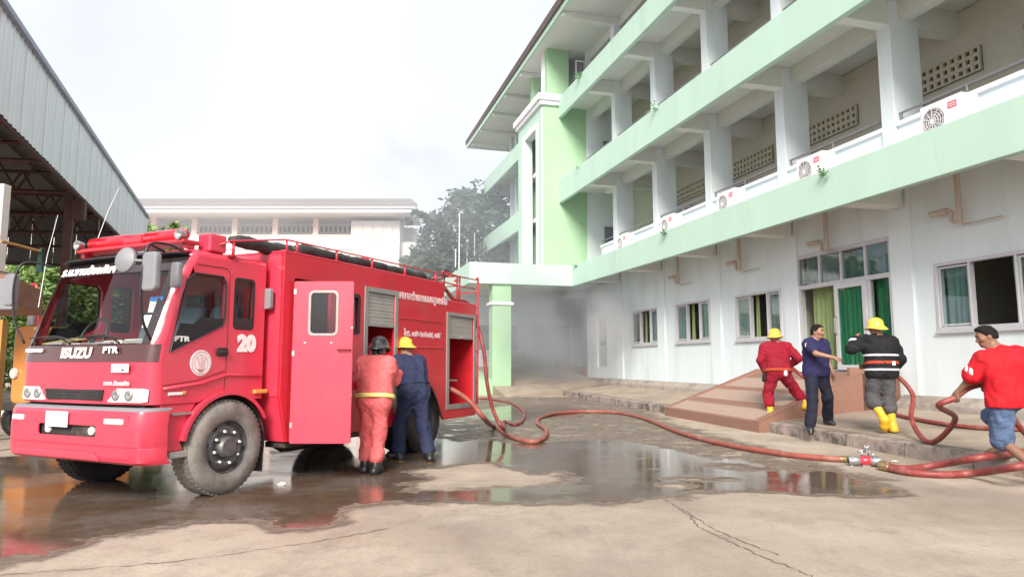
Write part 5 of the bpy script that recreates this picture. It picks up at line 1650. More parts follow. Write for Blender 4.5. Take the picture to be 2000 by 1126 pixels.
# wheels
def wheel(cx, y, side, tyre_key, dual=False, deep=False):
    """side: -1 outer face toward -y"""
    w_ = MB()
    Rw, W = .480, .22
    tw = [(.27, -.02), (.30, -.035), (.36, -.045), (.42, -.035), (.455, -.015), (.472, .012), (.480, .04), (.480, W - .04), (.472, W - .012), (.455, W + .015), (.36, W + .03), (.27, W)]
    t_ = MB().lathe(tw, (cx, y, Rw), (0, -side, 0), 44).build('wheel', M[tyre_key], TK, smooth=True, angle=30)
    # tread blocks round the shoulder
    tb = MB()
    for k in range(52):
        a0, a1 = 2 * math.pi * k / 52, 2 * math.pi * (k + .62) / 52
        for (t0, t1) in ((.005, .06), (.08, .14), (.16, .215)):
            pts = []
            for rr_ in (Rw - .02, Rw + .006):
                for a, tt in ((a0, t0), (a1, t0), (a1, t1), (a0, t1)):
                    sk = a + (.02 if t0 < .08 else -.02)
                    pts.append((cx + rr_ * math.cos(sk), y - side * tt, Rw + rr_ * math.sin(sk)))
            tb.hexa(pts)
    tb.build('tread', M[tyre_key], t_)
    if deep:
        rp = [(.285, -.03), (.275, .0), (.262, .03), (.255, .14), (.20, .16), (.15, .155), (.12, .10), (.11, .02), (.08, -.0), (0, -.01)]
    else:
        rp = [(.285, -.03), (.275, -.005), (.262, .03), (.25, .035), (.215, .012), (.19, .0), (.165, .012), (.12, .02), (.11, -.03), (.09, -.05), (0, -.055)]
    rm_ = MB().lathe(rp, (cx, y, Rw), (0, -side, 0), 32).build('rim', M['rim'], t_, smooth=True, angle=40)
    nut = None
    for k in range(8):
        a = 2 * math.pi * (k + .3) / 8
        p_ = (cx + .165 * math.cos(a), y - side * (.01 if not deep else .15), Rw + .165 * math.sin(a))
        if nut is None:
            nut = MB().lathe([(.021, .05), (.021, -.03), (.012, -.045), (0, -.045)], (0, 0, 0), (0, -side, 0), 8).build('wheel_nut', M['steel'], t_)
            nn_ = nut
        else:
            nn_ = nut.copy(); link(nn_, t_)
        nn_.location = p_
    hb = MB()
    if not deep:
        for k in range(8):
            a = 2 * math.pi * (k + .8) / 8
            hb.lathe([(0, -.0), (.026, .0)], (cx + .228 * math.cos(a), y - side * .012, Rw + .228 * math.sin(a)), (0, -side, 0), 10)
        hb.build('rim_holes', M['chassis'], t_)
    return t_
wheel(.05, .0, -1, 'tyre')
wheel(.05, 2.06, 1, 'tyre_d')
wheel(3.79, -.04, -1, 'tyre_d', deep=True)
wheel(3.79, .28, -1, 'tyre_d', deep=True)
wheel(3.79, 2.10, 1, 'tyre_d', deep=True)
wheel(3.79, 1.78, 1, 'tyre_d', deep=True)
# rear wheel arch lining
la = [(3.48, .46), (3.54, .735), (3.73, .985), (4.33, .985), (4.51, .76), (4.66, .46)]
MB().loft([[(a, BY + .045, z) for a, z in la], [(a, .85, z) for a, z in la]]).build('wheel_arch_lining', M['chassis'], TK)
MB().loft([[(a, BY - .012, z) for a, z in la], [(a + (.03 if a < 3.8 else -.03), BY - .012, z - .025) for a, z in la], [(a, BY + .02, z) for a, z in la]]).build('wheel_arch_edge', M['blk'], TK)
# rear compartment, lower than the body
out = [(4.705, .42), (5.86, .42), (5.90, .50), (5.86, 2.37), (4.705, 2.37)]
l2 = [(4.86, .66), (5.76, .66), (5.76, 2.16), (4.86, 2.16)]
MB().plate(out, [l2], 'y', BY, .04).build('rear_side', M['red_shaded'], TK, bevel=.006)
MB().plate(out, [], 'y', BYF - .04, .04).build('rear_side', M['red_shaded'], TK)
MB().box(4.705, 5.86, BY, BYF, 2.371, 2.40).build('rear_deck', M['red'], TK, bevel=.01)
MB().box(5.82, 5.86, BY + .042, BYF - .042, .45, 2.37).build('rear_wall', M['red_shaded'], TK)
MB().box(4.72, 5.82, .45, .49, .5, 2.36).build('locker_back', M['red_int'], TK)
MB().box(4.72, 5.82, BY + .042, .45, .60, .64).build('locker_floor', M['red_int'], TK)
MB().box(4.80, 4.84, BY + .042, .45, .64, 2.3).box(5.78, 5.82, BY + .042, .45, .64, 2.3).build('locker_cheek', M['red_int'], TK)
lk2 = MB().plate([(4.78, .58), (5.84, .58), (5.84, 2.20), (4.78, 2.20)], [[(4.87, .67), (5.75, .67), (5.75, 2.14), (4.87, 2.14)]], 'y', BY - .014, .016).build('locker_frame', M['alu_frame'], TK, bevel=.005)
for k in range(8):
    z = 1.80 + k * .042
    MB().box(4.875, 5.745, BY + .012 + (k % 2) * .003, BY + .024, z, z + .04).build('shutter_slat', M['alu'], lk2, bevel=.004)
MB().box(4.875, 5.745, BY - .004, BY + .03, 1.765, 1.80).build('shutter_bar', M['alu_frame'], lk2)
MB().lathe([(0, 0), (.022, 0), (.022, .03), (0, .03)], (5.3, BY - .005, 1.785), (0, -1, 0), 10).build('shutter_knob', M['steel'], lk2)
ov_ = MB().lathe([(.055, -.2), (.055, 0), (.075, .01), (.075, .05), (.06, .06), (.06, .1)], (4.98, .15, .92), (0, -1, 0), 14)
ov_.build('hose_outlet', M['brass'], TK, smooth=True)
MB().tube([(4.90, -.06, 1.06), (5.06, -.10, 1.07), (5.22, -.12, 1.06)], .016, 6).build('valve_lever', M['steel'], TK)
MB().lathe([(0, 0), (.03, 0), (.03, .02), (0, .02)], (5.06, .40, 1.50), (0, -1, 0), 12).build('gauge', M['white_plate'], TK)
MB().box(4.9, 5.3, .05, .4, .64, .76).build('tool_box', M['wood'], TK, bevel=.02)
# roof rail with the black hose bundles behind it
rl_ = MB()
rl_.tube([(-.10, .04, 2.60), (.0, .0, 2.66), (.80, -.12, 2.80), (1.6, -.13, 2.80), (4.0, -.13, 2.81), (4.75, -.13, 2.81), (5.5, -.13, 2.84)], .012, 8)
rl_.build('roof_rail', M['red_pipe'], TK, smooth='all')
for x, zb in ((.05, 2.50), (.80, 2.64), (1.06, 2.64), (1.85, 2.64), (2.70, 2.64), (3.55, 2.64), (4.45, 2.64)):
    MB().tube([(x, -.13 if x > .5 else .0, zb), (x, -.13 if x > .5 else .0, 2.80 if x > .5 else 2.66)], .017, 8).build('rail_post', M['red_pipe'], TK, smooth='all')
    MB().box(x - .05, x + .05, -.16 if x > .5 else .0, -.06 if x > .5 else .06, zb, zb + .02).build('post_foot', M['red_pipe'], TK)
rr2 = random.Random(5)
def bundle(x0, x1, y, z, r):
    n = int((x1 - x0) / .12)
    pts = [(x0 + (x1 - x0) * i / n, y + rr2.uniform(-.015, .015), z + rr2.uniform(-.012, .012)) for i in range(n + 1)]
    rad = [r * (.45 if i in (0, n) else 1) * rr2.uniform(.9, 1.08) for i in range(n + 1)]
    MB().tube(pts, rad, 10).build('hose_bundle', M['tarp'], TK, smooth='all')
bundle(.10, 1.30, .10, 2.70, .085)
bundle(1.15, 2.2, .02, 2.735, .085)
bundle(2.0, 3.3, .03, 2.725, .085)
bundle(3.1, 4.4, .04, 2.72, .085)
bundle(.6, 4.3, .22, 2.73, .09)
bundle(4.2, 4.75, .02, 2.69, .045)
# monitor
mg = MB().lathe([(.10, 0), (.10, .1), (.06, .12), (.06, .26), (0, .26)], (3.55, .75, 2.65), (0, 0, 1), 14).build('water_monitor', M['red_pipe'], TK, smooth=True)
MB().tube([(3.75, .62, 2.93), (3.55, .75, 2.96), (3.2, .95, 3.05), (2.80, 1.2, 3.16)], [.07, .055, .035, .028], 10).build('barrel', M['chassis'], mg, smooth=True)
MB().ball((3.66, .68, 2.97), .085, 8).build('elbow', M['light_red'], mg, smooth='all')
# rear guard rail and ladder
gd = MB()
for z in (2.85, 2.66):
    gd.tube([(4.72, -.10, z + .02), (5.30, -.10, z), (5.88, -.12, z)], .014, 7)
    gd.tube([(5.30, -.10, z), (5.30, 1.9, z)], .012, 6)
for x in (5.26, 5.34):
    gd.tube([(x, -.10, 2.40), (x, -.10, 2.86)], .016, 7)
gd.build('guard_rail', M['red_pipe'], TK, smooth='all')
ld = MB()
for y in (-.16, .26):
    ld.tube(spline([(5.93, y, .62), (5.93, y, 1.6), (5.93, y, 2.75), (5.90, y, 2.88), (5.84, y, 2.84)], 5), .019, 8)
for k in range(8):
    ld.tube([(5.93, -.16, .78 + .26 * k), (5.93, .26, .78 + .26 * k)], .013, 6)
ld.build('ladder', M['red_pipe'], TK, smooth='all')
for z in (1.0, 1.55, 2.2):
    MB().box(5.85, 5.93, -.17, -.14, z, z + .03).build('ladder_bracket', M['red_pipe'], TK)
MB().lathe([(0, .05), (.04, .04), (.075, 0), (.08, -.06), (.06, -.07), (0, -.05)], (4.98, .0, 2.87), (.6, .7, 0), 14).build('spotlight', M['blk'], TK, smooth=True)
MB().tube([(4.98, .0, 2.65), (4.98, .0, 2.83)], .014, 6).build('spotlight_stem', M['blk'], TK)
MB().prism(rrect(-.06, .06, 1.98, 2.22, .03), 'x', .56, .64).build('air_scoop', M['grey'], TK, bevel=.01)
# the body was drawn over-long: bring every body piece to its measured place
def _xm(x): return float(np.interp(x, [-1, .53, .70, 1.0, 1.70, 1.86, 2.43, 2.50, 3.32, 3.38, 4.70, 5.86, 5.97, 8], [-1, .50, .62, .79, 1.42, 1.56, 2.02, 2.10, 2.87, 2.92, 4.17, 5.26, 5.36, 7.3]))
def _zm(z): return float(np.interp(z, [0, .43, .78, 2.37, 2.62, 2.80, 3.2], [0, .465, .78, 2.32, 2.59, 2.745, 3.08]))
_skip = ('chassis_rail', 'axle', 'wheel', 'tread', 'rim', 'wheel_nut', 'rim_holes', 'fuel_tank')
for o in set(bpy.data.objects) - _before_body:
    if o.name.split('.')[0] in _skip or o.type != 'MESH':
        continue
    if 'lettering' in o.name:
        o.location = (_xm(o.location.x), o.location.y, _zm(o.location.z)); o.scale.x *= .95
        continue
    for v in o.data.vertices:
        v.co.x, v.co.z = _xm(v.co.x), _zm(v.co.z)
# open crew door: hinged at its front edge, swung out
dl_ = empty('crew_door', (.775, BY - .02, 0), R(-65.2))
dl_.parent = TK
MB().plate(rrect(0, .68, .45, 2.27, .02), [rrect(.185, .50, 1.66, 2.15, .05)], 'y', -.02, .035).build('door_panel', M['red'], dl_, bevel=.005)
MB().plate(rrect(.17, .515, 1.645, 2.165, .06), [rrect(.20, .485, 1.675, 2.135, .04)], 'y', -.03, .055).build('door_window_frame', M['alu_frame'], dl_, bevel=.004)
MB().plate(rrect(.19, .495, 1.665, 2.145, .04), [], 'y', -.004, .005).build('pane', M['glass_door'], dl_)
MB().tube([(.52, -.03, 1.49), (.52, -.055, 1.49), (.66, -.055, 1.49), (.66, -.03, 1.49)], .011, 6).build('door_handle', M['gap'], dl_)
MB().box(.0, .03, -.03, .02, .62, .68).box(.0, .03, -.03, .02, 1.42, 1.48).box(.0, .03, -.03, .02, 2.12, 2.18).build('hinge', M['steel'], dl_)
sr = MB()
for x, z in ((.67, 1.74), (.14, 1.57), (.44, 1.57)):
    sr.lathe([(0, .004), (.012, .0)], (x, -.021, z), (0, -1, 0), 8)
sr.build('door_stud', M['pink_print'], dl_)
# ------------------------------------------------------------------ people: bodies and clothes as smooth blended surfaces
def A3(p): return np.array([p[0], p[1], p[2]], float)
def cap(a, b, ra, rb=None, k=.03, flat=None):
    return dict(t='c', a=A3(a), b=A3(b), ra=ra, rb=ra if rb is None else rb, k=k)
def ell(c_, r, fr=None, k=.02):
    return dict(t='e', c=A3(c_), r=A3(r), M=np.eye(3) if fr is None else fr, k=k)
def seval(pr, X, Y, Z):
    if pr['t'] == 'c':
        a, b = pr['a'], pr['b']
        ba = b - a
        L2 = max(ba @ ba, 1e-9)
        px, py, pz = X - a[0], Y - a[1], Z - a[2]
        h = np.clip((px * ba[0] + py * ba[1] + pz * ba[2]) / L2, 0, 1)
        d = np.sqrt((px - ba[0] * h) ** 2 + (py - ba[1] * h) ** 2 + (pz - ba[2] * h) ** 2)
        return d - (pr['ra'] + (pr['rb'] - pr['ra']) * h)
    Mx, r = pr['M'], pr['r']
    px, py, pz = X - pr['c'][0], Y - pr['c'][1], Z - pr['c'][2]
    q = [Mx[i, 0] * px + Mx[i, 1] * py + Mx[i, 2] * pz for i in range(3)]
    k0 = np.sqrt(sum((q[i] / r[i]) ** 2 for i in range(3)))
    k1 = np.sqrt(sum((q[i] / r[i] ** 2) ** 2 for i in range(3))) + 1e-9
    return k0 * (k0 - 1) / k1
def bounds(pr):
    if pr['t'] == 'c':
        r = max(pr['ra'], pr['rb'])
        return np.minimum(pr['a'], pr['b']) - r, np.maximum(pr['a'], pr['b']) + r
    r = pr['r'].max()
    return pr['c'] - r, pr['c'] + r
def iso(prims, vox=.011, cuts=(), noise=0.0, seed=0, nf=(14, 14, 9), shell=None):
    B = [bounds(p) for p in prims]
    lo = np.min([b[0] for b in B], 0) - .03
    hi = np.max([b[1] for b in B], 0) + .03
    n = np.ceil((hi - lo) / vox).astype(int) + 1
    ax = [lo[i] + vox * np.arange(n[i]) for i in range(3)]
    D = np.full(n, .3, np.float32)
    for pr, b in zip(prims, B):
        m_ = pr['k'] + .035
        i0 = np.maximum(((b[0] - m_ - lo) / vox).astype(int), 0)
        i1 = np.minimum(((b[1] + m_ - lo) / vox).astype(int) + 2, n)
        sl_ = tuple(slice(i0[i], i1[i]) for i in range(3))
        X, Y, Z = np.meshgrid(ax[0][sl_[0]], ax[1][sl_[1]], ax[2][sl_[2]], indexing='ij', sparse=True)
        d = seval(pr, X, Y, Z)
        o = D[sl_]
        k = pr['k']
        h = np.maximum(k - np.abs(o - d), 0) / k
        D[sl_] = np.minimum(o, d) - h * h * k * .25
    X, Y, Z = np.meshgrid(*ax, indexing='ij', sparse=True)
    if noise:
        r_ = np.random.default_rng(seed)
        w_ = 0
        for q in range(5):
            f = r_.uniform(.6, 1.6) * np.array(nf) * (1 + .5 * q)
            u = r_.normal(size=(3,)) ; u /= np.linalg.norm(u)
            ph = r_.uniform(0, 6.28)
            arg = X * f[0] * u[0] * 2 + Y * f[1] * u[1] * 2 + Z * f[2] * u[2] * 3 + ph
            arg2 = X * f[1] * u[2] * 2 - Y * f[0] * u[0] + Z * f[2] * u[1]
            w_ = w_ + (np.sin(arg + 1.3 * np.sin(arg2)) if q < 2 else .9 - 1.8 * np.abs(np.sin(arg * .8 + 1.6 * np.sin(arg2)))) / (1 + .35 * q)
        D = D + noise * w_ * .55
    for pt, nr in cuts:
        pt, nr = A3(pt), A3(nr); nr = nr / np.linalg.norm(nr)
        D = np.maximum(D, (X - pt[0]) * nr[0] + (Y - pt[1]) * nr[1] + (Z - pt[2]) * nr[2])
    # surface nets
    nc = n - 1
    S = np.zeros((*nc, 3), np.float32); Cn = np.zeros(nc, np.float32)
    ins = D < 0
    quads = []
    for a in range(3):
        s0 = [slice(None)] * 3; s1 = [slice(None)] * 3
        s0[a] = slice(0, -1); s1[a] = slice(1, None)
        d0, d1 = D[tuple(s0)], D[tuple(s1)]
        m_ = ins[tuple(s0)] != ins[tuple(s1)]
        I = np.argwhere(m_)
        if len(I) == 0: continue
        v0, v1 = d0[m_], d1[m_]
        t = v0 / (v0 - v1)
        P = I.astype(np.float32); P[:, a] += t
        b, c_ = [x for x in range(3) if x != a]
        for db in (0, -1):
            for dc in (0, -1):
                J = I.copy(); J[:, b] += db; J[:, c_] += dc
                ok = (J[:, b] >= 0) & (J[:, c_] >= 0) & (J[:, b] < nc[b]) & (J[:, c_] < nc[c_])
                Jk = J[ok]
                np.add.at(S, (Jk[:, 0], Jk[:, 1], Jk[:, 2]), P[ok]); np.add.at(Cn, (Jk[:, 0], Jk[:, 1], Jk[:, 2]), 1)
        ok = (I[:, b] > 0) & (I[:, c_] > 0) & (I[:, b] < nc[b]) & (I[:, c_] < nc[c_])
        I, fl = I[ok], v0[ok] < 0
        q = []
        for db, dc in ((0, 0), (-1, 0), (-1, -1), (0, -1)):
            J = I.copy(); J[:, b] += db; J[:, c_] += dc
            q.append((J[:, 0] * nc[1] + J[:, 1]) * nc[2] + J[:, 2])
        q = np.stack(q, 1)
        if a == 1: fl = ~fl
        q[fl] = q[fl][:, ::-1]
        quads.append(q)
    used = np.argwhere(Cn > 0)
    flat = (used[:, 0] * nc[1] + used[:, 1]) * nc[2] + used[:, 2]
    V = S[used[:, 0], used[:, 1], used[:, 2]] / Cn[used[:, 0], used[:, 1], used[:, 2]][:, None]
    V = V * vox + lo
    Q = np.searchsorted(flat, np.concatenate(quads))
    # one smoothing pass
    nb = np.zeros_like(V); ct = np.zeros(len(V))
    for i in range(4):
        np.add.at(nb, Q[:, i], V[Q[:, (i + 1) % 4]]); np.add.at(ct, Q[:, i], 1)
        np.add.at(nb, Q[:, i], V[Q[:, (i - 1) % 4]]); np.add.at(ct, Q[:, i], 1)
    V = V * .45 + .55 * nb / np.maximum(ct, 1)[:, None]
    return V, Q
def blob(name, prims, m, parent, **kw):
    mats = kw.pop('mats', None)
    V, Q = iso(prims, **kw)
    me = bpy.data.meshes.new(name)
    me.from_pydata(V.tolist(), [], Q.tolist())
    me.materials.append(M[m])
    me.polygons.foreach_set('use_smooth', [True] * len(me.polygons))
    if mats:
        cen = V[Q].mean(1)
        mi = np.zeros(len(Q), int)
        for i, (mm, fn) in enumerate(mats):
            me.materials.append(M[mm])
            mi[fn(cen)] = i + 1
        me.polygons.foreach_set('material_index', mi.tolist())
    me.update()
    o = bpy.data.objects.new(name, me)
    return link(o, parent)
def frame(fwd, up=(0, 0, 1)):
    """rows: right, forward, up"""
    f = A3(fwd); f /= np.linalg.norm(f)
    u = A3(up) - f * (A3(up) @ f); u /= np.linalg.norm(u)
    return np.stack([np.cross(f, u), f, u])
def lerp(a, b, t): return A3(a) * (1 - t) + A3(b) * t
def torso(J, g=0.0, t0=0.0, t1=1.0, n=7, k=.07):
    """bars from the hip line to the shoulder line"""
    W = [(0, .088, .112), (.2, .075, .108), (.42, .062, .105), (.65, .085, .112), (.85, .105, .108), (1.0, .12, .082)]
    hl, hr, sl_, sr = A3(J['hipL']), A3(J['hipR']), A3(J['shL']), A3(J['shR'])
    h0, s0 = (hl + hr) / 2 + np.array([0, 0, .02]), (sl_ + sr) / 2 - np.array([0, 0, .03])
    lh, ls = (hr - hl) / np.linalg.norm(hr - hl), (sr - sl_) / np.linalg.norm(sr - sl_)
    mid = A3(J['mid']) if 'mid' in J else (h0 + s0) / 2
    out = []
    for i in range(n):
        t = t0 + (t1 - t0) * i / (n - 1)
        c_ = h0 * (1 - t) ** 2 + (2 * mid - (h0 + s0) / 2) * 2 * t * (1 - t) + s0 * t * t
        d = lh * (1 - t) + ls * t
        w = np.interp(t, [q[0] for q in W], [q[1] for q in W]); r = np.interp(t, [q[0] for q in W], [q[2] for q in W])
        out.append(cap(c_ - d * w, c_ + d * w, r + g, k=k))
    return out
def arm(J, s, g=0.0, u0=0.0, u1=2.0, k=.035):
    sh, el, wr = A3(J['sh' + s]), A3(J['el' + s]), A3(J['wr' + s])
    o = []
    if u0 < 1:
        a, b = lerp(sh, el, u0), lerp(sh, el, min(u1, 1))
        r = lambda t: .056 - .016 * t
        o.append(cap(a, b, r(u0) + g, r(min(u1, 1)) + g, k))
    if u1 > 1:
        a, b = lerp(el, wr, max(u0 - 1, 0)), lerp(el, wr, u1 - 1)
        r = lambda t: .041 - .014 * t
        o.append(cap(a, b, r(max(u0 - 1, 0)) + g, r(u1 - 1) + g, k))
    return o
def leg(J, s, g=0.0, u1=2.0, u0=0.0, flare=0.0, k=.045):
    h, kn, an = A3(J['hip' + s]), A3(J['kn' + s]), A3(J['an' + s])
    o = []
    if u0 < 1:
        b = min(u1, 1)
        o.append(cap(lerp(h, kn, u0), lerp(h, kn, b), .090 - .032 * u0 + g, .090 - .032 * b + g + (flare if u1 <= 1 else 0), k))
    if u1 > 1:
        a, b = max(u0 - 1, 0), u1 - 1
        o.append(cap(lerp(kn, an, a), lerp(kn, an, b), .058 - .020 * a + g, .058 - .020 * b + g + flare, k))
    return o
def foot(J, s, g=0.0, up=0.0):
    an, to = A3(J['an' + s]), A3(J['to' + s])
    f = to - an
    L_ = np.linalg.norm(f[:2]) + 1e-6
    heel = an + np.array([-f[0] / L_ * .045, -f[1] / L_ * .045, -.045]) if abs(f[2]) < .12 else an + np.array([0, 0, -.02]) - f * .15
    mid = lerp(an, to, .55) - np.array([0, 0, .01])
    return [cap(an, heel, .036 + g, .034 + g, .03), cap(heel, mid, .034 + g, .038 + g, .03), cap(an, mid, .036 + g, .032 + g, .04), cap(mid, to, .040 + g, .028 + g, .03)]
def hand(wr, d, n, side, curl=.35, spread=.16, point=False):
    """wr wrist, d pointing direction, n palm normal; side +1 right hand, -1 left"""
    d = A3(d); d /= np.linalg.norm(d)
    n = A3(n); n = n - d * (n @ d); n /= np.linalg.norm(n)
    x = np.cross(d, n) * side
    w = A3(wr)
    o = [cap(w, w + d * .03, .026, .028, .02)]
    for q in (-.026, -.009, .009, .026):
        o.append(cap(w + d * .02 + x * q * .8, w + d * .085 + x * q, .016, .014, .014))
    for i, (q, L_) in enumerate(((-.030, .066), (-.010, .076), (.010, .072), (.029, .056))):
        c_ = curl if not (point and i == 0) else .05
        b = w + d * .088 + x * q
        for j in range(3):
            a = c_ * (1.0 + j * 1.2)
            dd = d * math.cos(a) + n * math.sin(a) + x * q * spread * 4
            e = b + dd * L_ * (.46, .30, .24)[j]
            o.append(cap(b, e, .0105 - .001 * j, .0098 - .001 * j, .006))
            b = e
    b = w + d * .025 - x * .026
    e = b + (d * .7 - x * .6 + n * .3) * .045
    o.append(cap(b, e, .015, .012, .014))
    o.append(cap(e, e + (d * .8 - x * .15 + n * .5) * .034, .0115, .009, .007))
    return o
def head(J):
    fr = frame(J['face'], J.get('up', (0, 0, 1)))
    r_, f, u = fr
    c_ = A3(J['head'])
    P = lambda x, y, z: c_ + r_ * x + f * y + u * z
    o = [ell(P(0, -.008, .025), (.074, .096, .092), fr, .02), ell(P(0, .022, -.035), (.062, .072, .082), fr, .03), ell(P(0, .058, -.088), (.034, .03, .026), fr, .03),
         cap(P(-.05, .0, -.06), P(-.022, .055, -.095), .022, .018, .03), cap(P(.05, .0, -.06), P(.022, .055, -.095), .022, .018, .03),
         cap(P(0, .088, .005), P(0, .108, -.032), .010, .015, .015), ell(P(-.014, .098, -.036), (.010, .012, .009), fr, .01), ell(P(.014, .098, -.036), (.010, .012, .009), fr, .01),
         cap(P(-.042, .082, .024), P(-.012, .092, .022), .010, .010, .014), cap(P(.042, .082, .024), P(.012, .092, .022), .010, .010, .014),
         cap(P(-.02, .086, -.062), P(.02, .086, -.062), .0095, .0095, .008), cap(P(-.017, .083, -.075), P(.017, .083, -.075), .010, .010, .008),
         ell(P(-.042, .066, -.02), (.026, .022, .02), fr, .03), ell(P(.042, .066, -.02), (.026, .022, .02), fr, .03),
         ell(P(-.078, -.006, -.01), (.010, .022, .034), fr, .008), ell(P(.078, -.006, -.01), (.010, .022, .034), fr, .008),
         cap(A3(J['neck']) - np.array([0, 0, .05]), P(0, -.03, -.05), .058, .052, .04)]
    return o, fr
def helmet(J, key, name, parent, scale=1.0, comb=True):
    fr = frame(J['face'], J.get('up', (0, 0, 1)))
    c_ = A3(J['head']) + fr[2] * .045
    mb = MB()
    def P(x, y, z): return tuple(c_ + (fr[0] * x + fr[1] * y + fr[2] * z) * scale)
    rings = []
    N_ = 28
    def rg(rx, ry, z, tilt=0.0, back=0.0):
        o = []
        for j in range(N_):
            a = 2 * math.pi * j / N_
            x, y = rx * math.cos(a), ry * math.sin(a)
            if y < 0: y *= 1 + back
            o.append(P(x, y, z - (tilt * max(0, -math.sin(a)) ** 1.5)))
        return o
    dome = [(0.012, .014, .118), (.05, .058, .110), (.083, .098, .085), (.100, .120, .048), (.106, .127, .010), (.109, .130, -.012)]
    for rx, ry, z in dome: rings.append(rg(rx, ry, z))
    rings += [rg(.118, .142, -.020, .012, .06), rg(.140, .160, -.034, .04, .16), rg(.146, .166, -.042, .05, .20), rg(.142, .162, -.046, .05, .20), rg(.112, .134, -.026, .012, .06), rg(.100, .118, .0)]
    mb.loft(rings, closed=True)
    if comb:
        for xo in (0, -.045, .045):
            pts = []
            for i in range(13):
                t = math.pi * (.10 + .80 * i / 12)
                kx = 1 - abs(xo) * 3.2
                pts.append(P(xo, .128 * math.cos(t), -.005 + .118 * math.sin(t) * kx))
            mb.tube(pts, [.004] + [.010 if xo == 0 else .006] * 11 + [.004], 6)
    h = mb.build(name, M[key], parent, smooth='all')
    mb = MB()
    mb.prism([(-.03, 0), (.03, 0), (.034, .05), (0, .07), (-.034, .05)], 'y', 0, .008)
    mb.v = [P(x, .118 - z * .28 + y, .0 + z) for x, y, z in mb.v]
    mb.build('helmet_badge', M['reflect'] if key != 'blk_helm' else M['steel'], h)
    return h, fr
def boots(J, key, parent, top=.55, g=.016, name='boot', sole='blk_boot', vox=.011):
    for s in 'LR':
        kn, an = A3(J['kn' + s]), A3(J['an' + s])
        pr = [cap(lerp(kn, an, 1 - top), an, .052 + g, .040 + g, .03)] + foot(J, s, g + .004)
        ax_ = an - kn
        lowest = min(J['an' + s][2] - .088, J['to' + s][2] - .05)
        to = A3(J['to' + s])
        blob(name, pr, key, parent, vox=vox, cuts=[(lerp(kn, an, 1 - top), -ax_)], mats=[(sole, lambda c_, z=lowest: c_[:, 2] < z + .022)] if abs((to - an)[2]) < .12 else None)
def person(label, loc, rz, J, h=1.0):
    p = empty('person', loc, rz, label, 'person')
    p.scale = (h, h, h)
    return p
def body(p, J, hands, skin='skin', vox=.0095):
    hd_, fr = head(J)
    pr = torso(J) + arm(J, 'L') + arm(J, 'R') + leg(J, 'L') + leg(J, 'R') + foot(J, 'L') + foot(J, 'R') + hd_
    pr += [cap(lerp(J['shL'], J['neck'], .1), J['neck'], .058, .06, .05), cap(lerp(J['shR'], J['neck'], .1), J['neck'], .058, .06, .05)]
    for s in 'LR':
        d, n, kw = hands[s]
        pr += hand(J['wr' + s], d, n, 1 if s == 'R' else -1, **kw)
    b = blob('body', pr, skin, p, vox=vox)
    c_ = A3(J['head'])
    for x in (-.031, .031):
        q = c_ + fr[0] * x + fr[1] * .080 + fr[2] * .006
        MB().ball(tuple(q), (.0125, .0125, .0085), 6).build('eye', M['black_print'], b, smooth='all')
    return b
def hair(p, J, beard=False):
    fr = frame(J['face'], J.get('up', (0, 0, 1)))
    c_ = A3(J['head'])
    P = lambda x, y, z: c_ + fr[0] * x + fr[1] * y + fr[2] * z
    pr = [ell(P(0, -.009, .027), (.080, .102, .098), fr, .02), ell(P(0, .035, .080), (.058, .045, .030), fr, .03), ell(P(0, -.042, -.012), (.078, .078, .086), fr, .02)]
    blob('hair', pr, 'hair', p, vox=.009, noise=.006, seed=3, nf=(30, 30, 30), cuts=[(P(0, .058, .055), fr[1] * .82 - fr[2] * .57), (P(0, -.05, -.045), -fr[2] * .9 + fr[1] * .35)])
    if beard:
        blob('beard', [cap(P(-.03, .088, -.057), P(.03, .088, -.057), .010, .010, .01), cap(P(-.02, .074, -.098), P(.02, .074, -.098), .014, .014, .02)], 'hair', p, vox=.008)
    eb = MB()
    for s in (-1, 1):
        eb.tube([P(.046 * s, .086, .026), P(.03 * s, .094, .031), P(.014 * s, .098, .027)], .0045, 5)
    eb.build('eyebrows', M['hair'], p)
def suit(name, J, key, p, g=.020, sleeve=1.97, legl=1.80, noise=.010, seed=1, cuts=(), mats=None, flare=.014, legs=True, tors=True, t0=0.0, nf=(14, 14, 9), vox=.011, sl_flare=0.0):
    pr = []
    if tors:
        pr += torso(J, g, t0, 1.0)
        for s in 'LR':
            pr += arm(J, s, g + .003, 0, sleeve)
            pr += [cap(lerp(J['sh' + s], J['neck'], .05), lerp(J['sh' + s], J['neck'], .85), .062 + g * .5, .058 + g * .3, .05)]
            if sl_flare:
                a = A3(J['sh' + s]); b = A3(J['el' + s])
                pr += [cap(lerp(a, b, .1), lerp(a, b, sleeve), .062 + g, .058 + g + sl_flare, .02)]
    if legs:
        if not tors: pr += torso(J, g - .036, 0.0, .12, 3)
        for s in 'LR':
            pr += leg(J, s, g + .004, legl, flare=flare)
    return blob(name, pr, key, p, vox=vox, noise=noise, seed=seed, cuts=cuts, mats=mats, nf=nf)
def ringband(name, J, key, p, t0, t1, g, noise=0.0, seed=1):
    hl, hr, sl_, sr = A3(J['hipL']), A3(J['hipR']), A3(J['shL']), A3(J['shR'])
    h0, s0 = (hl + hr) / 2 + np.array([0, 0, .02]), (sl_ + sr) / 2 - np.array([0, 0, .03])
    mid = A3(J['mid']) if 'mid' in J else (h0 + s0) / 2
    def cc(t): return h0 * (1 - t) ** 2 + (2 * mid - (h0 + s0) / 2) * 2 * t * (1 - t) + s0 * t * t
    ax_ = cc(t1) - cc(t0)
    return blob(name, torso(J, g, max(t0 - .3, 0), min(t1 + .3, 1.0), 6), key, p, vox=.010, cuts=[(cc(t1), ax_), (cc(t0), -ax_)], noise=noise, seed=seed)
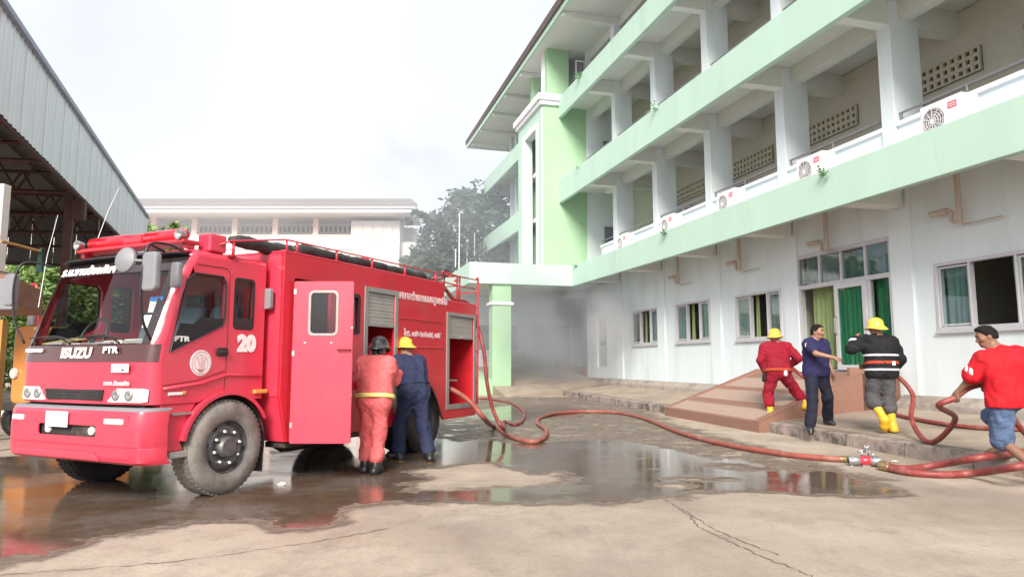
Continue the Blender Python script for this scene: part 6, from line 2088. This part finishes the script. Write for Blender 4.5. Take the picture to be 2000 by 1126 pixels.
def facing(dx, dy): return math.atan2(-dx, dy)

# 1  red jumpsuit at the front locker, seen from behind
J = dict(hipL=(-.085, .02, .86), hipR=(.085, -.0, .86), knL=(-.10, .10, .47), knR=(.06, .03, .46), anL=(-.11, .06, .09), anR=(.05, -.06, .09), toL=(-.13, .20, .045), toR=(.07, .08, .045),
         shL=(-.168, .10, 1.34), shR=(.168, .08, 1.34), elL=(-.18, .22, 1.10), elR=(.20, .25, 1.12), wrL=(-.21, .40, 1.05), wrR=(.20, .44, 1.20), neck=(0, .11, 1.38), head=(.01, .17, 1.515), face=(.05, 1, -.25), up=(0, .25, 1))
p = person('firefighter in faded red jumpsuit and black helmet, back turned, at the truck locker', (-1.70, 8.52, 0), facing(.05, 1), J, 1.0)
body(p, J, {'L': ((.1, 1, .1), (.6, 0, -.8), {}), 'R': ((-.2, 1, .1), (-.6, 0, -.8), {})})
suit('jumpsuit', J, 'suit_pink', p, g=.021, legl=1.72, seed=2, noise=.011)
ringband('reflective_belt', J, 'reflect', p, .05, .17, .040)
blob('collar', [cap((-.05, .09, 1.385), (.05, .09, 1.385), .062, k=.03)], 'suit_pink', p)
boots(J, 'blk_boot', p, .62, .014)
hh, fr = helmet(J, 'blk_helm', 'helmet', p, 1.02)
c_ = A3(J['head']) + fr[2] * .02
MB().tube([tuple(c_ + fr[0] * .118 * math.cos(a) - fr[1] * .12 * math.sin(a) - fr[2] * .0) for a in [math.pi * q / 10 for q in range(11)]], .012, 6).build('helmet_band', M['steel'], hh, smooth='all')
blob('neck_guard', [cap(tuple(c_ - fr[1] * .085 + fr[0] * x - fr[2] * .04), tuple(c_ - fr[1] * .085 + fr[0] * x * 1.1 - fr[2] * .10), .022, .018, .02) for x in (-.05, -.02, .02, .05)], 'blk_boot', p)

# 2  navy jumpsuit, yellow helmet, at the same locker
J = dict(hipL=(-.085, -.03, .88), hipR=(.085, -.05, .88), knL=(-.14, .10, .47), knR=(.10, -.12, .46), anL=(-.17, .06, .09), anR=(.10, -.30, .10), toL=(-.19, .20, .045), toR=(.16, -.17, .045),
         shL=(-.18, .13, 1.33), shR=(.18, .11, 1.33), elL=(-.20, .30, 1.14), elR=(.19, .30, 1.14), wrL=(-.12, .47, 1.18), wrR=(.10, .48, 1.14), neck=(0, .15, 1.39), head=(0, .23, 1.515), face=(-.1, 1, -.30), up=(0, .30, 1), mid=(0, .03, 1.12))
p = person('firefighter in navy jumpsuit and yellow helmet leaning in to the truck locker', (-1.39, 9.64, 0), facing(-.62, .78), J, 1.02)
body(p, J, {'L': ((.3, 1, .1), (.7, 0, -.6), {}), 'R': ((-.3, 1, .1), (-.7, 0, -.6), {})})
suit('jumpsuit', J, 'suit_navy', p, g=.024, legl=1.85, seed=5, noise=.011)
ringband('waist_belt', J, 'suit_navy', p, .22, .28, .033)
q = lerp(J['shL'], J['elL'], .35)
MB().lathe([(0, .006), (.036, .004), (.04, 0)], tuple(q + np.array([-.078, -.015, .02])), (-1, -.2, .2), 14).build('sleeve_badge', M['reflect'], p)
boots(J, 'blk_boot', p, .25, .012, sole='yellow_boot')
for s in 'LR':
    to, an = A3(J['to' + s]), A3(J['an' + s])
    blob('boot_toe', [cap(lerp(an, to, .82) - np.array([0, 0, .012]), to, .046, .038, .02)], 'yellow_boot', p)
helmet(J, 'yellow', 'helmet', p, 1.02)

# 3  dark red suit, yellow helmet, on the ramp, seen from behind
J = dict(hipL=(-.09, .0, .80), hipR=(.09, .02, .80), knL=(-.17, .10, .44), knR=(.32, .16, .50), anL=(-.16, -.02, .09), anR=(.46, .02, .24), toL=(-.20, .12, .045), toR=(.56, .10, .15),
         shL=(-.20, .06, 1.28), shR=(.20, .10, 1.28), elL=(-.30, .02, 1.04), elR=(.38, .06, 1.08), wrL=(-.21, .10, .84), wrR=(.27, .24, .94), neck=(0, .10, 1.34), head=(.0, .15, 1.465), face=(.25, 1, -.2), up=(0, .2, 1))
p3p = (5.36, 13.85, zp((5.36, 13.85)) + .02)
p = person('firefighter in dark red suit and yellow helmet holding the hose on the ramp', p3p, facing(.15, 1), J, 1.10)
body(p, J, {'L': ((.2, .3, -1), (.7, .3, 0), {'curl': .5}), 'R': ((-.1, .8, -.4), (-.8, 0, -.4), {'curl': .75})})
suit('jacket', J, 'suit_red', p, g=.024, legs=False, seed=8, noise=.012, sleeve=1.95)
suit('trousers', J, 'suit_red', p, g=.026, tors=False, legl=1.55, seed=9, noise=.011, flare=.012)
ringband('tool_belt', J, 'belt', p, .0, .13, .046)
blob('belt_pouch', [cap((-.22, .02, .80), (-.24, .04, .68), .05, .045, .02)], 'blk_boot', p)
blob('belt_pouch', [cap((.10, -.13, .84), (.10, -.13, .78), .035, .035, .02)], 'silver', p)
boots(J, 'yellow_boot', p, .45, .010, sole='blk_boot')
for s in 'LR':
    kn, an = J['kn' + s], J['an' + s]
    blob('trouser_cuff', [cap(lerp(kn, an, .52), lerp(kn, an, .80), .062, .054, .02)], 'blk_boot', p)
helmet(J, 'yellow', 'helmet', p, 1.04)

# 4  man in navy polo, striding toward the camera and pointing
J = dict(hipL=(-.09, -.02, .90), hipR=(.09, .02, .90), knL=(-.20, -.06, .50), knR=(.17, .20, .47), anL=(-.32, -.36, .12), anR=(.24, .24, .07), toL=(-.36, -.24, .045), toR=(.28, .34, -.05),
         shL=(-.175, -.06, 1.39), shR=(.16, .10, 1.39), elL=(-.27, -.16, 1.13), elR=(.14, .34, 1.22), wrL=(-.30, -.04, .90), wrR=(-.10, .46, 1.15), neck=(0, .04, 1.45), head=(-.02, .08, 1.585), face=(-.55, .82, -.06), up=(0, .05, 1))
p = person('man in navy polo shirt and dark trousers pointing as he steps off the apron', (5.36, 12.12, zp((5.36, 12.12)) - .0), facing(0, -1), J, 1.06)
body(p, J, {'L': ((.0, .3, -1), (.8, .3, 0), {}), 'R': ((-.85, .45, -.35), (-.2, -.3, -.9), {'curl': .55, 'point': True})})
hair(p, J, True)
suit('polo_shirt', J, 'polo', p, g=.022, legs=False, sleeve=.62, sl_flare=.012, seed=11, noise=.008, t0=-.06, cuts=[((0, 0, .845), (0, 0, -1))])
suit('trousers', J, 'dark_trs', p, g=.020, tors=False, legl=1.93, seed=12, noise=.009, flare=.022)
blob('collar', [cap((-.045, .05, 1.445), (.045, .04, 1.445), .066, k=.03)], 'polo', p, cuts=[((0, 0, 1.478), (0, 0, 1))])
q = lerp(J['shR'], J['elR'], .3)
MB().box(-.02, .02, -.004, .004, -.03, .03).build('sleeve_badge', M['silver'], p).location = tuple(q + np.array([.075, .03, .02]))
for s in 'LR':
    blob('shoe', foot(J, s, .010), 'blk_boot', p, vox=.009)
    an, to = A3(J['an' + s]), A3(J['to' + s])
    blob('shoe_trim', [cap(lerp(an, to, .3) - np.array([0, 0, .030]), to - np.array([0, 0, .012]), .040, .030, .02)], 'yellow_boot', p, vox=.009)

# 5  black turnout jacket, grey trousers, yellow boots, seen from behind, hose at the hip
J = dict(hipL=(-.09, .0, .90), hipR=(.09, .0, .90), knL=(-.13, .10, .52), knR=(.10, .04, .48), anL=(-.07, -.12, .20), anR=(.11, -.02, .09), toL=(-.04, -.06, .06), toR=(.13, .13, .045),
         shL=(-.19, .03, 1.38), shR=(.20, .02, 1.36), elL=(-.40, .10, 1.26), elR=(.29, -.02, 1.10), wrL=(-.26, .22, 1.42), wrR=(.25, .12, .90), neck=(0, .04, 1.44), head=(-.01, .08, 1.575), face=(-.1, 1, -.12), up=(0, .1, 1))
p5p = (5.98, 11.12, zp((5.98, 11.12)))
p = person('firefighter in black striped turnout jacket, yellow helmet and yellow rubber boots', p5p, facing(-.02, 1), J, 1.06)
body(p, J, {'L': ((.5, .4, .7), (.6, 0, -.6), {'curl': .6}), 'R': ((.0, .7, -.7), (-.8, 0, -.2), {'curl': .8})})
def band_at(t0, t1):
    hz0, hz1 = .92, 1.34
    return lambda c_: (c_[:, 2] > hz0 + (hz1 - hz0) * t0) & (c_[:, 2] < hz0 + (hz1 - hz0) * t1) & (np.abs(c_[:, 0]) < .235)
suit('turnout_jacket', J, 'jacket', p, g=.034, legs=False, sleeve=1.93, seed=14, noise=.011, t0=-.10, cuts=[((0, 0, .82), (0, 0, -1))])
ringband('reflective_stripe', J, 'silver', p, .52, .60, .043, noise=.004, seed=14)
ringband('reflective_stripe', J, 'silver', p, .0, .08, .043, noise=.004, seed=14)
ringband('belt', J, 'belt', p, .24, .36, .040, noise=.005, seed=15)
el, wr = A3(J['elL']), A3(J['wrL'])
blob('sleeve_stripe', [cap(lerp(el, wr, .30), lerp(el, wr, .92), .083, .083, .02)], 'silver', p, cuts=[(lerp(el, wr, .52), -(wr - el)), (lerp(el, wr, .72), wr - el)])
MB().box(-.025, .025, -.012, .012, -.03, .03).build('belt_buckle', M['silver'], p).location = (.10, -.155, 1.04)
suit('trousers', J, 'grey_trs', p, g=.026, tors=False, legl=1.30, seed=16, noise=.011, flare=.022)
boots(J, 'yellow_boot', p, .74, .016)
helmet(J, 'yellow', 'helmet', p, 1.06)

# 6  man in red T-shirt and denim shorts pulling the hose
J = dict(hipL=(-.09, .0, .86), hipR=(.09, .06, .88), knL=(-.06, .08, .44), knR=(.15, .44, .66), anL=(.04, -.38, .10), anR=(.30, .52, .285), toL=(-.04, -.26, .045), toR=(.24, .66, .235),
         shL=(-.19, .10, 1.32), shR=(.20, .02, 1.36), elL=(-.28, .22, 1.10), elR=(.30, .16, 1.14), wrL=(-.34, .34, .95), wrR=(.12, .38, 1.05), neck=(-.03, .09, 1.43), head=(-.09, .16, 1.585), face=(-.92, .33, -.30), up=(-.3, .1, 1))
p6p = (5.68, 7.88, 0)
p = person('man in red T-shirt, denim shorts and sandals hauling a hose', p6p, facing(-.1, 1), J, 1.045)
body(p, J, {'L': ((-.2, .5, -.8), (.8, .2, -.1), {'curl': .8}), 'R': ((-.6, .6, -.4), (-.3, 0, -.9), {'curl': .7})}, skin='skin_d')
hair(p, J)
sl0, sl1 = lerp(J['shL'], J['elL'], .40), lerp(J['shL'], J['elL'], .78)
suit('t_shirt', J, 'tee', p, g=.038, legs=False, sleeve=.74, sl_flare=.008, seed=18, noise=.011, t0=-.16, cuts=[((0, 0, .80), (0, 0, -1))], nf=(10, 10, 7))
def stripe(s):
    a, b = A3(J['sh' + s]), A3(J['el' + s])
    d = (b - a)
    for u0, w_ in ((-.035, .012), (.015, .016)):
        blob('sleeve_stripe', [cap(lerp(a, b, .2), lerp(a, b, .74), .108, .112, .02)], 'white_print', p, vox=.009, cuts=[(lerp(a, b, .50), -d), (lerp(a, b, .735), d), (lerp(a, b, .5) + np.array([0, u0 + w_, 0]), (0, 1, 0)), (lerp(a, b, .5) + np.array([0, u0 - w_, 0]), (0, -1, 0)), (a + np.array([0, 0, 0]), (1, 0, 0))])
stripe('L')
suit('shorts', J, 'denim', p, g=.024, tors=False, legl=.98, seed=19, noise=.010, flare=.028)
for s in 'LR':
    an, to = A3(J['an' + s]), A3(J['to' + s])
    f = (to - an); f[2] = 0; f /= np.linalg.norm(f)
    base = (an + to) / 2; base[2] = to[2] - .040
    blob('sandal', [cap(base - f * .10, base + f * .10, .045, .048, .02)], 'sandal', p, vox=.008, cuts=[(base + np.array([0, 0, .008]), (0, 0, 1)), (base - np.array([0, 0, .012]), (0, 0, -1))])
P6L = Matrix.Translation(Vector(p6p)) @ Matrix.Rotation(facing(-.1, 1), 4, 'Z') @ Matrix.Scale(1.045, 4)
H6 = P6L @ Vector(tuple(A3(J['wrL']) + np.array([-.015, .04, -.065])))
# ------------------------------------------------------------------ hoses and the divider
def hose(pts, r, label, m='hose', n=7):
    P = spline(pts, n)
    o = MB().tube(P, r, 10).build('fire_hose', M[m], smooth='all')
    tag(o, label, 'hose', 'red rubber fire hoses')
    for e, d in ((P[0], P[1]), (P[-1], P[-2])):
        v = (d - e).normalized()
        MB().lathe([(r * .9, -.02), (r * 1.3, -.02), (r * 1.3, .05), (r * 1.15, .06), (r * 1.15, .14), (r, .145)], e, v, 12).build('coupling', M['brass'], o, smooth=True)
    return o
TM = Matrix.Translation(Vector((-2.977, 7.148, 0))) @ Matrix.Rotation(R(65.18), 4, 'Z')
def T(x, y, z): return TM @ Vector((x, y, z))
r1 = .042
hose([T(4.45, .06, .92), T(4.48, -.14, .91), T(4.60, -.40, .72), T(4.74, -.62, .42)] + [G(x, y, r1) for x, y in ((965, 833), (1000, 853), (1040, 862), (1064, 853), (1066, 838), (1050, 826), (1056, 815), (1090, 806), (1150, 803), (1210, 806), (1262, 818), (1330, 845), (1420, 868), (1530, 886), (1610, 894), (1664, 897))], r1, 'long red brown hose from the truck locker winding over the wet yard', 'hose_lite')
hose([T(4.25, -.02, 2.62), T(4.42, -.05, 2.52), T(4.7, -.05, 2.38), T(5.1, -.05, 2.38), T(5.38, -.04, 2.2), T(5.42, -.22, 1.6), T(5.45, -.28, 1.0), T(5.55, -.36, .5), T(5.65, -.5, .2)] + [G(x, y, .035) for x, y in ((985, 822), (1005, 829), (1022, 819), (1022, 802), (1000, 787), (965, 780), (935, 777))], .033, 'thin dark hose looping down from the truck ladder to the ground')
CPL = G(1690, 899, .07)
hose([G(1722, 906, .05), G(1760, 914, .045), G(1805, 911, .05), G(1850, 904, .12), G(1893, 896, .23), G(1940, 889, .275), G(2010, 880, .25), G(2110, 872, .28)], .042, 'red hose from the divider rising over the kerb under the foot')
hose([G(1722, 910, .05), G(1770, 921, .042), G(1830, 926, .042), G(1890, 924, .055), G(1935, 919, .13), G(1985, 911, .245), G(2060, 900, .27), G(2140, 885, .27)], .042, 'red hose from the divider running flat along the kerb')
# hose held by the black jacket firefighter and the red T-shirt man
P5 = Vector(p5p)
a0 = P5 + Vector((.24, .30, .98)); a1 = P5 + Vector((.27, .08, .92))
pts = [P5 + Vector((-.16, .32, 1.05)), P5 + Vector((.10, .30, 1.06)), a0, a1, P5 + Vector((.36, -.20, .62)), AT(1780, 815, 10.5), AT(1797, 850, 10.1), AT(1818, 863, 9.8), AT(1842, 850, 9.4), AT(1866, 815, 9.0), H6 + Vector((-.10, .14, -.10)), H6, H6 + Vector((.22, -.02, .14)), H6 + Vector((.55, .05, .12)), H6 + Vector((1.0, .35, -.35)), H6 + Vector((1.5, .6, -.7))]
hose(pts, .036, 'red hose hanging in a loop between black jacket firefighter and red T-shirt man')
P3 = Vector(p3p)
hose([P3 + Vector((-.05, .36, .98)), P3 + Vector((.16, .30, 1.03)), P3 + Vector((.34, .26, 1.02)), P3 + Vector((.62, .0, .74)), GP(1640, 768, .25), GP(1668, 780, .07), GP(1700, 793, .04), GP(1745, 808, .04), GP(1800, 820, .04), GP(1865, 830, .04), GP(1940, 836, .04), GP(2030, 838, .04), GP(2120, 836, .04)], .036, 'red hose running along the apron behind the firefighters up to the ramp')
# three way divider
dv = empty('hose_divider', CPL, math.atan2(-.18, 1), 'chrome and red hose divider with levers lying where three hoses meet', 'hose divider')
MB().ball((0, 0, 0), (.10, .075, .068), 10).build('valve_body', M['red_pipe'], dv, smooth='all')
for ax_ in ((-1, 0, 0), (1, -.35, 0), (1, .35, 0)):
    MB().lathe([(.045, .06), (.058, .08), (.058, .19), (.045, .21)], (0, 0, 0), ax_, 14).build('hose_port', M['steel'], dv, smooth=True)
for x, y, zx in ((-.02, .05, .6), (.08, -.06, -.5), (.07, .08, .2)):
    MB().tube([(x, y, .05), (x, y, .11)], .016, 8).tube([(x - .06, y - .01, .11), (x + .06 * zx, y, .125), (x + .10 * zx, y + .07, .16)], .012, 6).ball((x + .10 * zx, y + .07, .165), .018, 6).build('lever', M['steel'], dv, smooth='all')
for a in (-.17, .16):
    for k in range(3):
        t = k * 2.09 + .4
        MB().ball((a, .075 * math.cos(t), .075 * math.sin(t)), .018, 5).build('lug', M['steel'], dv, smooth='all')
MB().box(-.05, .05, -.05, .05, -.075, -.05).build('foot', M['steel'], dv)
# scraps on the ground
lit = mat('pale_scrap', (.7, .66, .6), .8)
for x, y, s, lb in ((550, 944, .05, 'crumpled white scrap floating in the puddle by the front wheel'), (605, 868, .06, 'pale scrap lying under the crew door of the truck'), (1748, 900, .035, 'white scrap lying beside the hose divider')):
    b = bmesh.new()
    bmesh.ops.create_icosphere(b, subdivisions=2, radius=s)
    rs = random.Random(x)
    for v in b.verts:
        v.co *= rs.uniform(.55, 1.15); v.co.z *= .45
    me = bpy.data.meshes.new('scrap'); b.to_mesh(me); b.free()
    me.materials.append(lit)
    o = bpy.data.objects.new('scrap', me); link(o)
    o.location = G(x, y, .02) + Vector((0, 0, .0))
    tag(o, lb, 'litter')

# ------------------------------------------------------------------ smoke drifting out of the entrance
def smoke(name, c_, r, dens, lo, hi, scale, seed, col=(.62, .645, .70), rise=1.0):
    m = bpy.data.materials.new(name)
    m.use_nodes = True
    n, l = m.node_tree.nodes, m.node_tree.links
    n.remove(n['Principled BSDF'])
    pv = n.new('ShaderNodeVolumePrincipled')
    pv.inputs['Color'].default_value = (*col, 1)
    pv.inputs['Anisotropy'].default_value = .2
    tc = n.new('ShaderNodeTexCoord')
    ln = n.new('ShaderNodeVectorMath'); ln.operation = 'LENGTH'
    l.new(tc.outputs['Object'], ln.inputs[0])
    fo = n.new('ShaderNodeMapRange'); fo.interpolation_type = 'SMOOTHSTEP'
    fo.inputs['From Min'].default_value = 1.0; fo.inputs['From Max'].default_value = .25
    fo.inputs['To Min'].default_value = 0; fo.inputs['To Max'].default_value = 1
    l.new(ln.outputs['Value'], fo.inputs['Value'])
    nz = n.new('ShaderNodeTexNoise'); nz.noise_dimensions = '4D'
    nz.inputs['W'].default_value = seed
    nz.inputs['Scale'].default_value = scale; nz.inputs['Detail'].default_value = 3
    nz.inputs['Distortion'].default_value = .6
    l.new(tc.outputs['Object'], nz.inputs['Vector'])
    mr = n.new('ShaderNodeMapRange')
    mr.inputs['From Min'].default_value = lo; mr.inputs['From Max'].default_value = hi
    mr.inputs['To Min'].default_value = 0; mr.inputs['To Max'].default_value = dens
    l.new(nz.outputs['Fac'], mr.inputs['Value'])
    mu = n.new('ShaderNodeMath'); mu.operation = 'MULTIPLY'
    l.new(fo.outputs['Result'], mu.inputs[0]); l.new(mr.outputs['Result'], mu.inputs[1])
    l.new(mu.outputs['Value'], pv.inputs['Density'])
    l.new(pv.outputs['Volume'], n['Material Output'].inputs['Volume'])
    mb = MB().ball((0, 0, 0), 1.0, 10)
    o = mb.build('smoke', m)
    o.location = c_
    o.scale = r
    o['kind'] = 'stuff'
    return o
smoke('smoke_entrance', F(29.5, 9.2, 3.0), (5.2, 6.5, 4.6), .44, .35, .66, 2.2, 1.0)
smoke('smoke_window', F(24.9, 11.2, 2.9), (1.5, 2.0, 1.8), 1.3, .36, .66, 1.7, 3.0, (.74, .74, .77))
smoke('smoke_drift', Vector((-3.5, 40, 9.5)), (9.5, 6.0, 7.5), .075, .25, .65, 1.6, 5.0, (.80, .84, .92))
smoke('smoke_veil', Vector((-19, 43, 9.0)), (15, 5.0, 7.0), .055, .15, .6, 1.3, 11.0, (.90, .91, .94))
smoke('smoke_plume', Vector((-6.0, 41, 14.2)), (4.6, 3.0, 3.6), .14, .42, .68, 1.7, 8.0, (.45, .45, .48))
